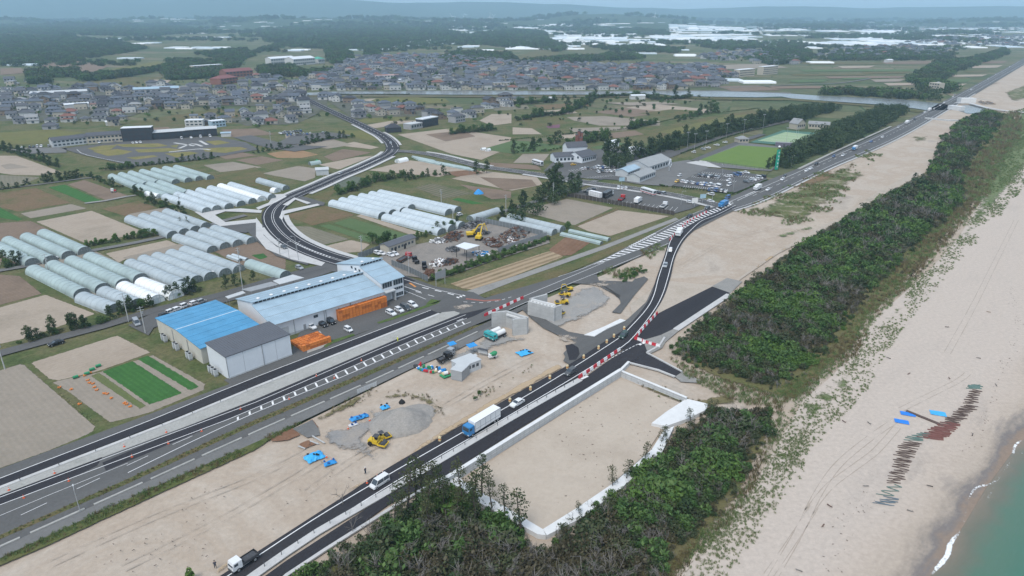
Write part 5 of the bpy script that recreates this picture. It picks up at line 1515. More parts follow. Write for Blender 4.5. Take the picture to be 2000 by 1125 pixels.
def condenser(loc, rz, label):
 k = thing('condenser_unit', label, 'condenser', loc, rz, 'condenser units beside the cold stores')
 part(k, 'casing', MB().box(-.55,.55,-.5,.5,.15,1.9), W_GY)
 part(k, 'fan', MB().tube((0,0,1.9),(0,0,2.05),.42, n=10), W_DK)
 part(k, 'foot', MB().box(-.5,.5,-.45,.45,-.4,.15), W_MG)
ca, sa = math.cos(math.radians(47.5)), math.sin(math.radians(47.5))
for i, y in enumerate([26,24.2,17,15.2,7.4,5.6]):
 condenser((-94.9 - ca * 1.4 - sa * y, 185.9 - sa * 1.4 + ca * y, 0), math.radians(47.5), f'pale condenser unit, {nth(i)} from the back along the cream wall')
for i, (dx, dy) in enumerate([(-1.6,8.6),(-1.6,6.8),(-1.6,5.0)]):
 condenser((-83.2 + dx * ca - dy * sa, 176.2 + dx * sa + dy * ca, 0), math.radians(47), f'pale condenser unit, {nth(i)} from the back beside the white cold store')
AM = math.radians(42.5)
t = thing('packing_hall', 'long packing hall with pale blue roof and a ridge of dark clerestory windows', 'warehouse', (-78.4,202.2,0), AM)
Lh = 42.6
part(t, 'wall', MB().extr_x([(0,-.5),(28.5,-.5),(28.5,5.5),(14.2,8.6),(14.2,7.9),(0,5.35)],0, Lh), W_WH)
part(t, 'roof', MB().extr_x([(-.7,5.25),(14.15,7.92),(14.15,8.1),(-.7,5.43)],-.4, Lh + .1), W_LB)
part(t, 'upper_roof', MB().extr_x([(13.6,8.95),(29.1,5.45),(29.1,5.63),(13.6,9.13)],-.4, Lh + .1), W_LB)
part(t, 'clerestory', MB().box(-.2, Lh, 14.2,14.5,8.1,8.9), W_WH)
for i in range(28):
 o = put('clerestory_window', MB().box(-.52,.52,-.03,.03,-.28,.28).mesh('clerestory_window', W_DK) if i == 0 else cw_, t)
 cw_ = o.data; o.location = (1.3 + i * 1.46,14.17,8.5)
part(t, 'roof_seams', lines_along(lines_along(MB(),-.4, Lh + .1,-.7,5.43,14.1,8.09,(.36,.68),.1,.05),-.4, Lh + .1,29.1,5.63,13.6,9.12,(.25,.5,.75),.1,.05), W_MG)
part(t, 'standing_seams', seams(MB(),0, Lh, -.65,5.435,14.1,8.09,70,.035,.04), W_LB)
for i in range(9):
 v = MB().tube((0,0,-.3),(0,0,.35),.38,.38,10).tube((0,0,.35),(0,0,.5),.62,.62,10).tube((0,0,.5),(0,0,.72),.62,.2,10)
 o = put('roof_ventilator', v.mesh('roof_ventilator', WHITEP) if i == 0 else rv_, t); rv_ = o.data
 o.location = (3.0 + i * 4.75,16.6,8.35)
part(t, 'loading_door', MB().box(24.4,28.6,-.05,-.005,0,3.9), W_DK)
part(t, 'door_surround', MB().box(28.65,29.0,-.12,-.005,0,5.2).box(24.0,24.35,-.12,-.005,0,4.2), W_MG)
for x in (7.4,18.5,19.2): part(t, 'downpipe', MB().tube((x, -.14,0),(x, -.14,5.1),.08), W_MG)
window(t, 15.4,-.03,3.7,1.5,.9, 'y-')
part(t, 'shutter', MB().box(2.2,5.4,-.05,-.005,0,3.2), W_GY)
part(t, 'door', MB().box(10.6,11.5,-.06,-.005,0,2.1), W_MG)
part(t, 'gutter', MB().box(-.4, Lh, -.86,-.7,5.2,5.34), W_MG)
part(t, 'plinth', MB().box(0,24.2,-.05,.02,-.4,.5), W_GY)
t = thing('office_block', 'tall end block of the packing works with window bands and pale blue gable roof', 'building', (-48.2,233.3,0), AC)
part(t, 'wall', MB().extr_x([(0,-.5),(30,-.5),(30,7.4),(13.3,11.3),(13.3,10.6),(0,7.6)],0,10), W_WH)
part(t, 'roof', MB().extr_x([(-.6,7.55),(13.2,10.7),(13.2,10.88),(-.6,7.73)],-.35,10.35), W_LB)
part(t, 'upper_roof', MB().extr_x([(12.7,11.65),(30.5,7.5),(30.5,7.68),(12.7,11.83)],-.35,10.35), W_LB)
part(t, 'clerestory', MB().box(-.1,10.1,13.25,13.5,10.85,11.6), W_WH)
for i in range(7):
 o = put('clerestory_window', cw_, t); o.location = (1.0 + i * 1.34,13.22,11.22)
part(t, 'roof_seams', lines_along(MB(),-.35,10.35,-.6,7.73,13.2,10.88,(.34,.66),.1,.05), W_MG)
part(t, 'standing_seams', seams(MB(),0,10,-.55,7.735,13.1,10.87,16,.035,.04), W_LB)
for x in (2.5,7.5):
 o = put('roof_ventilator', rv_, t); o.location = (x, 15.5,11.1)
winrow(t, 'y-', .5,4.8,4,6.2,.85,1.9,-.03); winrow(t, 'y-', 5.4,9.7,4,6.2,.85,1.9,-.03)
winrow(t, 'y-', 5.6,9.6,4,3.7,.8,.9,-.03); winrow(t, 'y-', 5.6,9.6,4,1.2,.8,1.3,-.03)
winrow(t, 'x-', 12.5,20.5,3,8.9,1.1,.9,-.03); winrow(t, 'x+', 2,27,7,4.5,1.4,1.1,10.03)
part(t, 'porch', MB().box(.4,5.0,-2.2,-.05,3.9,4.3).box(4.6,4.9,-2.1,-.1,0,3.9), W_GY)
part(t, 'door', MB().box(1.6,3.9,-.06,-.005,0,3.0), W_GY)
for lb, px, h, m in [('pale flat canopy behind the packing hall, right one', [(533,549),(572,537),(594,543),(546,556)],4, W_GY),('grey flat canopy behind the packing hall, left one', [(472,566),(530,551),(546,556),(490,570)],3.6, W_MG),('small white lean-to roof by the rear lane', [(440,580),(474,569),(480,573),(446,584)],3, W_GY)]:
 P = GP(px, h); c = sum((p for p in P), Vector()) / 4
 t = thing('canopy', lb, 'canopy', (c.x, c.y, 0))
 part(t, 'roof', MB().prism([(p.x - c.x, p.y - c.y) for p in P], h, h + .2), m)
 for p in P: part(t, 'post', MB().tube(((p.x - c.x) * .93,(p.y - c.y) * .93,-.4),((p.x - c.x) * .93,(p.y - c.y) * .93, h),.1), W_MG)
cr = MB().box(-.6,.6,-.6,.6,0,.1)
for s_ in (-1,1):
 cr.box(-.6,.6, s_ * .58 - .02, s_ * .58 + .02,.1,.98); cr.box(s_ * .58 - .02, s_ * .58 + .02,-.56,.56,.1,.98)
for x in (-.5,0,.5):
 for s_ in (-1,1): cr.box(x - .06, x + .06, s_ * .61 - .012, s_ * .61 + .012,.05,.98)
cr.box(-.56,.56,-.56,.56,.8,.86)
CR_A = cr.mesh('orange_crate', ORANGE); CR_B = cr.mesh('orange_crate', ORANGD)
def crate(p, z, rz, label, group):
 o = put('orange_crate', CR_B if rnd.random() < .3 else CR_A)
 o.location = (p.x, p.y, z); o.rotation_euler = (0,0, rz + rnd.uniform(-.02,.02))
 tag(o, label, 'crate', group)
ca, sa = math.cos(AM), math.sin(AM)
O_ = Vector((-60.3,216.6))
for i in range(15):
 for j in range(3):
  for k in range(4):
   if j == 0 or k == 3 or (i in (0,14)):
    p = O_ + Vector((ca, sa)) * (i * 1.3 + .6) + Vector((-sa, ca)) * (j * 1.27 + .1)
    crate(p, .0 + k * 1.0, AM, f'orange crate of the big stack, column {nth(i)} from left, {("front", "middle", "back")[j]} row, {("ground", "second", "third", "top")[k]} level', 'orange crates of the big stack')
O_ = Vector((-66.2,194.2)); a2 = math.radians(44)
ca, sa = math.cos(a2), math.sin(a2)
for i in range(8):
 for j in range(7):
  for k in range(2 if j == 0 else 1):
   p = O_ + Vector((ca, sa)) * (i * 1.25) + Vector((-sa, ca)) * (j * 1.27)
   crate(p, .0 + k * 1.0, a2, f'orange crate of the low stack, {nth(i)} from left, row {nth(j)} from the road, {("lower", "upper")[k]}', 'orange crates of the low stack')
for i in range(3):
 g = G(782 - i * 5,577 + i * 1.5); crate(g, 0, AC, f'orange crate at the office block corner, {("right", "middle", "left")[i]} one', 'orange crates at the office corner')
for i in range(16):
 p = Vector((-79.6 - math.sin(AM) * (1.5 + i * 1.35),201.6 + math.cos(AM) * (1.5 + i * 1.35)))
 crate(p, 0, AM, f'orange crate in the gap behind the blue roof, {nth(i)} from the front', 'orange crates in the gap')
 crate(p, 1, AM, f'upper orange crate in the gap behind the blue roof, {nth(i)} from the front', 'orange crates in the gap')
sheet('yard', [(560,705),(590,640),(700,600),(800,572),(836,586),(905,600),(880,592),(850,598),(700,652),(580,700),(545,716)],.02, ASPO)
sheet('yard', [(437,742),(560,692),(580,700),(500,731),(452,752)],.03, ASPO)
sheet('yard_concrete', [(600,660),(625,646),(640,672),(628,680),(600,690)],.06, CGRV)
sheet('yard_lane', [(250,635),(300,610),(440,570),(560,535),(640,520),(650,530),(560,560),(440,590),(300,640),(290,655)],.0, ASPO)
for px in [[(632,676),(650,664),(690,652),(694,655),(650,671),(636,680)],[(735,630),(760,622),(830,597),(862,586),(858,592),(770,624),(740,633)],[(830,596),(842,584),(862,588),(850,593)]]:
 patch('planting_bed', px, .1, gmat('bed_grass', [(.05,.09,.025),(.08,.12,.035),(.1,.12,.05)], s=.3, fine=2, famt=.35, patchy=(.3,.8,.9)), n=8)
VINYL = mat('grey_vinyl', (.36,.41,.43),.35, var=.16, scale=.13, spec=.5)
VINYLB = mat('milky_vinyl', (.47,.53,.56),.35, var=.12, scale=.13, spec=.5)
VINYLW = mat('white_vinyl', (.76,.78,.78),.4, var=.03, scale=.3, spec=.4)
VINYLG = mat('greenish_vinyl', (.33,.41,.40),.35, var=.18, scale=.13, spec=.5)
VEND = mat('clear_end_vinyl', (.17,.2,.2),.25, var=.2, scale=.7, spec=.5)
HOOP = mat('hoop_steel', (.29,.32,.33),.5, var=.1)
def arch(w, h, n=12, k=.55):
 """side walls up to k*h... then a round crown"""
 pts = []
 for i in range(n + 1):
  t = PI * i / n
  x = -w / 2 * math.cos(t); z = h * (math.sin(t) ** .72)
  pts.append((x, z))
 return pts
GH = [0]
def greenhouse(pa, pb, w, h, m, label, group, hoops=True, name='greenhouse', cat='greenhouse'):
 A, B = G(pa[0], pa[1], h), G(pb[0], pb[1], h)
 d = Vector((B.x - A.x, B.y - A.y)); L = d.length
 t = thing(name, label, cat, (A.x, A.y, -.3), math.atan2(d.y, d.x), group)
 pr = arch(w, h)
 n = len(pr)
 seg = max(2, int(L / 6))
 mb = MB()
 for j in range(seg + 1):
  x = L * j / seg
  sag = 1 - .012 * rnd.random()
  for (y, z) in pr: mb.v.append((x, y, z * sag))
 for j in range(seg):
  for i in range(n - 1): mb.f.append((j*n+i, (j+1)*n+i, (j+1)*n+i+1, j*n+i+1))
 mb.f = [f[::-1] for f in mb.f]
 part(t, 'cover', mb, m, True)
 for x, s_ in ((0.05,-1),(L - .05,1)):
  e = MB(); e.add([(x, y, z) for y, z in pr],[tuple(range(n))] if s_ < 0 else [tuple(range(n - 1,-1,-1))])
  ew = part(t, 'end_wall', e, VEND if m is not VINYLW else VINYLW)
  f = MB()
  for i in range(n - 1): f.tube((x + s_ * .06, pr[i][0], pr[i][1]),(x + s_ * .06, pr[i+1][0], pr[i+1][1]),.07, n=4, cap=False)
  for y in (-w * .2,0, w * .2): f.tube((x + s_ * .06, y, 0),(x + s_ * .06, y, h * .97),.05, n=4, cap=False)
  f.tube((x + s_ * .06,-w * .46, h * .55),(x + s_ * .06, w * .46, h * .55),.05, n=4, cap=False)
  part(ew, 'end_frame', f, HOOP)
  d_ = MB().box(x + s_ * .08 - .02, x + s_ * .08 + .02,-w * .13, w * .13,0, h * .66)
  part(ew, 'door', d_, VEND if m is not VINYLW else VINYLB)
 if hoops:
  hp = MB(); k = max(3, int(L / 3.2))
  for j in range(1, k):
   x = L * j / k
   for i in range(n - 1): hp.tube((x, pr[i][0] * 1.004, pr[i][1] + .012),(x, pr[i+1][0] * 1.004, pr[i+1][1] + .012),.035, n=3, cap=False)
  for s_ in (-1,1): hp.box(0, L, s_ * (w / 2 + .03) - .03, s_ * (w / 2 + .03) + .03,.75,.85)
  hp = part(t, 'hoops', hp, HOOP); hp['kind'] = 'stuff'
 GH[0] += 1
 return t
def row(items, w, h, m, where, adj):
 n = len(items)
 for i, it in enumerate(items):
  mm = it[2] if len(it) > 2 else m
  cl = {VINYL: 'grey', VINYLB: 'milky', VINYLW: 'white', VINYLG: 'greenish'}[mm]
  pos = 'leftmost' if i == 0 else 'rightmost' if i == n - 1 else nth(i) + ' from left'
  greenhouse(it[0], it[1], w, h, mm, f'{cl} vinyl greenhouse, {pos} of {where}', adj)
row([((217,338),(265,358)),((236,335),(285,354)),((255,332),(307,351)),((277,329),(342,349)),((300,326),(367,346)),((322,323),(388,343)),((343,321),(410,341))],5.2,2.9, VINYLG, 'the far row below the driving range', 'greenhouses of the far left block')
row([((270,357),(327,377)),((290,353),(350,374)),((310,350),(365,371))],5.2,2.9, VINYLG, 'the three behind the milky row', 'greenhouses of the far left block')
row([((322,377),(402,404)),((345,373),(422,400)),((366,369),(446,396)),((388,365),(470,391)),((410,361),(492,386)),((430,357),(510,382), VINYLW),((450,354),(530,378))],5.4,3.0, VINYLB, 'the milky row by the curved road', 'greenhouses of the far left block')
greenhouse((286,372),(310,378),4.2,2.4, VINYLW, 'short white tunnel at the dark hedge between greenhouse rows', None)
row([((251,419),(335,450)),((277,415),(358,445)),((301,411),(380,440)),((324,406),(401,433))],5.6,3.1, VINYL, 'the four beside the tan field', 'greenhouses beside the tan field')
row([((344,455),(413,479)),((370,449),(438,472)),((395,443),(463,467)),((417,438),(490,462))],5.4,3.0, VINYL, 'the four above the crossing lanes', 'greenhouses above the crossing lanes')
row([((252,504),(352,544)),((278,496),(382,537)),((304,491),(409,530)),((332,485),(438,523)),((358,479),(465,516))],5.7,3.1, VINYL, 'the five in the middle block', 'greenhouses of the middle block')
greenhouse((346,547),(370,557),5.2,2.8, VINYL, 'short grey greenhouse in front of the middle block', None)
row([((-12,469),(60,503)),((13,460),(96,498)),((49,453),(131,489)),((82,446),(163,481))],5.9,3.2, VINYLG, 'the four at the left picture edge', 'greenhouses at the left edge')
row([((62,516),(157,562)),((100,507),(198,552)),((137,498),(238,543)),((173,491),(272,533))],6.2,3.3, VINYLG, 'the long front left row', 'greenhouses of the front left block')
row([((158,569),(221,592)),((200,558),(265,582))],6.0,3.2, VINYL, 'the short pair by the road hedge', 'short grey greenhouses by the road hedge')
row([((238,548),(304,575)),((274,540),(342,565))],6.0,3.3, VINYLW, 'the bright white pair', 'bright white greenhouses')
greenhouse((486,505),(556,528),5.6,3.0, VINYLG, 'lone greenish greenhouse behind the packing works', None)
row([((648,389),(746,413)),((667,384),(766,408)),((685,380),(787,404)),((705,376),(803,398)),((725,372),(876,407)),((742,369),(894,402))],5.9,3.1, VINYLB, 'the big block right of the curved road', 'greenhouses of the big middle block')
row([((752,416),(862,445)),((772,411),(882,438)),((790,405),(902,432))],5.9,3.1, VINYLB, 'the three in front of the big block', 'greenhouses of the big middle block')
greenhouse((972,404),(918,420),5.2,2.8, VINYL, 'lone milky greenhouse left of the dark pine belt', None)
row([((980,423),(1083,446)),((995,416),(1099,440))],5.0,2.9, VINYL, 'the pair beside the pale field', 'greenhouses beside the pale field')
row([((1097,452),(1175,470)),((1113,446),(1190,463))],3.0,1.5, VINYLG, 'the low tunnels by the red soil', 'low tunnels by the red soil')
greenhouse((505,346),(558,361),5.0,2.8, VINYL, 'lone grey greenhouse left of the curved road', None)
greenhouse((532,365),(541,366.5),5,2.6, VINYLW, 'small white arched shelter beside the curved road', None, False)
greenhouse((775,310),(793,306),5,2.6, VINYLW, 'small white tunnel by the junction', None, False)
greenhouse((604,315),(624,312),4,2.4, VINYLG, 'small green covered shed on the brown field', None, False)
row([((806 + 4 * i, 303 + 2.2 * i),(850 + 4 * i, 312 + 2.2 * i)) for i in range(4)],2.2,1.3, VINYLG, 'the low tunnels under the station road', 'low tunnels by the station road')
row([((853 + 5 * i, 314 + 2 * i),(918 + 4 * i, 326 + 2 * i)) for i in range(3)],2.2,1.3, VINYLG, 'the low tunnels nearer the station', 'low tunnels by the station road')
row([((454,494),(482,503)),((445,496),(468,504))],2.0,1.2, VINYLB, 'the low tunnels behind the middle block', 'low tunnels behind the middle block')
row([((940,288),(948,287)),((950,290),(956,288.5))],3.0,2.0, VINYLW, 'the small white pair on the green field', 'small white covers on the green field')
t = thing('concrete_abutment', 'tall U-shaped concrete abutment with the two tanker lorries parked before it', 'abutment', (-6.9,211.6,0), math.radians(-37))
def wall_run(t, pts, th, h, joints=True):
 for a, b in zip(pts, pts[1:]):
  a, b = Vector(a), Vector(b)
  L = (b - a).length; c = (a + b) / 2; rz = math.atan2(b.y - a.y, b.x - a.x)
  w = part(t, 'wall', MB().obox((0,0, h / 2 - .2),(L, th, h + .4)), CONCW)
  w.location = (c.x, c.y, 0); w.rotation_euler = (0,0, rz)
  j = MB()
  for z in (1.35,2.7,4.05):
   if z < h - .4: j.obox((0,0, z),(L - .02, th + .03,.05))
  for q in range(1, int(L / 1.8) + 1):
   x = -L / 2 + q * 1.8
   if x < L / 2 - .3: j.obox((x, 0, h / 2),(.04, th + .026, h - .1))
  jo = part(w, 'formwork_joints', j, mat('concrete_joint', (.31,.315,.315),.9)); jo['kind'] = 'stuff'
wall_run(t, [(0,0),(3.4,4.2)],.8,5.6)
wall_run(t, [(3.4,4.0),(12.2,4.0)],1.0,5.6)
wall_run(t, [(9.0,-.2),(12.1,3.6)],.9,5.6)
part(t, 'bearing_seat', MB().box(3.9,11.6,3.0,3.55,4.4,5.0), CONCL)
t = thing('concrete_abutment', 'concrete abutment with notched top edge beside the yellow machines', 'abutment', (5.9,222.5,0), math.radians(-33))
wall_run(t, [(0,0),(10.8,0)],1.2,5.2)
wall_run(t, [(.2,.5),(3.2,7.4)],.7,6.0)
wall_run(t, [(10.6,.5),(11.6,3.0)],.7,5.4)
part(t, 'backwall', MB().box(.2,10.4,.62,1.0,4.6,6.0), CONCL)
for i in range(7): part(t, 'bearing_block', MB().box(.9 + i * 1.4,1.5 + i * 1.4,-.3,.3,5.2,5.5), CONCL)
PW = mat('block_wall', (.52,.53,.53),.85, var=.1, scale=.5)
def pit_wall(name, label, px, th, h, top, m=CONCL):
 L = smooth_line(px, 30)
 c = L[0]
 t = thing(name, label, 'wall', (c.x, c.y, 0))
 LL = [p - c for p in L]
 mb = raised(MB(), LL, -th / 2, th / 2,-.4, h)
 part(t, 'wall', mb, PW)
 part(t, 'coping', raised(MB(), LL, -th / 2 - .12, th / 2 + .12, h + .002, h + top), m)
 N = normals(LL); s = arclen(LL); j = MB(); k = int(s[-1] / 2)
 for i in range(1, k):
  p, d = at_len(LL, s, i * 2.0)
  j.obox((p.x, p.y, h / 2),(.06, th + .03, h - .02), math.atan2(d.y, d.x))
 for z in (.6,1.2):
  if z < h - .2: raised(j, LL, -th / 2 - .014, th / 2 + .014, z - .03, z + .03)
 jo = part(t, 'block_joints', j, mat('concrete_joint', (.31,.315,.315),.9)); jo['kind'] = 'stuff'
 return t
pit_wall('retaining_wall', 'long white block retaining wall between the sand pit and the new road', [(860,955),(915,920),(1000,866),(1100,803),(1212,733)],.8,2.0,.15)
pit_wall('retaining_wall', 'white retaining wall along the upper end of the sand pit', [(1212,733),(1270,757),(1340,786)],.6,1.5,.15)
pit_wall('retaining_wall', 'short kerb wall above the pit along the side road', [(1212,728),(1228,712)],.5,1.0,.15)
def apron(label, px, h):
 P = GP(px); c = P[0]
 t = thing('concrete_apron', label, 'slab', (c.x, c.y, 0))
 part(t, 'slab', MB().prism([(p.x - c.x, p.y - c.y) for p in P],-.3, h), CONCL)
 return t
apron('wide white concrete apron at the right corner of the sand pit', [(1340,784),(1382,794),(1378,806),(1345,822),(1300,838),(1272,832),(1300,810)],.9)
apron('white concrete strip along the seaward side of the sand pit', [(1060,1040),(1130,996),(1200,948),(1272,884),(1296,846),(1316,838),(1292,890),(1210,962),(1135,1018),(1068,1052)],.9)
apron('white concrete strip along the near end of the sand pit', [(862,940),(885,932),(960,980),(1060,1040),(1066,1052),(1050,1050),(940,990),(905,962)],.9)
apron('white triangular concrete apron beside the bypass apron road', [(1141,655),(1161,658),(1186,643),(1222,627),(1211,624),(1180,639)],.3)
sheet('pit_floor', [(905,940),(1000,872),(1100,808),(1212,740),(1340,792),(1300,815),(1285,850),(1260,888),(1190,950),(1060,1040),(985,995)],.04, SANDP)
t = box_building('site_office', 'grey prefabricated site office with flat roof and row of windows', 'site office', G(902,733), math.radians(40),7.2,5.2,2.7, W_GY, W_GY, wins=[('y-', .6,6.6,4,1.6,.9,1.0)], door=[('x-', 3.5,.9,2)])
t = box_building('storage_container', 'grey corrugated storage container beside the site office', 'container', G(881,739), math.radians(-24),3.6,5.0,2.9, W_MG, W_GY)
rb = MB()
for i in range(12): rb.box(.15 + i * .3,.27 + i * .3,-.06,-.004,0,2.8)
part(t, 'ribs', rb, W_GY)['kind'] = 'stuff'
for i, (px, w, d, h, m) in enumerate([((880,690),2.5,2.0,2.6, BLUETARP),((918,694),3.0,2.2,2.6, BLUETARP),((927,706),1.2,1.2,1.6, W_GY)]):
 g = G(*px); k = thing('tarpaulin_shelter', f'blue sheeted shelter beside the site office, {nth(i)} from left', 'shelter', (g.x, g.y, 0), math.radians(38))
 part(k, 'cover', MB().extr_x([(0, h - .1),(d, h + .2),(d, h + .28),(0, h)],0, w), m)
 for x in (0.1, w - .1):
  for y in (.1, d - .1): part(k, 'post', MB().tube((x, y, -.3),(x, y, h),.05, n=5), STEEL)
def tarp(px, w, d, h, label, m=BLUETARP, sags=7, rz=None):
 g = G(*px); r = random.Random(int(px[0] * 7 + px[1]))
 k = thing('tarpaulin', label, 'tarpaulin', (g.x, g.y, 0), r.uniform(0,3) if rz is None else rz)
 n = 9; mb = MB()
 for j in range(n):
  for i in range(n):
   u, v = i / (n - 1) - .5, j / (n - 1) - .5
   e = max(abs(u), abs(v)) * 2
   mb.v.append((u * w * (1 + .1 * r.uniform(-1,1)), v * d * (1 + .1 * r.uniform(-1,1)),.12 + h * (1 - e ** 3) * r.uniform(.55,1.1)))
 mb.f = [(j*n+i, j*n+i+1,(j+1)*n+i+1,(j+1)*n+i) for j in range(n-1) for i in range(n-1)]
 part(k, 'sheet', mb, m)
 for i in range(sags):
  p = Vector((r.uniform(-.42,.42) * w, r.uniform(-.42,.42) * d, h + .1))
  part(k, 'weight', MB().obox(p, (.5,.35,.25), r.uniform(0,3)), RUBBER if m is BLUEB else mat('dark_blue_bag', (.02,.09,.3),.6))
tarp((614,893),4.4,3.4,.9, 'bright blue tarpaulin heap, the bigger of two on the sand', BLUEB, 4,.7)
tarp((645,905),3.0,1.6,.6, 'small dark blue tarpaulin heap right of the bigger one', BLUETARP, 3,.6)
tarp((1024,689),4.4,3.4,.3, 'bright blue tarpaulin weighed down with black bags beside the bypass', BLUEB, 7,.6)
tarp((702,816),5.0,1.8,.7, 'long blue tarpaulin over materials left of the gravel heap', BLUETARP, 5,.6)
tarp((752,796),2.4,1.8,.7, 'blue tarpaulin bundle above the gravel heap', BLUEB, 3,.6)
tarp((690,830),2.4,1.2,.4, 'pale and blue bags heaped below the long tarpaulin', mat('white_bag', (.55,.57,.6),.6),4,.6)
def goods(items, where, group):
 for i, (px, m, s_, nm, col) in enumerate(items):
  g = G(*px)
  o = MB().obox((0,0, s_[2] / 2), s_, 0).obox((s_[0] * .1,0, s_[2] + .08),(s_[0] * .6, s_[1] * .8,.16)).obj(nm, m)
  o.location = (g.x, g.y, 0.02); o.rotation_euler = (0,0, rnd.uniform(0,3))
  tag(o, f'{col} {nm.replace("_", " ")} {where}, {nth(i)} from left', nm.split('_')[-1], group)
_mc = [(REDP_, 'red'),(WHITEP, 'white'),(YELP, 'cream'),(BLUETARP, 'blue'),(mat('green_plastic', (.03,.25,.11),.5), 'green'),(DSTEEL, 'dark')]
its = []
r5 = random.Random(5)
for i in range(26):
 u = i / 25
 x = 812 + 62 * u + r5.uniform(-3,3); y = 714 + 16 * u + r5.uniform(-5,6)
 m, c = r5.choice(_mc)
 its.append(((x, y), m, (r5.uniform(.5,1.5), r5.uniform(.4,.9), r5.uniform(.25,.8)), r5.choice(('site_crate', 'material_bundle', 'tool_box')), c))
goods(its, 'in the heap by the site office', 'goods heaped by the site office')
o = MB().box(-1.6,1.6,-1.3,1.3,0,.18).obj('green_mat', MATS['green_plastic']); g = G(871,733); o.location = (g.x, g.y, .03); o.rotation_euler = (0,0,.7); tag(o, 'green ground mat in front of the storage container', 'mat')
k = thing('water_tank', 'small white water tank on the green mat', 'tank', (g.x, g.y, .22),.4)
part(k, 'tank', MB().tube((-.6,0,.6),(.6,0,.6),.55, n=12), WHITEP); part(k, 'cradle', MB().box(-.5,.5,-.4,.4,0,.2), DSTEEL)
def heap(px, rx, ry, h, m, label, name, seed, rz=0, n=26, rough=.12, cat='heap'):
 g = G(*px); mb = MB()
 for j in range(n + 1):
  for i in range(n + 1):
   u, v = (i / n - .5) * 2,(j / n - .5) * 2
   d = math.hypot(u, v)
   z = -.8 if d > 1 else max(0,1 - d ** 1.25) * h * (1 + .35 * mnoise.noise((u * 1.7, v * 1.7, seed)))
   z += 0 if d > 1 else rough * mnoise.noise((u * 9, v * 9, seed)) * min(1, z)
   mb.v.append((u * rx, v * ry, z - .05))
 k = n + 1
 mb.f = [(j*k+i, j*k+i+1,(j+1)*k+i+1,(j+1)*k+i) for j in range(n) for i in range(n)]
 o = mb.obj(name, m, None, True); o.location = (g.x, g.y, .05); o.rotation_euler = (0,0, rz)
 return tag(o, label, cat)
heap((782,824),8.5,6.8,3.4, gmat('heap_gravel', [(.25,.235,.215),(.31,.29,.265),(.22,.21,.2)], s=.25, fine=2.2, famt=.16), 'big conical heap of grey gravel beside the yellow road roller', 'gravel_heap', 3,.4)
heap((815,806),5.0,4.5,1.0, MATS['heap_gravel'], 'low spread tail of the gravel heap on its upper right side', 'gravel_heap', 9,.4)
heap((785,785),.9,.9,1.0, RUBBER, 'small black covered bundle above the gravel heap', 'covered_bundle', 6, n=8, cat='bundle')
for i, (a, b) in enumerate([((610,852),(634,866)),((606,862),(622,868)),((583,872),(596,877))]):
 A, B = G(*a), G(*b); c = (A + B) / 2
 o = MB().box(-(B - A).length / 2,(B - A).length / 2,-.18,.18,0,.12).obj('timber_plank', CONCW); o.location = (c.x, c.y, .08); o.rotation_euler = (0,0, ang(A, B))
 tag(o, f'pale plank lying near the red earth, {("longest", "middle", "lowest")[i]} one', 'plank')
g0, g1 = G(698,770), G(736,754)
t = thing('mesh_fence', 'pale mesh fence panels at the edge of the cycle path', 'fence', (g0.x, g0.y, 0), ang(g0, g1))
Lf = (g1 - g0).length
for i in range(9): part(t, 'panel', MB().box(i * Lf / 9 + .05,(i + 1) * Lf / 9 - .05,-.03,.03,.15,1.5), W_GY)
for i in range(10): part(t, 'post', MB().tube((i * Lf / 9,0,-.3),(i * Lf / 9,0,1.6),.04, n=5), STEEL)
RT = {'dark grey': mat('dark_grey_tile', (.085,.088,.10),.5, var=.2, scale=1), 'blue grey': mat('blue_grey_tile', (.095,.108,.135),.5, var=.2, scale=1), 'black': mat('black_tile', (.045,.046,.055),.5, var=.2, scale=1),
   'red brown': mat('red_brown_tile', (.19,.085,.065),.6, var=.2, scale=1), 'pale grey': mat('pale_grey_tile', (.26,.265,.27),.6, var=.15, scale=1)}
WT = {'white': mat('white_render', (.52,.52,.51),.8, var=.06), 'cream': mat('cream_render', (.44,.40,.33),.8, var=.08), 'grey': mat('grey_render', (.33,.33,.34),.8, var=.1), 'brown': mat('brown_render', (.22,.165,.125),.8, var=.15)}
HT = []
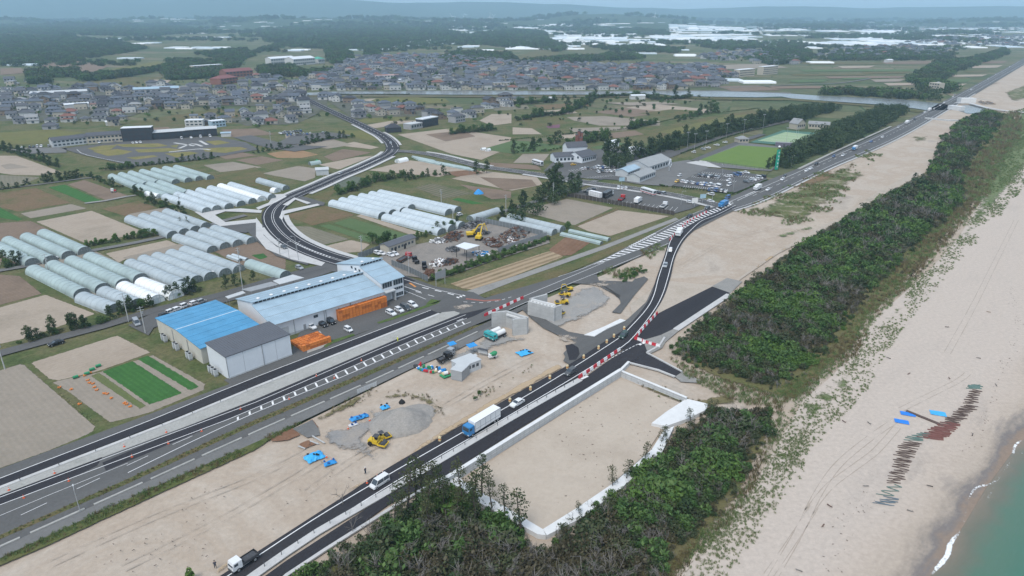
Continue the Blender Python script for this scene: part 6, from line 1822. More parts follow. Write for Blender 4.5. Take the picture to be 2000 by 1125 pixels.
def house_shape(kind, seed):
 r = random.Random(seed); w, f, q, wn_ = MB(), MB(), MB(), MB()
 L, D = r.uniform(9.5,13), r.uniform(7,9)
 h = 5.5 if kind != 'low' else 3.1
 w.box(-L/2, L/2,-D/2, D/2,-.6, h)
 if kind in ('hip', 'low'):
  i = D * .42; o = .8; rh = 2.0
  f.add([(-L/2-o, -D/2-o, h),(L/2+o, -D/2-o, h),(L/2+o, D/2+o, h),(-L/2-o, D/2+o, h),(-L/2+i, 0, h+rh),(L/2-i, 0, h+rh)],[(0,1,5,4),(1,2,5),(2,3,4,5),(3,0,4),(3,2,1,0)])
  f.box(-L/2 + i, L/2 - i, -.18,.18, h + rh - .05, h + rh + .22)
 elif kind == 'gable':
  roof_gable(f, -L/2, L/2,-D/2, D/2, h, h + 2.2, oh=.6)
  w.extr_x([(-D/2 + .01, h),(D/2 - .01, h),(0, h + 2.15)],-L/2, L/2)
 else:
  f.box(-L/2 - .1, L/2 + .1,-D/2 - .1, D/2 + .1, h + .003, h + .35)
 a, b = r.uniform(-.5,0) * L, r.uniform(.15,.6) * L
 y0, y1 = -D/2 - r.uniform(2,3.5),-D/2
 w.box(a, b, y0, y1 - .01,-.6,2.8)
 q.extr_x([(y0 - .5,2.75),(y1 - .02,3.7),(y1 - .02,3.9),(y0 - .5,2.95)], a - .4, b + .4)
 if kind != 'low' and r.random() < .6:
  q.extr_x([(-D/2 - .9,2.85),(-D/2 - .02,3.15),(-D/2 - .02,3.3),(-D/2 - .9,3.0)],-L/2 - .2, a - .5 if a - .5 > -L/2 + .5 else -L/2 + .5)
 for k in range(3):
  x = -L/2 + L * (k + .5) / 3
  if h > 4: wn_.box(x - .8, x + .8,-D/2 - .06,-D/2 - .004,3.9,5.0)
  wn_.box(x - .8, x + .8, D/2 + .004, D/2 + .06,.9,2.0)
 for y in (-D/4, D/4):
  for s_ in (-1,1):
   xs = sorted((s_ * (L/2 + .004), s_ * (L/2 + .06))); wn_.box(xs[0], xs[1], y - .6, y + .6,1.0,2.1)
   if h > 4: wn_.box(xs[0], xs[1], y - .6, y + .6,3.9,4.9)
 wn_.box((a + b)/2 - 1.1,(a + b)/2 + 1.1, y0 - .06, y0 - .004,.3,2.2)
 return w, f, q, wn_
for i, k in enumerate(['hip', 'hip', 'hip', 'gable', 'gable', 'low', 'low', 'flat']): HT.append((k,) + house_shape(k, 300 + i))
_hm = {}
def hmesh(i, j, m, nm):
 if (i, j, m.name) not in _hm: _hm[(i, j, m.name)] = HT[i][j].mesh(nm, m)
 return _hm[(i, j, m.name)]
HR = random.Random(77)
def house_look(): 
 rc = HR.choices(list(RT),(42,24,22,7,5))[0]; wc = HR.choices(list(WT),(40,26,20,14))[0]
 return HR.randrange(8), rc, wc
def house(x, y, rz, rowname, pos, sc):
 i, rc, wc = house_look()
 k = HT[i][0]
 desc = {'hip': 'hipped house', 'gable': 'gabled house', 'low': 'low house', 'flat': 'flat-roofed house'}[k]
 t = thing('house', f'{rc} tiled {wc} {desc}, {pos} in row {rowname}' if k != 'flat' else f'flat-roofed {wc} house, {pos} in row {rowname}', 'house', (x, y, -.2), rz, 'houses in the row ' + rowname)
 t.scale = (sc, sc, sc)
 put('wall', hmesh(i, 1, WT[wc], 'wall'), t); put('roof', hmesh(i, 2, RT[rc], 'roof'), t); put('lower_roof', hmesh(i, 3, RT[rc], 'lower_roof'), t)
 o = put('windows', hmesh(i, 4, GLASS, 'windows'), t); o['kind'] = 'stuff'
HOUSES = []
def hrow(px, name, sp=14.5, fill=.88, jit=3):
 L = smooth_line(px, 10); s = arclen(L); n = max(1, int(s[-1] / sp)); P = []
 for i in range(n):
  if HR.random() > fill: continue
  p, d = at_len(L, s, s[-1] * (i + .5) / n)
  P.append((p + Vector((HR.uniform(-jit, jit), HR.uniform(-jit, jit))), math.atan2(d.y, d.x) * .5 + math.radians(18) + HR.choice((0,0, PI / 2, PI)) + HR.uniform(-.1,.1)))
 P.sort(key=lambda q: q[0].x / q[0].y)
 for i, (p, a) in enumerate(P):
  pos = 'leftmost' if i == 0 else 'rightmost' if i == len(P) - 1 else nth(i) + ' from left'
  HOUSES.append((p.length, p, a, name, pos))
hrow([(85,250),(130,249),(240,243)], 'behind the pale training buildings')
hrow([(20,240),(110,237),(245,233)], 'second behind the training buildings')
hrow([(0,232),(100,228),(250,225)], 'third behind the training buildings')
hrow([(0,224),(140,221),(300,217)], 'fourth behind the training buildings')
hrow([(0,216),(200,212),(430,210)], 'above the long olive meadow')
hrow([(0,209),(200,206),(420,203),(560,203)], 'second above the olive meadow', 15)
hrow([(0,199),(250,197),(600,192)], 'four above the olive meadow', 15)
hrow([(0,193),(250,191),(600,188)], 'five above the olive meadow', 16)
hrow([(0,203),(250,200),(590,197)], 'third above the olive meadow', 15)
hrow([(340,244),(400,242),(460,238)], 'behind the long black building')
hrow([(365,236),(420,233),(465,230)], 'second behind the long black building')
hrow([(480,243),(530,240),(585,236)], 'left of the street, nearest')
hrow([(470,233),(530,231),(595,227)], 'left of the street, second')
hrow([(440,226),(520,223),(610,219)], 'left of the street, third')
hrow([(500,216),(560,214),(622,212)], 'left of the street, fourth')
hrow([(540,208),(570,207),(605,205)], 'left of the street, last')
hrow([(690,228),(740,225),(815,221)], 'right of the street, nearest', 15)
hrow([(680,219),(740,216),(830,213)], 'right of the street, second', 15)
hrow([(680,211),(740,209),(810,206)], 'right of the street, third', 15)
hrow([(625,192),(660,197),(700,204)], 'at the river bridge', 15)
hrow([(838,232),(880,230),(925,227)], 'behind the white flats', 14)
hrow([(880,222),(930,219),(960,214)], 'second behind the white flats', 14)
hrow([(935,212),(970,209),(1000,206)], 'right of the flats', 15)
hrow([(940,204),(990,202),(1020,199)], 'second by the trees, near the river', 16)
hrow([(900,196),(950,195),(1000,194)], 'on the near river side', 18,.6)
hrow([(0,186),(200,184),(400,183),(560,180)], 'along the left town street', 16,.85)
hrow([(0,179),(200,178),(350,177),(560,175)], 'second above the town street', 16,.85)
hrow([(560,175),(800,174),(1000,174),(1200,174),(1340,172)], 'along the far river bank', 16,.95)
HOUSES.sort(key=lambda q: q[0])
_hl = HOUSES[:285]
for d, p, a, nm, pos in _hl: house(p.x, p.y, a, nm, pos, HR.uniform(.9,1.1) * (1.0 + .15 * (p.y > 800)))
rest = [(p.x, p.y, a) for d, p, a, nm, pos in HOUSES[285:]]
HF = []
for i in range(16):
 k, w, f, q, wn_ = HT[i % 8]
 me = bpy.data.meshes.new('far_house'); rc = RT[list(RT)[(0,1,2,0,1,0,2,4,1,0,3,2,0,1,2,0)[i]]]; wc = WT[HR.choices(list(WT),(34,30,22,14))[0]]
 vs, fs, mi = [],[],[]
 for b, m_ in ((w, 0),(f, 1),(q, 1),(wn_, 2)):
  o = len(vs); vs += b.v; fs += [tuple(j + o for j in fc) for fc in b.f]; mi += [m_] * len(b.f)
 me.from_pydata(vs, [], fs)
 for m_ in (wc, rc, GLASS): me.materials.append(m_)
 me.polygons.foreach_set('material_index', mi)
 HF.append(('far_house_%02d' % i, me))
HFC = lib(HF)
pts = [(x, y, -.3,1.1, a, HR.randrange(16)) for x, y, a in rest]
for poly, sp, keep in [([(560,171),(640,140),(660,128),(700,112),(830,108),(1000,120),(1150,128),(1380,128),(1450,148),(1400,168),(1340,170),(1000,172)],17,.8),([(0,176),(560,172),(560,160),(420,166),(0,170)],20,.6),
       ([(0,168),(60,166),(70,158),(0,156)],20,.6),([(400,168),(500,150),(560,150),(560,166)],20,.6),([(1360,112),(1400,100),(1480,100),(1570,112),(1560,126),(1440,124)],24,.6),
       ([(1580,108),(1650,96),(1760,88),(1860,98),(1840,112),(1740,112),(1640,112)],24,.65),([(1760,84),(1840,72),(2000,70),(2000,90),(1880,92)],30,.6),([(1040,62),(1700,48),(2000,52),(2000,62),(1500,60)],60,.3)]:
 for x, y, e in in_px([poly], sp, .35,.0085):
  if HR.random() < keep * (.75 + .6 * mnoise.noise((x * .012, y * .006,6))): pts.append((x, y, -1.6,1.3, math.radians(HR.choice((20,110,200,290))) + HR.uniform(-.12,.12), HR.randrange(16)))
scatter('distant_houses', pts, HFC)
def BB(label, px, ang_px, L, D, h, wall, roof, rtype='flat', rh=1.5, rows=0, cat='building', name='building', n=8, **k):
 g = G(*px); a = ang(G(*ang_px[0]), G(*ang_px[1]))
 wins = [('y-', .4, L - .4, n, h * (i + .55) / max(1, rows), L / n * .6, h / max(1, rows) * .45) for i in range(rows)]
 return box_building(name, label, cat, g, a, L, D, h, wall, roof, rtype, rh, wins, frame=False, **k)
DA = ((240,277),(420,268))
BB('pale two-storey training building at the left with dark gable roof', (104,288),((104,288),(165,281)),28,9,5.2, W_GY, RT['dark grey'], 'gable', 2,2, n=9)
BB('second training building with cream walls and a white balcony band', (172,281),((172,281),(224,277)),26,9,6, WT['cream'], RT['dark grey'], 'gable', 2.2,2, n=9)
t = BB('black three-storey block with rows of small windows and a pale roof edge', (240,276),((240,276),(288,274)),23,10,10.5, W_BK, W_WH, 'flat', 1,3, n=5)
t = BB('long low black hall with pale flat roof right of the three-storey block', (297,273),((297,273),(365,268)),33,10,5.5, W_BK, W_GY, 'shed', .8,1, n=7)
t = BB('right wing of the long black hall with row of white window posts', (364,268),((364,268),(414,265)),25,10,6, W_BK, W_GY, 'shed', .8,1, n=10)
BB('small blue-white cabin at the end of the black hall', (432,267),((432,267),(452,266)),8,4,2.8, WT['white'], W_LB, 'shed', .4,0, n=3)
BB('white flat-roofed house behind the black hall', (362,247),((362,247),(398,246)),16,9,5.5, WT['white'], W_WH, 'flat', 1,2, n=4)
BB('pale house with white flat roof at the end of the meadow', (415,249),((415,249),(443,246)),13,9,5.5, W_LB, W_WH, 'flat', 1,2, n=4)
BB('black tiled family house with deep eaves by the curved road', (756,259),((756,259),(790,257)),13,10,4, W_BK, RT['black'], 'hip', 3.2,1, cat='house', name='house', n=4)
BB('grey flat-roofed clinic left of the white flats', (803,253),((803,253),(842,246)),18,10,4.5, WT['grey'], W_GY, 'flat', 1,1, n=5)
BB('white and black striped two-storey flats beside the tan field', (827,249),((827,249),(872,240)),22,9,7, W_BK, W_WH, 'flat', 1,2, n=5, parapet=.6)
BB('dark house with hip roof right of the striped flats', (890,240),((890,240),(925,234)),14,10,6, WT['grey'], RT['dark grey'], 'hip', 2.4,2, cat='house', name='house', n=4)
BB('dark house with blue-grey roof behind the striped flats', (835,230),((835,230),(868,226)),15,10,6, WT['grey'], RT['black'], 'hip', 2.4,2, cat='house', name='house', n=4)
BB('long pale school block by the fields at the right', (1444,150),((1444,150),(1490,146)),42,12,11, WT['cream'], W_WH, 'flat', 1,3, n=12)
BB('cream school block right of the long one', (1490,146),((1490,146),(1538,142)),42,12,13, WT['cream'], W_WH, 'flat', 1,4, n=12)
BB('white school gym roof on the far left hill foot', (530,127),((530,127),(572,124)),60,18,12, WT['white'], W_WH, 'gable', 3,2, n=10)
BB('white town hall with stepped roof right of the school gym', (574,128),((574,128),(622,124)),60,25,12, WT['white'], W_WH, 'gable', 4,2, n=10)
BB('green-roofed hall beside the white town hall', (622,124),((622,124),(642,122)),22,20,9, WT['white'], mat('green_roof', (.08,.34,.24),.6), 'hip', 4,1, n=4)
BB('white school block on the plateau edge', (380,139),((380,139),(424,136)),58,14,9, WT['cream'], W_WH, 'flat', 1,3, n=10)
BB('red-brown hall with broad roof left of the town', (432,165),((432,165),(470,160)),38,20,8, W_BR, mat('maroon_roof', (.2,.075,.07),.6), 'hip', 4,2, n=6)
BB('upper red-brown hall on the hill foot', (442,152),((442,152),(495,148)),50,20,9, W_BR, MATS['maroon_roof'], 'gable', 4,2, n=8)
BB('pink and white care home in the middle of town', (733,158),((733,158),(775,157)),38,14,8, WT['white'], mat('pink_band', (.45,.24,.22),.7), 'flat', 1,2, n=8)
BB('white shop roof right of the pink care home', (770,163),((770,163),(796,162)),24,14,5, WT['white'], W_WH, 'flat', 1,1, n=4)
BB('long low white warehouse in the left town', (127,212),((127,212),(158,210)),24,9,4, WT['white'], W_WH, 'gable', 1,0, n=3)
BB('grey market hall by the left town street', (60,193),((60,193),(140,189)),62,18,6, WT['grey'], W_GY, 'shed', 1,0, n=8)
BB('blue-grey hall in the left town', (262,186),((262,186),(332,183)),54,16,7, WT['grey'], W_LB, 'gable', 2,1, n=8)
BB('white vinyl barn among the left fields', (207,245),((207,245),(222,244)),9,6,3, WT['white'], W_WH, 'gable', 1,0, n=3)
BB('beige four-storey apartment block beside the lagoon', (1811,181),((1811,181),(1830,183)),15,10,13, WT['cream'], WT['cream'], 'flat', 1,4, n=4)
BB('second beige apartment block with hipped tower', (1830,181),((1830,181),(1843,180)),10,9,11, WT['cream'], RT['pale grey'], 'hip', 3,3, n=3)
BB('long white farm shed on the far plain', (1233,193.5),((1233,193.5),(1262,193)),18,8,4, WT['white'], W_WH, 'gable', 1,0, n=3)
BB('white roofed boat shed by the river bank', (1366,160),((1366,160),(1388,159)),17,9,4, WT['white'], W_WH, 'gable', 1.5,0, n=3)
BB('small white barn on the right fields', (1733,122),((1733,122),(1748,121.5)),16,9,5, WT['white'], W_WH, 'gable', 1.5,0, n=3)
BB('white barn near the trees left of the river plain', (1070,199),((1070,199),(1085,198)),10,7,4, WT['white'], W_WH, 'gable', 1.2,0, n=3)
t = BB('white roadside restaurant with grey roofs, left wing', (1084,318),((1084,318),(1120,316)),15,11,4, W_WH, RT['dark grey'], 'gable', 2.2,1, n=5)
t = BB('white hall with tall grey roof behind the restaurant', (1108,305),((1108,305),(1140,303)),16,10,6.5, W_WH, RT['dark grey'], 'gable', 3,0, n=5)
t = BB('white right wing of the restaurant with broad dark roof', (1137,319),((1137,319),(1172,311)),16,14,4, W_WH, RT['dark grey'], 'gable', 3.2,1, n=7)
part(t, 'round_window', MB().tube((-.05,4,3.6),(-.02,4,3.6),.9, n=12), GLASS)
g = G(1130,296)
t = thing('brick_chimney', 'cluster of red brick chimneys behind the white restaurant', 'chimney', (g.x, g.y, 0),.3)
for i, (x, y, h) in enumerate([(-2,0,13),(0,.5,15.5),(2,0,14.5),(.5,-2,11)]):
 part(t, 'stack', MB().box(x - .8, x + .8, y - .8, y + .8,-.3, h), W_BR); part(t, 'pot', MB().box(x - .9, x + .9, y - .9, y + .9, h + .003, h + .4), W_DG)
part(t, 'base', MB().box(-4,4,-3.5,2.5,-.3,6), W_BR)
SA = ((1247,358),(1295,339))
GRR = mat('greyish_station_roof', (.30,.31,.31),.5, var=.08, scale=.4)
t = BB('station shop with low grey double roof at the lot corner', (1249,357),((1249,357),(1292,340)),22,9,3.6, W_GY, GRR, 'gable', 1.8,1, n=8)
t = BB('long grey-roofed station market hall behind the shop', (1226,347),((1226,347),(1258,334)),18,9,3.6, W_GY, W_LB, 'gable', 1.6,1, n=6)
t = BB('broad pale-roofed station main hall', (1266,338),((1266,338),(1325,318)),32,17,4.2, W_GY, GRR, 'gable', 3,1, n=8)
g = G(1308,334); a = ang(G(1249,357), G(1292,340))
t = thing('gable_sign', 'white diamond gable emblem on the station hall front', 'sign', (g.x, g.y, 0), a)
em = MB(); 
for p, q in [((-2.2,4.6),(0,8.2)),((0,8.2),(2.2,4.6)),((2.2,4.6),(0,2.6)),((0,2.6),(-2.2,4.6))]: em.tube((p[0],0, p[1]),(q[0],0, q[1]),.28, n=5)
part(t, 'outline', em, W_WH); part(t, 'panel', MB().add([(-2.1,.1,4.6),(0,.1,2.7),(2.1,.1,4.6),(0,.1,8.0),(-2.1,.3,4.6),(0,.3,2.7),(2.1,.3,4.6),(0,.3,8.0)],[(0,1,2,3),(7,6,5,4),(0,4,5,1),(1,5,6,2),(2,6,7,3),(3,7,4,0)]), W_DG)
em = MB(); em.tube((-.9,-.05,6.0),(.5,-.05,6.6),.16, n=4).tube((-.3,-.05,6.6),(-.8,-.05,4.0),.16, n=4).tube((.4,-.05,5.8),(1.0,-.05,4.2),.16, n=4).tube((-.2,-.05,4.3),(.9,-.05,4.0),.16, n=4)
part(t, 'emblem', em, W_WH)
part(t, 'post', MB().box(-.2,.2,.3,.7,0,4), W_GY)
BB('white storage shed behind the tall pines', (1238,303),((1238,303),(1262,296)),12,8,4, W_WH, W_WH, 'flat', 1,1, n=3)
BB('small white kiosk roof left of the tall pines', (1195,288),((1195,288),(1212,284)),10,7,3.5, W_WH, W_WH, 'gable', 1.2,0, n=3)
BB('tennis clubhouse with white gabled front beside the courts', (1557,252),((1557,252),(1578,249)),12,9,4.5, WT['cream'], RT['pale grey'], 'gable', 4,1, n=4, ridge='y')
BB('long cream wing of the tennis clubhouse', (1578,250),((1578,250),(1612,252)),18,8,4, WT['cream'], RT['pale grey'], 'gable', 2,1, n=7)
BB('small hip-roofed hut behind the football pitch', (1443,279),((1443,279),(1464,278)),9,7,3, WT['cream'], RT['pale grey'], 'hip', 2.2,1, n=3)
BB('purple-grey stand beside the football pitch', (1514,284),((1514,284),(1548,286)),17,4,2.4, mat('purple_grey_panel', (.16,.15,.2),.7), RT['pale grey'], 'flat', 1,0, n=3)
for nm, px, m, z in [('car_park', [(1110,382),(1165,360),(1290,380),(1368,400),(1350,408),(1317,417)], ASPO, .06),('car_park', [(1314,363),(1384,328),(1410,330),(1494,343),(1500,352),(1434,376)], ASPO, .06),('car_park', [(1062,334),(1090,306),(1180,290),(1300,288),(1330,300),(1262,326),(1215,352),(1110,346)], ASPO, .05),
      ('forecourt', [(1205,352),(1262,325),(1345,312),(1384,328),(1310,364),(1250,360)], ASPG, .055),('club_path', [(1350,318),(1440,277),(1550,290),(1545,298),(1506,334),(1470,332),(1400,326)], ASPG, .045),('driving_range', [(120,290),(230,277),(420,266),(480,278),(505,292),(390,312),(262,324),(160,302)], ASPO, .03),('car_park', [(540,280),(575,262),(640,258),(690,264),(650,272),(580,282)], ASPO, .03),('lot', [(10,293),(60,288),(130,288),(130,298),(60,300)], ASPG, .03),
      ('pavement', [(1384,326),(1340,318),(1372,312),(1410,328)], CONC, .07),('lot', [(455,268),(520,288),(575,296),(640,286),(560,282),(490,264)], ASPO, .025)]:
 sheet(nm, px, z, m)
sheet('football_pitch', [(1365,313),(1444,284),(1538,290),(1543,296),(1505,331),(1475,328)],.10, TURF)
sheet('tennis_court', [(1480,275),(1534,258),(1602,265),(1557,281)],.09, COURT)
sheet('court_surround', [(1465,278),(1530,254),(1625,262),(1630,268),(1560,286)],.07, mat('green_court_surround', (.07,.16,.12),.9))
mb = MB()
for u in (0,.25,.5,.75,1):
 a, b = G(1480,275).lerp(G(1534,258), u), G(1557,281).lerp(G(1602,265), u)
 mb.obox(((a.x + b.x) / 2,(a.y + b.y) / 2,.115),((b - a).length, .15,.02), ang(a, b))
o = mb.obj('court_marking', PAINT); o['kind'] = 'structure'
GI = gmat('range_grass', [(.13,.14,.045),(.19,.17,.06),(.24,.19,.09)], s=.12, fine=1.4, famt=.3, patchy=(.7,.6,.9))
for i, px in enumerate([[(170,290),(200,284),(230,283),(215,293),(185,295)],[(222,282),(310,280),(330,285),(300,288),(240,287)],[(180,296),(230,291),(260,296),(240,302),(210,305)],[(262,292),(330,289),(360,293),(320,297),(270,298)],[(320,300),(370,296),(390,299),(345,308)],[(330,285),(350,282),(345,289)],[(400,276),(430,274),(450,279),(420,284)],[(395,290),(430,288),(470,287),(485,291),(440,299),(400,296)],[(245,308),(300,303),(310,306),(265,312)]]):
 patch('range_grass', px, .07, GI, n=9)
o = MB()
for px in [[(340,279),(360,282),(380,285)],[(350,290),(375,281),(395,286)],[(390,275),(405,283)],[(330,297),(390,291),(410,293)]]:
 ribbon(o, smooth_line(px, 4),-1.2,1.2,.09)
o = o.obj('pale_lane', CONC); o['kind'] = 'structure'
stripe_px([(150,292),(170,303),(260,321)],.3, z=.06)
def bays(px0, px1, n, ln, side=1):
 a, b = G(*px0), G(*px1); d = (b - a).normalized(); nn = Vector((-d.y, d.x, 0)) * side
 mb = MB()
 for i in range(n + 1):
  p = a.lerp(b, i / n); c = p + nn * (ln / 2)
  mb.obox((c.x, c.y, .085),(.14, ln, .02), ang(a, b))
 o = mb.obj('bay_marking', PAINT); o['kind'] = 'structure'
bays((1190,398),(1316,413),14,9,1); bays((1335,366),(1420,373),20,5,1); bays((1350,346),(1435,356),20,5,1); bays((1370,338),(1470,348),22,5,1); bays((1110,332),(1190,326),16,5,-1); bays((1150,350),(1200,344),10,5,1); bays((1135,372),(1165,363),8,5,-1)
fg = MB()
for i in range(4):
 pr = arch(6.2,3.2,7)
 o = len(fg.v)
 for x in (-25,25):
  for y, z in pr: fg.v.append((x, y + i * 6.6 - 9.9, z))
 k = len(pr)
 fg.f += [(o + j + 1, o + k + j + 1, o + k + j, o + j) for j in range(k - 1)] + [tuple(o + j for j in range(k)), tuple(o + k + j for j in range(k - 1,-1,-1))]
FGM = [fg.mesh('greenhouse_block', m) for m in (VINYLW, VINYLB, mat('bluish_vinyl', (.5,.58,.63),.35, var=.05))]
FGC = lib([('greenhouse_block_%d' % i, m) for i, m in enumerate(FGM)])
ST = [(162,230,77,2, 'left plateau'),(232,340,76,2.5, 'plateau middle'),(340,420,75,2, 'plateau right end'),(238,298,86,3, 'small wood on the plateau'),(296,420,96,3.5, 'plateau rim'),(215,248,104,1, 'brown plateau field'),(160,270,116,3, 'upper edge of the green field'),(225,315,112,2.5, 'second edge of the green field'),(250,274,100,1.5, 'plateau farm'),(0,70,128,1.5, 'far left wood'),(382,424,115,2, 'white plateau school'),(434,478,103,2, 'dark wood right of the plateau'),
   (755,800,92,3, 'long strip behind the town'),(785,865,84,6, 'wide field behind the town'),(800,850,90,4, 'second wide field behind the town'),(870,940,94,4, 'right end behind the town'),(905,960,103,5, 'wood behind the town'),(668,714,99,2, 'dark round wood'),(728,762,98,2, 'second round wood'),(762,802,102,2, 'town upper edge'),(860,915,86,2, 'wooded ridge foot'),
   (845,910,60,5, 'wooded ridge'),(560,640,88,5, 'town hall hill'),(545,595,100,3, 'school hill'),(1000,1110,57,3, 'far bright plain'),(1065,1225,78,6, 'bright plain middle'),(1090,1240,70,5, 'bright plain back'),(1120,1180,87,3, 'bright plain foot'),(1180,1305,92,6, 'bright plain front'),(1225,1300,84,4, 'bright plain second front'),(1310,1440,80,7, 'bright plain right'),(1270,1360,74,4, 'bright plain right back'),(1230,1300,107,4, 'fields above the village'),(1320,1360,110,3, 'village upper edge'),(1310,1350,99,2, 'village wood'),
   (1310,1470,60,4, 'far right plain'),(1520,1590,60,3, 'far right plain middle'),(1500,1560,70,3, 'plain by the red village'),(1570,1640,71,3, 'plain left of the red village'),(1600,1660,62,2, 'plain above the red village'),(1625,1662,78,3, 'red village left edge'),(1560,1625,95,3, 'wood by the school'),(1590,1720,87,2.5, 'red village upper edge'),(1510,1590,84,2.5, 'school upper edge'),(1700,1790,64,4, 'plain beyond the red village'),(1800,1920,66,4, 'far coast plain'),(1720,1900,72,3, 'coast plain middle'),(1830,1880,96,3, 'coast wood'),(1880,1945,94,3, 'coast wood right end'),(1960,2010,93,4, 'far coast road'),(1585,1635,124,2.5, 'right field edge'),(1400,1440,158,1.5, 'river plain'),(1465,1500,162,2, 'river plain right')]
FB = []
for x0, x1, y, dy, nm in ST:
 Y0, Y1 = G(0, y).y, G(0, y - dy).y
 depth = Y1 - Y0; ny = max(1, int(depth / 30))
 X0, X1 = G(x0, y).x, G(x1, y).x; nx = max(1, int((X1 - X0) / 54)); one = []
 for j in range(ny):
  for i in range(nx):
   if HR.random() < .12: continue
   one.append((X0 + (X1 - X0) * (i + .5) / nx + HR.uniform(-4,4) + j * 6, Y0 + depth * (j + .5) / ny))
 one.sort(key=lambda p: p[0] / p[1])
 for i, p in enumerate(one): FB.append((p[1], p[0], nm, i, len(one)))
for k in range(520):
 x, y = HR.uniform(1000,2000), HR.uniform(54,98)
 if mnoise.noise((x * .006, y * .05,9)) > -.05 - .2 * (1050 < x < 1460) and y < 98 - (x - 1000) * .012: FB.append((G(x, y).y, G(x, y).x, '', 0,0)); FB.append((G(x, y).y + 2, G(x, y).x + 52, '', 0,0)); FB.append((G(x, y).y + 29, G(x, y).x + 20, '', 0,0))
for k in range(60): x, y = HR.uniform(200,1000), HR.uniform(48,66); FB.append((G(x, y).y, G(x, y).x, '', 0,0))
FB.sort()
FB = [q for q in FB if q[2]][:215] + [q for q in FB if not q[2]] + [q for q in FB if q[2]][215:]
for k, (y, x, nm, i, n) in enumerate(FB[:215]):
 o = put('greenhouse', FGM[k % 3 if k % 5 else 0]); o.location = (x, y, -.6); o.rotation_euler = (0,0, HR.uniform(-.12,.06)); o.scale = (1,1.05,1)
 tag(o, f'white greenhouse block, {"only one" if n == 1 else nth(i) + " from left"}, strip at the {nm}', 'greenhouse', 'far greenhouse strips')
scatter('distant_greenhouses', [(x, y, (-.6 if y < 4200 else max(-.6, mid_h(x, y, (y - 4200) / 4600)) if y < 8800 else 0),1.12, HR.uniform(-.1,.06), HR.choice((0,0,1,2))) for y, x, nm, i, n in FB[215:]], FGC)
sp_ = [(x, y, max(0, mid_h(x, y, (y - 4200) / 4600) if 4200 < y < 8800 else 0) + .5, HR.uniform(.8,1.5), HR.uniform(-.2,.2), HR.choice((0,1,2))) for x, y, e in in_px([[(0,34),(2000,36),(2000,60),(1300,58),(600,52),(200,60),(0,66)]],60,.5,.022) if HR.random() < .035 + .16 * max(0, mnoise.noise((x * .0011, y * .0016,4)))]
scatter('hazy_farms', sp_, FGC)
def turbine(px, hub, label, rz):
 g = G(*px); t = thing('wind_turbine', label, 'wind turbine', (g.x, g.y, 0),.3, 'wind turbines on the hazy plain')
 part(t, 'tower', MB().tube((0,0,-5),(0,0, hub),2.6,1.5,10), WHITEP)
 part(t, 'nacelle', MB().obox((0,-1, hub + 1),(3.4,9,3.6)), WHITEP)
 for i in range(3):
  a = rz + i * 2 * PI / 3; d = Vector((math.cos(a),0, math.sin(a)))
  n_ = Vector((-d.z, 0, d.x)); c = Vector((0,-6, hub + 1))
  part(t, 'blade', MB().add([c + n_ * 1.0, c - n_ * 1.0, c + d * 12 - n_ * 2.0, c + d * 12 + n_ * 1.4, c + d * 38 - n_ * .4, c + d * 38 + n_ * .4, c + Vector((0,.7,0)), c + d * 12 + Vector((0,.5,0))],[(0,1,2,3),(3,2,4,5),(0,3,7,6),(1,6,7,2),(3,5,7),(2,7,4)]), WHITEP)
for i, (x, y, h) in enumerate([(694.5,33.5,60),(697,31,62),(746.5,32,62),(776,35,58),(785.5,36,55),(883,48.5,64),(905.5,40,62),(910,39.5,66),(957,49.5,66),(963.5,42,62),(1277,50,72)]):
 turbine((x, y), h, f'white wind turbine in the haze, {nth(i)} from the left', HR.uniform(0,2))
PAINTS = {'white': mat('white_car_paint', (.68,.69,.70),.25, var=0, spec=.5), 'silver': mat('silver_car_paint', (.38,.40,.42),.3,.3, var=0), 'black': mat('black_car_paint', (.012,.012,.014),.25, var=0, spec=.5), 'grey': mat('dark_grey_car_paint', (.08,.085,.09),.3, var=0, spec=.5),
    'blue': mat('blue_car_paint', (.035,.10,.27),.3, var=0, spec=.5), 'red': mat('red_car_paint', (.42,.03,.03),.3, var=0, spec=.5), 'yellow': mat('yellow_car_paint', (.62,.38,.05),.3, var=0, spec=.5), 'green': mat('dark_green_car_paint', (.03,.06,.05),.3, var=0, spec=.5)}
LAMPW = mat('clear_lamp', (.7,.7,.68),.2, var=0); LAMPR = mat('red_lamp', (.35,.01,.01),.3, var=0)
WHEEL = MB().tube((0,-.11,0),(0,.11,0),.33, n=10).mesh('wheel', RUBBER)
HUB = MB().tube((0,-.125,0),(0,.125,0),.18, n=8).mesh('rim', STEEL)
BIGW = MB().tube((0,-.16,0),(0,.16,0),.5, n=10).mesh('wheel', RUBBER); BIGH = MB().tube((0,-.175,0),(0,.175,0),.26, n=8).mesh('rim', STEEL)
def wheels(t, xs, y, big=False):
 for x in xs:
  for s_ in (-1,1):
   o = put('wheel', BIGW if big else WHEEL, t); o.location = (x, s_ * y, .5 if big else .33)
   put('rim', BIGH if big else HUB, o)
CARK = {'sedan': (4.6,1.75,1.43,-1.9,.95,.55,.75), 'hatch': (4.0,1.7,1.5,-1.92,.85,.25,.7), 'kei': (3.4,1.48,1.7,-1.65,.95,.15,.45), 'wagon': (4.7,1.75,1.6,-2.28,1.0,.3,.75), 'van': (4.7,1.75,2.0,-2.3,1.75,.12,.75)}
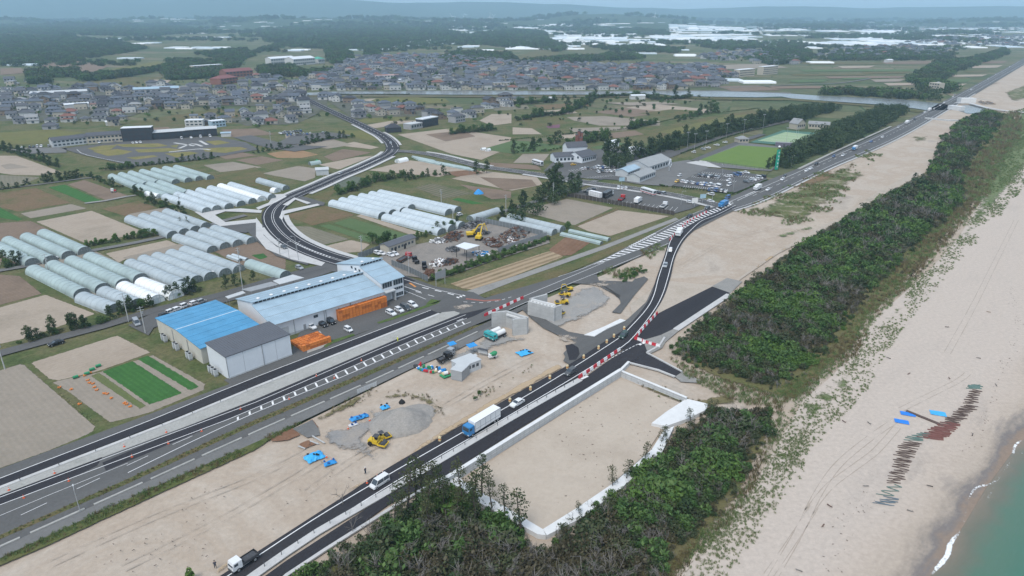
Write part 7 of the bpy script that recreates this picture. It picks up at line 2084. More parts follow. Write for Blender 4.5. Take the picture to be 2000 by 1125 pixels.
def car_proto(kind, col):
 L, W, Hh, cr, cf, ir, if_ = CARK[kind]; m = PAINTS[col]; l = L / 2
 t = thing('car' if kind != 'van' else 'van', '', 'car' if kind != 'van' else 'van', (0,0,-50))
 b = MB()
 pf = [(-l, .32),(-l, .78),(-l + .08,.92),(cr, .97),(cf, .97),(l - .25,.8 if kind != 'van' else .95),(l, .62),(l, .3)]
 b.extr_y(pf, -W / 2, W / 2)
 part(t, 'body', b, m)
 g = MB(); z0, z1 = .965, Hh - .06; i = .14
 g.add([(cr + .03,-W/2 + .05, z0),(cf, -W/2 + .05, z0),(cf, W/2 - .05, z0),(cr + .03, W/2 - .05, z0),(cr + ir, -W/2 + i, z1),(cf - if_, -W/2 + i, z1),(cf - if_, W/2 - i, z1),(cr + ir, W/2 - i, z1)],
    [(0,1,5,4),(1,2,6,5),(2,3,7,6),(3,0,4,7),(4,5,6,7)])
 part(t, 'window_glass', g, GLASS)
 r = MB().add([(cr + ir - .05,-W/2 + i - .04, z1 + .003),(cf - if_ + .05,-W/2 + i - .04, z1 + .003),(cf - if_ + .05, W/2 - i + .04, z1 + .003),(cr + ir - .05, W/2 - i + .04, z1 + .003),(cr + ir + .05,-W/2 + i + .06, z1 + .07),(cf - if_ - .1,-W/2 + i + .06, z1 + .07),(cf - if_ - .1, W/2 - i - .06, z1 + .07),(cr + ir + .05, W/2 - i - .06, z1 + .07)],
     [(0,1,5,4),(1,2,6,5),(2,3,7,6),(3,0,4,7),(4,5,6,7),(3,2,1,0)])
 part(t, 'car_roof', r, m)
 pl = MB()
 xm = (cr + ir + cf - if_) / 2
 for s_ in (-1,1):
  for a, c in ((xm, xm),(cf - .02, cf - if_),(cr + .06, cr + ir)): pl.tube((a, s_ * (W/2 - .05), z0),(c, s_ * (W/2 - i), z1),.045, n=4)
 part(t, 'pillars', pl, m)
 for s_ in (-1,1):
  part(t, 'headlight', MB().obox((l - .06, s_ * (W/2 - .25),.68),(.14,.36,.16)), LAMPW)
  part(t, 'tail_light', MB().obox((-l + .01, s_ * (W/2 - .16),.8),(.06,.22,.24)), LAMPR)
  part(t, 'mirror', MB().obox((cf - .25, s_ * (W/2 + .08),1.0),(.12,.18,.14)), m)
 part(t, 'bumper', MB().box(l - .02, l + .05,-W/2 + .1, W/2 - .1,.3,.5), RUBBER if kind == 'kei' else m)
 wheels(t, (-l + .75, l - .8), W / 2 - .08)
 return t
_cp = {}
def car(px, to, kind, col, label, group=None, z=.1):
 """a car at px heading to the second point"""
 g, h = G(*px), G(*to); a = ang(g, h)
 if (kind, col) not in _cp:
  t = car_proto(kind, col); _cp[(kind, col)] = t
  t.location = (g.x, g.y, z); t.rotation_euler = (0,0, a); t['label'] = label
  if group: t['group'] = group
  return t
 c = dup(_cp[(kind, col)],(g.x, g.y, z), a, label, group)
 if not group and 'group' in c: del c['group']
 return c
BYD = ((1000,813),(690,1002))
def bdir(p): return (p[0] - 30, p[1] + 19)
car((1010,791),(985,806), 'sedan', 'white', 'white sedan behind the big lorry on the new bypass', None, .13)
car((1114,730),(1095,742), 'wagon', 'grey', 'dark grey wagon passing the red and white barriers on the bypass', None, .13)
car((1218,658),(1205,670), 'wagon', 'green', 'dark green wagon on the bypass bend beside the cream drums', None, .13)
car((742,947),(725,958), 'van', 'white', 'white van on the new bypass behind the spindly pines', None, .13)
car((1309,492),(1305,505), 'kei', 'white', 'white small car coming down the bypass curve', None, .13)
car((1299,521),(1294,535), 'hatch', 'silver', 'silver car lower on the bypass curve', None, .13)
for i, (p, k, c) in enumerate([((609,641), 'hatch', 'white'),((630,636), 'sedan', 'black'),((645,631), 'van', 'black'),((681,647), 'kei', 'white'),((764,614), 'wagon', 'white'),((780,608), 'hatch', 'white'),((792,604), 'van', 'grey'),((806,598), 'wagon', 'white')]):
 car(p, (p[0] + 14, p[1] + (7 if i not in (1,2) else 7)), k, c, f'{c} {k if k in ("van", "sedan") else "car"} in the packing works yard, {nth(i)} from the left', 'cars in the packing works yard', .06)
for i, (x, y) in enumerate([(322,618),(334,612),(348,606),(361,600),(381,594),(394,592)]):
 car((x, y),(x + 10, y - 4), 'kei' if i % 2 else 'hatch', ('black', 'white', 'white', 'white', 'white', 'silver')[i], f'car parked behind the blue roof, {nth(i)} from the left', 'cars behind the blue roof', .06)
car((267,633),(272,640), 'van', 'silver', 'silver-blue minivan parked at the lane end left of the blue roof', None, 0)
car((110,672),(90,678), 'sedan', 'black', 'black sedan driving on the village road beside the dark hedge', None, -.15)
car((102,506),(115,503), 'wagon', 'white', 'white car on the farm lane below the left greenhouses', None, -.15)
car((418,536),(428,533), 'kei', 'white', 'white pickup parked at the middle greenhouse ends', None, -.2)
for i, (x, y) in enumerate([(737,496),(746,497),(752,493),(763,500),(772,498)]):
 car((x, y),(x + 10, y + 4), 'hatch', 'white', f'white car beside the cream yard office, {nth(i)} from the left', 'white cars at the scrap yard gate', 0)
for p, q, k, c, lb in [((731,420),(740,422), 'van', 'white', 'white van beside the big greenhouse block'),((743,419),(750,421), 'wagon', 'white', 'second white car beside the big greenhouse block'),((898,421),(905,419), 'kei', 'white', 'white small car right of the greenhouse block'),((665,339),(672,336), 'hatch', 'white', 'white car on the curved town road near the net beds'),((763,280),(765,288), 'hatch', 'silver', 'car entering the junction on the curved town road'),((555,485),(560,488), 'hatch', 'grey', 'car on the slip lane below the curved road'),((585,525),(592,528), 'hatch', 'silver', 'pale car behind the packing hall roof'),
         ((1388,489),(1375,486), 'kei', 'white', 'x')][:-1]:
 car(p, q, k, c, lb, None, .0)
tr = [((1346,425), 'wagon', 'black'),((1381,408), 'sedan', 'grey'),((1421,388), 'van', 'blue'),((1500,372), 'sedan', 'white'),((1528,352), 'hatch', 'white'),((1532,346), 'kei', 'grey'),((1575,335), 'hatch', 'white'),((1583,331), 'sedan', 'white'),((1594,322), 'wagon', 'black'),((1628,307), 'kei', 'blue'),((1646,305), 'hatch', 'white'),((1701,278), 'sedan', 'blue'),((1723,269), 'hatch', 'white'),((1754,250), 'kei', 'white'),((1786,234), 'sedan', 'black'),((1806,220), 'hatch', 'white'),((1824,214), 'kei', 'white'),((1836,207), 'hatch', 'white'),((1844,201), 'hatch', 'white'),((1861,190), 'hatch', 'white'),((1864,186), 'kei', 'silver'),((1897,176), 'wagon', 'white'),((1907,168), 'hatch', 'silver'),((1930,155), 'kei', 'white'),((1945,146), 'hatch', 'silver'),((1972,131), 'hatch', 'white')]
for i, (p, k, c) in enumerate(tr): car(p, (p[0] - 20, p[1] + 9.5), k, c, f'{c} {"van" if k == "van" else "car"} in the coast road traffic, {nth(i)} from the near end', 'cars on the coast road', .1)
VR = random.Random(9)
def lot(px0, px1, n, where, head, fill=.9, cols=('white', 'white', 'white', 'silver', 'black', 'grey', 'blue', 'white')):
 a, b = G(*px0), G(*px1); d = b - a; j = 0; pos = [i for i in range(n) if VR.random() < fill]
 for j, i in enumerate(pos):
  p = a.lerp(b, (i + .5) / n); c = VR.choice(cols); k = VR.choice(('hatch', 'kei', 'sedan', 'wagon', 'van', 'kei'))
  if (k, c) not in _cp: _cp[(k, c)] = None
  aa = ang(a, b) + PI / 2 + (PI if VR.random() < .3 else 0)
  lb = f'{c} {"van" if k == "van" else "car"} {where}, {"leftmost" if j == 0 else "rightmost" if j == len(pos) - 1 else nth(j) + " from left"}'
  if _cp[(k, c)] is None:
   t = car_proto(k, c); _cp[(k, c)] = t; t.location = (p.x, p.y, .1); t.rotation_euler = (0,0, aa); t['label'] = lb; t['group'] = 'cars ' + where
  else: dup(_cp[(k, c)],(p.x, p.y, .1), aa, lb, 'cars ' + where)
lot((1330,356),(1408,366),17, 'in the front row of the big station car park', 0,.85)
lot((1362,344),(1405,349),10, 'in the middle row of the big station car park', 0,.9,('black', 'grey', 'white', 'silver'))
lot((1384,372),(1420,376),8, 'at the hedge corner of the big station car park', 0,.8)
lot((1412,348),(1460,338),9, 'in the back row of the big station car park', 0,.7)
lot((1454,358),(1492,346),6, 'along the right hedge of the big station car park', 0,.8,('black', 'grey', 'white', 'silver', 'white'))
lot((1128,332),(1200,327),13, 'in the upper station car park', 0,.75)
lot((1165,338),(1218,334),7, 'in the second row of the upper station car park', 0,.65)
lot((1262,322),(1296,310),5, 'behind the station main hall', 0,.7)
lot((1142,378),(1168,370),4, 'at the back edge of the lower car park', 0,.9,('black', 'black', 'white'))
lot((1204,369),(1226,370),3, 'beside the station road in the lower car park', 0,.99,('white',))
lot((1272,376),(1300,381),4, 'by the bus in the lower car park', 0,.75,('grey', 'silver', 'black'))
lot((168,282),(238,275),7, 'in front of the training buildings', 0,.6,('white', 'white', 'silver'))
lot((256,281),(278,279),3, 'before the black block', 0,.8,('white',))
lot((350,272),(415,267),7, 'before the long black hall', 0,.6,('white',))
lot((40,290),(128,284),12, 'in the car park left of the training buildings', 0,.8)
lot((545,262),(590,257),9, 'in the clinic car park, upper row', 0,.9,('white', 'silver', 'grey', 'blue'))
lot((552,266),(640,260),14, 'in the clinic car park, lower row', 0,.7,('white', 'silver', 'grey', 'blue'))
lot((1350,300),(1420,278),8, 'along the club road', 0,.5)
for p, q, k, c, lb in [((1388,407 - 12),(1400,397), 'hatch', 'white', 'white car waiting at the station road mouth'),((1388,381),(1375,378), 'wagon', 'white', 'white estate car on the station road'),((1424,363),(1415,368), 'van', 'white', 'white van alone in the middle of the big car park'),((1423,354),(1413,357), 'hatch', 'white', 'white car above the lone van in the big car park'),((1322,366 - 10),(1312,360), 'hatch', 'yellow', 'yellow car at the left end of the big car park'),((1120,323),(1128,322), 'hatch', 'yellow', 'yellow car before the white restaurant'),((1327,345),(1318,348), 'kei', 'white', 'white car on the lane beside the market hall'),((1348,397),(1358,399), 'hatch', 'white', 'white car at the right end of the lower car park')]:
 car(p, q, k, c, lb)
def cab(t, x0, x1, W, z0, z1, m):
 part(t, 'cab', MB().extr_y([(x0, z0),(x1, z0),(x1, z0 + (z1 - z0) * .5),(x1 - .25, z1),(x0, z1)],-W / 2, W / 2), m)
 part(t, 'windscreen', MB().add([(x1 + .012,-W/2 + .12, z0 + (z1-z0) * .5),(x1 + .012, W/2 - .12, z0 + (z1-z0) * .5),(x1 - .2, W/2 - .15, z1 - .22),(x1 - .2,-W/2 + .15, z1 - .22)],[(0,1,2,3)]), GLASS)
 for s_ in (-1,1):
  part(t, 'side_window', MB().obox((x1 - .75, s_ * W / 2, z0 + (z1-z0) * .7),(.8,.03,.6)), GLASS)
  part(t, 'headlight', MB().obox((x1, s_ * (W/2 - .3), z0 + .25),(.08,.4,.22)), LAMPW)
 part(t, 'bumper', MB().box(x1 - .05, x1 + .12,-W/2, W/2, z0 - .25, z0 + .1), DSTEEL)
def lorry(px, to, label, L, cabm, load, z=.13, loadm=None):
 g, h = G(*px), G(*to); t = thing('lorry', label, 'lorry', (g.x, g.y, z), ang(g, h)); l = L / 2; W = 2.4 if L > 6 else 1.9
 hh = 3.1 if L > 9 else 2.5
 cab(t, l - 2.0, l, W, .75, hh, cabm)
 part(t, 'chassis', MB().box(-l, l - .4,-.5,.5,.55,.85), DSTEEL)
 m = loadm or WHITEP
 if load == 'box':
  part(t, 'cargo_box', MB().box(-l, l - 2.25,-W/2 - .05, W/2 + .05,.95, hh + .65), m)
  r = MB(); n = int((L - 2.3) / 1.6)
  for i in range(n + 1):
   x = -l + i * (L - 2.3) / n
   for s_ in (-1,1): r.obox((x, s_ * (W/2 + .065),2.2),(.08,.035,2.4))
  r.box(-l, l - 2.25,-W/2 - .085,-W/2 - .052,1.75,1.83); r.box(-l, l - 2.25, W/2 + .052, W/2 + .085,1.75,1.83)
  part(t, 'side_rails', r, W_MG)
  part(t, 'top_rail', MB().box(-l, l - 2.25,-W/2 - .09,-W/2 - .052, hh + .5, hh + .67).box(-l, l - 2.25, W/2 + .052, W/2 + .09, hh + .5, hh + .67), W_MG)
 elif load == 'tank':
  part(t, 'tank', MB().tube((-l + .3,0,1.75),(l - 2.3,0,1.75),.85, n=12).tube((-l - .1,0,1.7),(-l + .3,0,1.75),.55,.85,12), m)
  part(t, 'rear_gear', MB().box(-l - .3,-l + .5,-.8,.8,.7,1.1), DSTEEL)
 elif load == 'flat':
  part(t, 'bed', MB().box(-l, l - 2.1,-W/2, W/2,.9,1.05), m)
  part(t, 'side_boards', MB().box(-l, l - 2.1,-W/2,-W/2 + .06,1.05,1.5).box(-l, l - 2.1, W/2 - .06, W/2,1.05,1.5).box(-l, -l + .06,-W/2 + .06, W/2 - .06,1.05,1.5), m)
  part(t, 'cargo', MB().box(-l + .4, l - 2.6,-W/2 + .25, W/2 - .25,1.055,1.35), DSTEEL)
 wheels(t, (-l + 1.0,-l + 2.2, l - 1.3) if L > 8 else (-l + 1, l - 1.1), W / 2 - .15, True)
 return t
CABB = mat('blue_cab_paint', (.03,.20,.45),.3, var=0, spec=.5); TEAL = mat('teal_cab_paint', (.03,.32,.33),.3, var=0, spec=.5)
lorry((941,836),(911,854.5), 'big box lorry with bright blue cab and white ribbed body on the bypass', 11.8, CABB, 'box', .13)
lorry((478,1104),(455,1119), 'white-cabbed flatbed lorry leaving at the bottom of the bypass', 5.6, PAINTS['white'], 'flat', .13, DSTEEL)
lorry((963,657),(952,662), 'teal-cabbed white tanker lorry, rear one of the parked pair', 6.4, TEAL, 'tank', .06)
lorry((972,661),(961,666), 'teal-cabbed white tanker lorry, front one of the parked pair', 6.4, TEAL, 'tank', .06)
lorry((1326,460),(1320,469), 'white lorry coming round the bypass curve', 7, PAINTS['white'], 'box', .13)
lorry((1412,404),(1400,410), 'blue lorry at the station crossing', 8.5, CABB, 'box', .13, CABB)
lorry((1479,371),(1468,376), 'white box lorry waiting on the coast road', 7.5, PAINTS['white'], 'box', .1)
lorry((1669,293),(1655,300), 'dark-cabbed white lorry on the coast road by the pine belt', 8, CABB, 'box', .1)
lorry((1815,217),(1805,222), 'white lorry among cars near the bridge', 8, PAINTS['white'], 'box', .1)
lorry((1771,242),(1760,247), 'white lorry before the bridge on the coast road', 8, PAINTS['white'], 'box', .1)
lorry((1187,385),(1198,379), 'long dark articulated lorry with white cab in the lower car park', 12, PAINTS['white'], 'box', .1, PAINTS['black'])
lorry((1160,386),(1148,383), 'grey box trailer lorry left of the dark articulated one', 11, PAINTS['grey'], 'box', .1, WHITEP)
lorry((1214,391),(1222,384), 'dark red flatbed lorry in the lower car park', 8, PAINTS['red'], 'flat', .1, PAINTS['red'])
lorry((1246,396),(1253,391), 'white box lorry parked nearest the dark fence', 8, PAINTS['white'], 'box', .1)
lorry((1296,405),(1304,399), 'white flatbed lorry at the right of the parked lorries', 8, PAINTS['white'], 'flat', .1, WHITEP)
lorry((868,735 - 30),(878,700), 'dark pickup beside the site office', 5, PAINTS['black'], 'flat', .05, PAINTS['black'])
lorry((876,697),(884,692), 'silver pickup beside the site office', 4.6, PAINTS['silver'], 'flat', .05, PAINTS['silver'])
lorry((790,508),(799,503), 'red-cabbed lorry with long brown load in the scrap yard', 9, PAINTS['red'], 'flat', .0, RUST)
lorry((812,513),(808,509), 'small black dumper in the scrap yard, left one', 5, PAINTS['black'], 'flat', .0, PAINTS['black'])
lorry((829,524),(828,518), 'small black dumper in the scrap yard, right one', 5, PAINTS['black'], 'flat', .0, PAINTS['black'])
def bus(px, to, label, m2):
 g, h = G(*px), G(*to); t = thing('bus', label, 'bus', (g.x, g.y, .1), ang(g, h))
 part(t, 'body', MB().box(-5.4,5.4,-1.22,1.22,.4,3.1), PAINTS['white']); part(t, 'roof', MB().box(-5.2,5.2,-1.1,1.1,3.103,3.25), PAINTS['white'])
 part(t, 'stripe', MB().box(-5.42,5.42,-1.25,1.25,.75,1.15), m2)
 for s_ in (-1,1):
  for i in range(7): part(t, 'side_window', MB().obox((-4.4 + i * 1.4, s_ * 1.23,2.2),(1.2,.05,.9)), GLASS)
 part(t, 'windscreen', MB().obox((5.41,0,2.1),(.05,2.1,1.3)), GLASS)
 wheels(t, (-3.4,3.6),1.1, True)
bus((1266,379),(1276,382), 'cream and red bus standing in the lower car park', PAINTS['red'])
bus((1050,322),(1060,325), 'white coach with dark windows parked left of the restaurant', PAINTS['black'])
def excavator(px, a, label, s_=1.0, grap=True):
 g = G(*px); t = thing('excavator', label, 'excavator', (g.x, g.y, 0), a); t.scale = (s_,) * 3
 for y in (-1.1,1.1): part(t, 'track', MB().extr_y([(-1.8,.1),(1.8,.1),(2.1,.45),(1.8,.85),(-1.8,.85),(-2.1,.45)], y - .28, y + .28), RUBBER)
 part(t, 'turntable', MB().tube((0,0,.85),(0,0,1.1),.8, n=10), DSTEEL)
 part(t, 'engine_body', MB().box(-2.3,.6,-1.25,1.25,1.1,2.2), YELLOW)
 c = part(t, 'cab', MB().box(.62,1.9,.1,1.2,1.1,2.9), YELLOW); part(c, 'cab_window', MB().box(1.0,1.94,.06,1.24,1.9,2.7), GLASS)
 part(t, 'boom', MB().tube((.7,-.3,1.6),(3.2,-.3,5.2),.3,.28,6).tube((3.2,-.3,5.2),(6.0,-.3,5.6),.28,.2,6), YELLOW)
 part(t, 'stick', MB().tube((5.7,-.3,5.9),(6.9,-.3,2.4),.22,.16,6), YELLOW)
 part(t, 'ram', MB().tube((.9,-.3,1.5),(2.9,-.3,4.2),.1, n=5).tube((3.4,-.3,5.7),(5.6,-.3,6.1),.1, n=5), STEEL)
 bk = MB()
 for k in range(4):
  q = k * PI / 2; bk.tube((6.9,-.3,2.3),(6.9 + .8 * math.cos(q),-.3 + .8 * math.sin(q),1.6),.12,.1,4).tube((6.9 + .8 * math.cos(q),-.3 + .8 * math.sin(q),1.6),(6.9 + .3 * math.cos(q),-.3 + .3 * math.sin(q),.9),.1,.04,4)
 part(t, 'grapple', bk, DSTEEL)
excavator((921,462), math.radians(10), 'yellow excavator with raised boom, left one in the scrap yard', 1.1)
excavator((936,468), math.radians(75), 'yellow excavator reaching upward, right one in the scrap yard', 1.05)
excavator((1112,568), math.radians(215), 'small dull yellow excavator behind the notched abutment', .6)
def roller(px, a, label, s_=1.0):
 g = G(*px); t = thing('road_roller', label, 'road roller', (g.x, g.y, .05), a); t.scale = (s_,) * 3
 part(t, 'drum', MB().tube((1.9,-1.0,.75),(1.9,1.0,.75),.75, n=14), DSTEEL)
 part(t, 'drum_yoke', MB().box(.6,2.9,-1.2,-1.03,.6,1.0).box(.6,2.9,1.03,1.2,.6,1.0).box(.6,.85,-1.03,1.03,.6,1.2).box(2.7,2.9,-1.03,1.03,.6,.95), YELLOW)
 part(t, 'engine_body', MB().extr_y([(-2.4,.6),(.4,.6),(.4,1.4),(-.6,1.7),(-2.3,1.6)],-.85,.85), YELLOW)
 part(t, 'seat', MB().box(-.5,.1,-.3,.3,1.72,2.0).box(-.6,-.45,-.3,.3,2.0,2.4), RUBBER)
 part(t, 'canopy', MB().box(-.9,.6,-.8,.8,2.75,2.85), DSTEEL)
 for x in (-.85,.55):
  for y in (-.75,.75): part(t, 'canopy_post', MB().tube((x, y, 1.5),(x, y, 2.75),.05, n=5), DSTEEL)
 for y in (-.95,.95):
  o = put('wheel', BIGW, t); o.location = (-1.6, y, .62); o.scale = (1.25,1.3,1.25)
roller((737,869), math.radians(-20), 'big yellow road roller beside the gravel heap, front one', .95)
roller((746,859), math.radians(35), 'yellow road roller with black canopy, behind the front one', .82)
roller((1098,594), math.radians(185), 'bright yellow roller with white cab beside the notched abutment', .95)
roller((1104,578), math.radians(150), 'dull yellow roller behind the bright yellow one', .85)
roller((1095,616), math.radians(60), 'small black roller at the foot of the notched abutment', .75)
g = G(963,699); t = thing('concrete_mixer', 'green and white trailer mixer right of the site office', 'mixer', (g.x, g.y, .05),.5)
part(t, 'drum', MB().tube((-1,0,1.3),(.6,0,1.5),.5,.8,10).tube((.6,0,1.5),(1.3,0,1.6),.8,.4,10), MATS['green_plastic']); part(t, 'frame', MB().box(-1.6,1.2,-.5,.5,.5,.7).box(-1.5,-.6,-.5,.5,.7,1.6), WHITEP)
for y in (-.65,.65): o = put('wheel', WHEEL, t); o.location = (.2, y, .33)
g = G(943,694); t = thing('notice_board', 'pale board on dark frame right of the site office', 'board', (g.x, g.y, 0),-.45)
part(t, 'board', MB().box(-1.7,1.7,-.04,.04,.7,2.0), W_GY); part(t, 'frame', MB().box(-1.8,-1.72,-.06,.06,-.3,2.1).box(1.72,1.8,-.06,.06,-.3,2.1).box(-1.8,1.8,-.06,.06,2.02,2.12), DSTEEL); part(t, 'cover', MB().box(-1.7,1.7,-.5,.5,2.13,2.2), DSTEEL)
def barmesh(m):
 return MB().extr_x([(-.28,0),(.28,0),(.2,.45),(.12,.6),(.12,.95),(-.12,.95),(-.12,.6),(-.2,.45)],-.92,.92).mesh('traffic_barrier', m)
BR, BW = barmesh(REDP_), barmesh(WHITEP)
def barriers(px, where, n=None):
 L = smooth_line(px, 3); s = arclen(L); n = n or int(s[-1] / 1.95)
 for i in range(n):
  p, d = at_len(L, s, s[-1] * (i + .5) / n)
  o = put('traffic_barrier', BR if i % 2 == 0 else BW); o.location = (p.x, p.y, .11); o.rotation_euler = (0,0, math.atan2(d.y, d.x) + rnd.uniform(-.06,.06))
  tag(o, f'{"red" if i % 2 == 0 else "white"} plastic barrier, {nth(i)} from the {where}', 'barrier', 'red and white road barriers')
barriers([(1130,740),(1170,712),(1211,684)], 'lower end of the row before the gap')
barriers([(1242,661),(1262,636),(1284,613)], 'lower end of the row on the bypass bend')
barriers([(1241,663),(1264,671),(1287,678)], 'left end of the row closing the new road', 8)
barriers([(1308,470),(1322,454),(1340,437),(1360,425),(1380,415)], 'lower end of the row at the merge')
barriers([(946,618),(985,600),(1022,583)], 'left end of the row behind the tall abutment')
DRM = MB().tube((0,0,0),(0,0,1.0),.42,.38,12).tube((0,0,1.0),(0,0,1.15),.28,.2,8).mesh('body', YELP); DRB = MB().tube((0,0,.35),(0,0,.6),.43,.42,12).mesh('band', mat('orange_band', (.6,.22,.05),.5))
for i, (x, y) in enumerate([(859,861),(996,785),(1036,762),(1074,740),(1108,720),(1140,700),(1169,682),(1185,670),(1199,659),(1219,644)]):
 g = G(x, y); t = thing('traffic_drum', f'cream traffic drum with orange band, {nth(i)} from the lower end of the bypass edge', 'traffic drum', (g.x, g.y, .1),0, 'cream drums along the bypass'); t.scale = (.95,.95,1.05)
 put('body', DRM, t); put('band', DRB, t)
CNB = MB().box(-.2,.2,-.2,.2,0,.05).tube((0,0,.05),(0,0,.75),.16,.03,8).mesh('cone', mat('cone_orange', (.7,.13,.05),.5)); CNW = MB().tube((0,0,.35),(0,0,.52),.115,.085,8).mesh('band', WHITEP)
for i, (x, y) in enumerate([(18,958),(47,973),(107,925),(135,940),(243,873),(258,893),(325,845),(329,867),(394,843),(470,800),(565,780),(618,735),(653,739),(706,705)] + [(717,944),(737,932),(748,925),(647,900),(638,894),(680,838),(722,822)]):
 g = G(x, y); t = thing('traffic_cone', f'orange traffic cone, {nth(i) if i < 14 else nth(i - 14)} from the left {"along the new lane" if i < 14 else "on the site gravel"}', 'cone', (g.x, g.y, .1),0, 'orange cones'); t.scale = (1.15,) * 3
 put('cone', CNB, t); put('band', CNW, t)
PST = MB().tube((0,0,0),(0,0,.85),.07, n=6).tube((0,0,.85),(0,0,.95),.09, n=6).mesh('delineator_post', DSTEEL)
Lp = smooth_line([(500,1120),(620,1039),(745,967),(1000,816),(1128,744)],4); sp2 = arclen(Lp)
for i in range(26):
 p, d = at_len(Lp, sp2, sp2[-1] * (i + .5) / 26); o = put('delineator_post', PST); o.location = (p.x, p.y, .25)
 tag(o, f'dark marker post on the dividing kerb, {nth(i)} from the lower end', 'post', 'marker posts on the dividing kerb')
Lp = smooth_line([(0,955),(345,821),(500,757),(760,650)],4); sp2 = arclen(Lp)
for i in range(14):
 p, d = at_len(Lp, sp2, sp2[-1] * (i + .5) / 14); o = put('delineator_post', PST); o.location = (p.x, p.y, .2)
 tag(o, f'dark marker post on the gravel median kerb, {nth(i)} from the left', 'post', 'marker posts on the gravel median')
def pole(px, h, label, kind='utility', a=.7):
 g = G(*px); t = thing('utility_pole' if kind == 'utility' else 'street_lamp' if kind == 'lamp' else 'floodlight_mast', label, {'utility': 'pole', 'lamp': 'street lamp'}.get(kind, 'mast'),(g.x, g.y, -.3), a)
 part(t, 'pole', MB().tube((0,0,0),(0,0, h),.19 if kind == 'utility' else .11,.1 if kind == 'utility' else .07,7), CONCW if kind == 'utility' else STEEL)
 if kind == 'utility':
  for z in (h - .5, h - 1.4): part(t, 'crossarm', MB().obox((0,0, z),(2.0,.1,.12)), STEEL)
  part(t, 'transformer', MB().tube((.4,0, h - 2.8),(.4,0, h - 2.0),.25, n=8), W_MG)
 elif kind == 'lamp': part(t, 'arm', MB().tube((0,0, h),(1.6,0, h + .3),.05, n=5), STEEL); part(t, 'lamp_head', MB().obox((1.7,0, h + .28),(.7,.25,.12)), W_GY)
 else:
  part(t, 'crossarm', MB().obox((0,0, h - .4),(3,.12,.12)), STEEL)
  for x in (-1.2,0,1.2): part(t, 'lamp_head', MB().obox((x, .15, h),(.6,.4,.5)), W_MG)
for i, (p, h) in enumerate([((9,719),10),((251,627),11),((284,650),10),((475,569),12),((352,405),8),((95,530),8),((547,497),8),((707,496),9),((862,375 + 20),8),((988,418),11),((1080,396),12),((469,521),9),((530,285),12),((799,535),10),((885,435),8)]):
 pole(p, h, f'grey utility pole {["at the far left edge", "beside the lane before the silver minivan", "at the corner of the blue-roofed store", "behind the packing hall", "before the milky greenhouse row", "at the left greenhouse lane", "on the slip lane of the curved road", "at the stubble field corner", "by the garden beds", "in the dark pine belt", "at the tan field corner by the pines", "behind the lone greenish greenhouse", "at the car park hedge", "before the scrap yard fence", "by the three front greenhouses"][i]}')
for i, p in enumerate([(565,505),(583,508),(633,352),(580,495),(1190,330),(1206,340),(1330,400),(1390,400),(1410,345),(1432,372)]): pole(p, 8, f'slender street lamp, {nth(i)} from the left overall', 'lamp', i)
for i, (x, y) in enumerate([(1342,290),(1356,293),(1378,287),(1418,271),(1452,262),(1490,251),(1535,280),(1556,279),(1590,268),(1555,262)]): pole((x, y),13, f'tall floodlight mast, {nth(i)} from the left around the pitch and courts', 'flood', .4)
pole((1545,327),8, 'bracket lamp at the coast road by the pine belt', 'lamp', .5)
pole((157,1000),6, 'slim sign post on the grass strip of the national road', 'lamp', 2.2)
g0, g1 = G(851,561), G(871,553); t = thing('road_sign', 'large grey-backed direction sign on posts at the crossing', 'road sign', (g0.x, g0.y, 0), ang(g0, g1)); w = (g1 - g0).length
part(t, 'panel', MB().box(0, w, -.06,.06,3.0,6.0), W_MG)
for x in (.4, w - .4): part(t, 'post', MB().tube((x, .15,-.3),(x, .15,6),.14, n=8), STEEL)
for z in (3.6,4.5,5.4): part(t, 'brace', MB().box(.05, w - .05,.07,.12, z, z + .12), STEEL)
for i, (x, y) in enumerate([(1372,396),(1214,362),(1356,404)]):
 g = G(x, y); t = thing('road_sign', ['pale blue direction board at the station road mouth', 'pale blue direction board by the lower car park entrance', 'small white sign with dark stand at the car park corner'][i], 'road sign', (g.x, g.y, 0),.2); part(t, 'panel', MB().box(-1.8,1.8,-.05,.05,2.6,5), mat('pale_blue_sign', (.35,.5,.58),.5) if i < 2 else WHITEP); part(t, 'post', MB().tube((0,.1,-.3),(0,.1,5),.11, n=6), STEEL)
g = G(1516,331); t = thing('tower_sign', 'tall green vertical sign tower with white marks and a white ball on top', 'sign', (g.x, g.y, 0),.5)
part(t, 'panel', MB().box(-1.1,1.1,-.5,.5,0,13.5), mat('sign_green', (.02,.33,.22),.5)); part(t, 'neck', MB().tube((0,0,13.5),(0,0,15),.3, n=8), DSTEEL); part(t, 'ball', MB().tube((0,0,15),(0,0,15.5),.5,.95,10).tube((0,0,15.5),(0,0,16.2),.95,.5,10), WHITEP)
for i in range(5): part(t, 'white_mark', MB().obox((0,-.52,2.0 + i * 2.4),(1.3,.05,.3),0,0,.4).obox((0,-.55,2.0 + i * 2.4),(.3,.05,1.4),0,0,.3), WHITEP)
sheet('scrap_yard_ground', [(740,502),(775,485),(850,470),(905,440),(930,432),(1068,460),(1074,474),(960,510),(855,547),(790,538),(745,515)],-.02, gmat('yard_dirt', [(.19,.175,.16),(.25,.225,.2),(.16,.15,.14)], s=.1, fine=1.3, famt=.2))
box_building('yard_office', 'long cream single-storey office with dark roof at the scrap yard', 'office', G(760,497), ang(G(760,497), G(812,478)),17,5.5,3.6, WT['cream'], W_DG, 'gable', .9,[('y-', 1,16,7,1.9,1.2,1.1)],[('y-', 4,1.2,2.2),('y-', 10,1.2,2.2)])
P = GP([(890,481),(907,474),(937,480),(911,488)],5); c = sum(P, Vector()) / 4
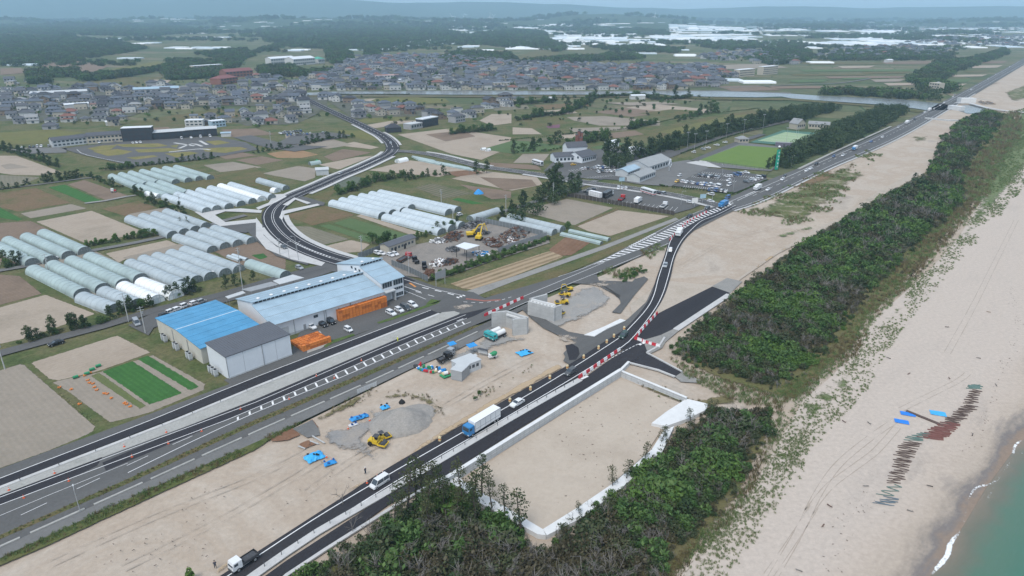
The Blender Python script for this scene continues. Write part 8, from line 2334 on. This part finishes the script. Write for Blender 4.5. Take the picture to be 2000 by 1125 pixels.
t = thing('yard_canopy', 'white flat canopy on posts in the middle of the scrap yard', 'canopy', (c.x, c.y, 0)); part(t, 'roof', MB().prism([(p.x - c.x, p.y - c.y) for p in P],5,5.25), W_WH)
for p in P: part(t, 'post', MB().tube(((p.x - c.x) * .94,(p.y - c.y) * .94,-.3),((p.x - c.x) * .94,(p.y - c.y) * .94,5),.13, n=6), W_DK)
def scrap(px, rx, ry, h, ms, label, seed, n=70):
 g = G(*px); r = random.Random(seed); t = thing('scrap_heap', label, 'scrap heap', (g.x, g.y, 0), r.uniform(0,3))
 mbs = [MB() for _ in ms]
 for k in range(n):
  a = r.uniform(0,6.28); d = r.random() ** .6; z = h * (1 - d) * r.random() ** .4
  mbs[r.randrange(len(ms))].obox((rx * d * math.cos(a), ry * d * math.sin(a), z + .15),(r.uniform(.5,2.4), r.uniform(.2,.9), r.uniform(.1,.6)), r.uniform(0,3), r.uniform(-.6,.6), r.uniform(-.5,.5))
 for mb, m in zip(mbs, ms): part(t, 'scrap', mb, m)['kind'] = 'stuff'
for i, (px, rx, ry, h, ms, lb) in enumerate([((885,463),9,4.5,2.6,(RUST, RUST, DSTEEL), 'flat rust-brown scrap heap left of the excavators'),((1005,458),15,6,4,(RUST, RUST, DSTEEL, SCRAPG), 'largest dark brown scrap heap right of the excavators'),((962,475),8,4.5,3,(RUST, RUST, SCRAPG), 'reddish scrap heap beside the white canopy'),((935,455),6,4,2.5,(DSTEEL, SCRAPG), 'grey scrap heap behind the excavators'),((858,514),5,3.5,2,(SCRAPG, WHITEP, RUST), 'pale scrap heap by the front hedge'),((878,513),5,2.5,1.8,(RUST, DSTEEL), 'brown beam pile right of the pale heap'),
           ((940,497),5,3,1.8,(SCRAPG, WHITEP, BLUETARP), 'mixed white and blue scrap before the canopy'),((885,488),3,3,1.8,(SCRAPG, DSTEEL), 'small scrap heap left of the canopy'),((1000,474),8,2.5,1.6,(SCRAPG, WHITEP, RUST), 'strip of white and grey scrap along the front wall'),((855,472),3.5,3,2,(SCRAPG, WHITEP), 'white heap by the green shrub'),((838,533),4,2,1,(RUST, TEAL and RUST), 'rusty sheets at the front corner'),((925,440),10,4,2.5,(SCRAPG, DSTEEL), 'grey rubble bank at the back of the yard')]):
 scrap(px, rx, ry, h, ms, lb, 40 + i, 60 + int(rx * 6))
def fence(name, label, px, h, m, sp_=2.0, pm=None, gapz=0.05):
 L = smooth_line(px, 3); s = arclen(L); n = int(s[-1] / sp_); o = L[0]
 t = thing(name, label, 'fence', (o.x, o.y, -.1))
 pnl = MB().box(-sp_ / 2 + .03, sp_ / 2 - .03,-.03,.03, gapz, h).mesh('panel', m); ps = MB().tube((0,0,-.3),(0,0, h + .1),.06, n=5).mesh('post', pm or STEEL)
 for i in range(n):
  p, d = at_len(L, s, s[-1] * (i + .5) / n); q, _ = at_len(L, s, s[-1] * i / n)
  a = put('panel', pnl, t); a.location = (p.x - o.x, p.y - o.y, 0); a.rotation_euler = (0,0, math.atan2(d.y, d.x)); b = put('post', ps, t); b.location = (q.x - o.x, q.y - o.y, 0)
FNC = mat('grey_fence_sheet', (.17,.19,.20),.6, var=.12, scale=.4)
fence('sheet_fence', 'grey sheet fence along the left side of the scrap yard', [(700,505),(740,490),(760,484)],2.6, FNC)
fence('sheet_fence', 'grey sheet fence at the street side of the scrap yard', [(765,518),(800,532),(836,550)],2.6, FNC)
fence('sheet_fence', 'grey sheet fence along the back of the scrap yard', [(930,432),(1000,446),(1060,460)],2.6, FNC)
fence('sheet_fence', 'grey wall at the right front of the scrap yard', [(972,494),(1030,474),(1068,462)],2.4, W_MG)
fence('board_fence', 'dark board fence along the front of the lower car park', [(1108,383),(1180,395),(1317,420)],2.2, mat('brown_fence', (.075,.065,.06),.8, var=.15),2.4)
fence('mesh_fence', 'thin fence along the football pitch edge', [(1365,316),(1430,325),(1500,334)],2.0, mat('mesh_screen', (.14,.16,.14),.8),3.0, DSTEEL, 1.7)
g = G(627,342); box_building('shed', 'grey sheet-walled shed beside the curved town road', 'shed', G(618,342),.3,8,5,3.2, W_GY, W_GY, 'shed', .6)
o = heap((620,317),3,2.2,2.2, MATS['green_plastic'], 'green tarpaulin covered heap on the brown field', 'covered_heap', 7, n=10)
o = heap((935,377),3,2.5,2.5, BLUETARP, 'blue tarpaulin covered heap by the garden beds', 'covered_heap', 8, n=10)
for i, (x, y) in enumerate([(405 / 4 + 91,715),(148,737),(180,722),(170,730)]):
 g = G(x, y); t = thing('farm_crate', f'small green harvest machine part on the work field, {nth(i)} from right', 'crate', (g.x, g.y, -.1),.8); part(t, 'box', MB().box(-.7,.7,-.4,.4,.1,.6), MATS['green_plastic']); part(t, 'skid', MB().box(-.75,.75,-.35,.35,-.1,.09), DSTEEL)
CRS = MB().obox((0,0,.2),(.7,.5,.4),.2).obox((.5,.5,.18),(.7,.5,.36),.9).obox((-.4,.6,.2),(.7,.5,.4),1.4).mesh('harvest_crates', ORANGE)
HVX = [(172,742),(176,746),(181,749),(186,755),(190,761),(203,768),(209,769),(219,776),(245,786),(248,789),(256,793),(154,734),(178,727),(117,756),(141,759),(154,789),(167,732)]
for i, (x, y) in enumerate(sorted(HVX)):
 g = G(x, y); o = put('harvest_crates', CRS); o.scale = (.65,) * 3; o.location = (g.x, g.y, -.2); o.rotation_euler = (0,0, rnd.uniform(0,3)); tag(o, f'orange harvest crates on the mown field edge, {nth(i)} from left', 'crates', 'orange harvest crates on the field')
g = G(221,375); t = thing('tractor', 'small white and red tractor at the edge of the brown field', 'tractor', (g.x, g.y, -.2),.4); part(t, 'cab', MB().box(-1,.4,-.7,.7,.8,2.4), WHITEP); part(t, 'bonnet', MB().box(.42,1.7,-.5,.5,.7,1.4), REDP_); wheels(t, (-.6,1.3),.75, True)
BB('white concrete pier block by the channel at the far coast', (1876,201),((1876,201),(1897,201)),18,8,5, CONCL, CONCL)
BB('second white pier block on the near side of the channel', (1850,213),((1850,213),(1872,216)),16,6,4, CONCL, CONCL)
Lb = smooth_line([(1866,203),(1890,203),(1930,213),(1980,220),(2040,224)],8); c = Lb[0]
t = thing('temporary_bridge', 'long low temporary bridge over the channel at the far coast', 'bridge', (c.x, c.y, 0)); part(t, 'deck', raised(MB(),[p - c for p in Lb],-2.5,2.5,.9,1.4), CONC)
for i in range(2, len(Lb),2): part(t, 'pier', MB().tube((Lb[i].x - c.x, Lb[i].y - c.y, -.6),(Lb[i].x - c.x, Lb[i].y - c.y, .9),.5, n=8), CONCW)
pit_wall('low_wall', 'long low white wall across the sand near the coast road', [(1806,232),(1850,236),(1872,236.5)],.8,1.2,.2)
for i in range(6):
 scrap((1915 + i * 4.5,200 + (i % 3) * 1.6),4,3,2,(W_TM, SCRAPG), f'pile of timber and steel on the far coast works, {nth(i)} from left', 70 + i, 24)
for i, (x, y, w, d) in enumerate([(1761,824,3.4,2.0),(1773,809,3.6,2.0),(1832,808,3.8,2.4)]):
 g = G(x, y); r = random.Random(i); mb = MB()
 for j in range(6):
  for k in range(6): mb.v.append(((k / 5 - .5) * w, (j / 5 - .5) * d, .12 + .05 * r.random()))
 mb.f = [(j*6+k, j*6+k+1,(j+1)*6+k+1,(j+1)*6+k) for j in range(5) for k in range(5)]
 o = mb.obj('ground_sheet', BLUEB if i == 2 else mat('strong_blue_sheet', (.02,.2,.68),.5)); o.location = (g.x, g.y, 0); o.rotation_euler = (0,0,-.35); tag(o, ['bright blue sheet on the beach, lowest of the three', 'bright blue sheet on the beach left of the dark strip', 'bright blue sheet on the beach, rightmost of the three'][i], 'ground sheet')
NETB = mat('dark_brown_net', (.10,.07,.06),.9); NETR = mat('reddish_net', (.17,.075,.065),.9); NETG = mat('grey_green_net', (.12,.19,.17),.9)
A_, B_ = G(1770,803), G(1842,832); c = (A_ + B_) / 2
o = MB().box(-(B_ - A_).length / 2,(B_ - A_).length / 2,-.45,.45,0,.2).obj('rolled_net', NETB); o.location = (c.x, c.y, .05); o.rotation_euler = (0,0, ang(A_, B_)); tag(o, 'long dark brown rolled net lying between the blue sheets', 'net')
def zigzag(a, b, wa, wb, n, m, label, seed, rad=.085):
 r = random.Random(seed); A, B = G(*a), G(*b); d = (B - A).normalized(); o = Vector((A.x, A.y, 0)); t = []
 for i in range(n + 1):
  u = i / n; w = wa + (wb - wa) * u; s_ = 1 if i % 2 else -1
  p = A.lerp(B, u) + Vector((1,-.25,0)) * (s_ * w / 2 * r.uniform(.7,1.15)) + Vector((0, r.uniform(-.3,.3),0)); t.append(Vector((p.x - o.x, p.y - o.y, .1)))
 L = []
 for i in range(len(t) - 1):
  for k in range(4):
   q = t[i].lerp(t[i+1], k / 4); L.append(q + Vector((r.uniform(-.12,.12), r.uniform(-.12,.12),0)))
 ob = MB().path(L, rad, 5).obj('fishing_net', m); ob.location = (o.x, o.y, .02); tag(ob, label, 'net', 'nets laid in zigzags on the beach')
zigzag((1722,986),(1743,972),4.2,3.6,9, mat('blue_grey_net', (.13,.17,.2),.9), 'blue-grey net in open zigzags, lowest on the beach', 1)
zigzag((1730,970),(1752,946),3.2,2.6,6, NETG, 'grey-green net strip above the lowest zigzag', 2,.1)
zigzag((1744,945),(1762,908),3.4,3.2,17, NETB, 'dark brown net in tight zigzags, lower stretch', 3)
zigzag((1758,908),(1780,862),4.0,4.2,24, NETB, 'dark brown net in dense zigzags, middle stretch', 4)
zigzag((1782,862),(1808,846),4,4.5,10, NETG, 'grey-green net spread right of the dense zigzags', 5,.11)
zigzag((1818,858),(1856,826),5.5,4.8,34, NETR, 'reddish net heap at the middle of the zigzag row', 6,.15)
zigzag((1852,830),(1896,792),4.2,3.8,30, NETB, 'dark brown dense net heap right of the reddish one', 7,.1)
zigzag((1892,790),(1906,762),3.0,4.0,14, NETB, 'dark net zigzag near the upper end of the row', 8,.12)
zigzag((1898,760),(1908,752),3.2,3.4,9, NETG, 'grey-green net bundle at the upper end of the row', 9,.16)
TRK = gmat('pressed_sand', [(.365,.312,.258),(.39,.335,.28)], s=.3, fine=1.2, famt=.08, patchy=(.25,.16,.08))
def tracks(px, gauge=1.7, w=.34, z=.06):
 L = smooth_line(px, 2.5); N = normals(L)
 for s_ in (-1,1):
  mb = MB(); k = len(L)
  for i in range(k):
   q = L[i] + N[i] * (s_ * gauge / 2)
   for e in (-w / 2,0, w / 2): p = q + N[i] * e; mb.v.append((p.x, p.y, z))
  mb.f = [(3*i+j, 3*i+3+j, 3*i+4+j, 3*i+1+j) for i in range(k - 1) for j in (0,1)]
  o = mb.obj('wheel_track', TRK); o['kind'] = 'structure'
  o.data.attributes.new('edge', 'FLOAT', 'POINT').data.foreach_set('value', [(0,.2,0)[i % 3] + .06 for i in range(3 * k)])
tracks([(1508,1130),(1560,1040),(1600,960),(1640,905),(1700,855),(1748,822)]); tracks([(1580,1000),(1620,950),(1680,905),(1712,880),(1752,835)]); tracks([(1500,1125),(1545,1060),(1590,990)],1.7,.3)
tracks([(1760,800),(1820,770),(1870,745),(1890,730)],1.6); tracks([(1850,690),(1900,600),(1940,520),(1985,430)],1.8)
for seed, px in enumerate([[(100,1100),(300,1010),(500,930),(600,880)],[(240,1110),(420,1020),(560,940),(640,890)],[(600,960),(700,890),(830,815),(960,740),(1060,690)],[(1330,520),(1420,470),(1520,440),(1620,400)]]): tracks(px, 2.0,.45,.012)
DR = random.Random(21); LIT = [(1606,1028),(1648,825),(1697,828),(1776,731),(1853,740),(1946,753),(1826,560),(1985,300 + 80),(1880,486),(1930,610),(1620,990),(1560,1115),(1850,640),(1900,850),(1735,700),(1690,950),(1910,700),(1778,1000),(1815,950)]
for i, (x, y) in enumerate(sorted(LIT)):
 g = G(x, y); o = MB().tube((-.7,0,.12),(.6,.15,.2),.13,.07,5).tube((.1,0,.15),(.35,.5,.3),.07,.03,4).obj('driftwood', DR.choice((BARK, BARKG, W_TM, RUST))); o.location = (g.x, g.y, .1); o.rotation_euler = (0,0, DR.uniform(0,6)); tag(o, f'small piece of driftwood on the open beach, {nth(i)} from left', 'driftwood', 'driftwood on the beach')
wr = []
for px in [[(1640,1125),(1655,1040),(1700,985),(1740,1010)],[(1600,1130),(1650,1010),(1690,960)],[(1960,700),(1940,760),(1920,830),(1890,890)],[(1970,560),(1985,640),(1960,720)]]:
 for p in smooth_line(px, .7): wr.append((p.x + DR.gauss(0,.8), p.y + DR.gauss(0,.8),.08, DR.uniform(.12,.4), DR.uniform(0,6), DR.choice((0,1))))
WRC = lib([('wrack_%d' % i, MB().tube((-.6,0,.1),(.5,.2,.15),.12,.06,4).tube((-.2,-.3,.1),(.2,.5,.12),.1,.05,4).mesh('wrack', m)) for i, m in enumerate((BARK, NETB))])
scatter('wrack_line', [w for w in wr if DR.random() < .5], WRC)
pb = [(x, y, .06, DR.uniform(.15,.5), DR.uniform(0,6), DR.choice((0,1))) for x, y, e in in_px([[(930,935),(1010,872),(1200,752),(1320,790),(1190,945),(1060,1030)],[(100,1090),(500,910),(640,900),(700,940),(480,1080),(300,1125)]],2.2,.6) if mnoise.noise((x * .08, y * .08,5)) + DR.uniform(-.3,.3) > .2]
scatter('ground_litter', pb, WRC)
SKIN = mat('skin', (.38,.24,.17),.6, var=0)
def person(px, label, top, bottom, hat, rz, arm=.25):
 g = G(*px); t = thing('person', label, 'person', (g.x, g.y, .05), rz)
 J = {'pelvis': (0,0,.95,.13), 'chest': (0,0,1.32,.17), 'neck': (0,0,1.48,.06), 'head': (0,.02,1.66,.11), 'headtop': (0,.01,1.74,.07)}
 for s_, n in ((-1, 'l'),(1, 'r')):
  J[n + 'hip'] = (s_ * .1,0,.9,.1); J[n + 'knee'] = (s_ * .12,.03 * s_, .5,.075); J[n + 'ankle'] = (s_ * .13,0,.09,.05); J[n + 'toe'] = (s_ * .14,.14,.04,.04)
  J[n + 'sh'] = (s_ * .2,0,1.4,.075); J[n + 'el'] = (s_ * .27,-.02,1.14,.05); J[n + 'wr'] = (s_ * .26, arm * (1 if s_ > 0 else .4),.93 + arm * .3,.035); J[n + 'hd'] = (s_ * .26, arm * 1.15 * (1 if s_ > 0 else .4),.85 + arm * .35,.04)
 E = [('pelvis', 'chest'),('chest', 'neck'),('neck', 'head'),('head', 'headtop')] + [e for n in 'lr' for e in (('pelvis', n + 'hip'),(n + 'hip', n + 'knee'),(n + 'knee', n + 'ankle'),(n + 'ankle', n + 'toe'),('chest', n + 'sh'),(n + 'sh', n + 'el'),(n + 'el', n + 'wr'),(n + 'wr', n + 'hd'))]
 def skin(name, keys, m, grow, root):
  ks = [k for k in J if k in keys]; me = bpy.data.meshes.new(name)
  me.from_pydata([J[k][:3] for k in ks],[(ks.index(a), ks.index(b)) for a, b in E if a in ks and b in ks],[])
  me.materials.append(m); o = put(name, me, t); md = o.modifiers.new('skin', 'SKIN'); o.modifiers.new('smooth', 'SUBSURF').render_levels = 1
  for i, k in enumerate(ks):
   v = me.skin_vertices[0].data[i]; v.radius = (J[k][3] + grow,) * 2; v.use_root = k == root
  return o
 skin('body', list(J), SKIN, 0, 'pelvis')
 skin('jacket', ['pelvis', 'chest', 'lsh', 'rsh', 'lel', 'rel', 'lwr', 'rwr'], top, .022, 'pelvis'); skin('trousers', ['pelvis', 'lhip', 'rhip', 'lknee', 'rknee', 'lankle', 'rankle'], bottom, .02, 'pelvis')
 part(t, 'helmet', MB().tube((0,.01,1.7),(0,.01,1.78),.135,.12,10).tube((0,.01,1.78),(0,.01,1.84),.12,.05,10), hat)
 for s_ in (-1,1): part(t, 'shoe', MB().obox((s_ * .135,.06,.045),(.11,.3,.1)), RUBBER)
NAVY = mat('navy_workwear', (.03,.05,.08),.9); HIV = mat('yellow_vest', (.75,.8,.05),.8)
person((421,1109), 'person in dark workwear standing on the sand beside the leaving lorry', NAVY, NAVY, DSTEEL, .4)
person((777,667), 'person in bright yellow workwear on the gravel median', HIV, HIV, WHITEP, 2.0)
person((714,925), 'person in dark clothes on the site gravel near the cones', NAVY, NAVY, WHITEP, 1.0)
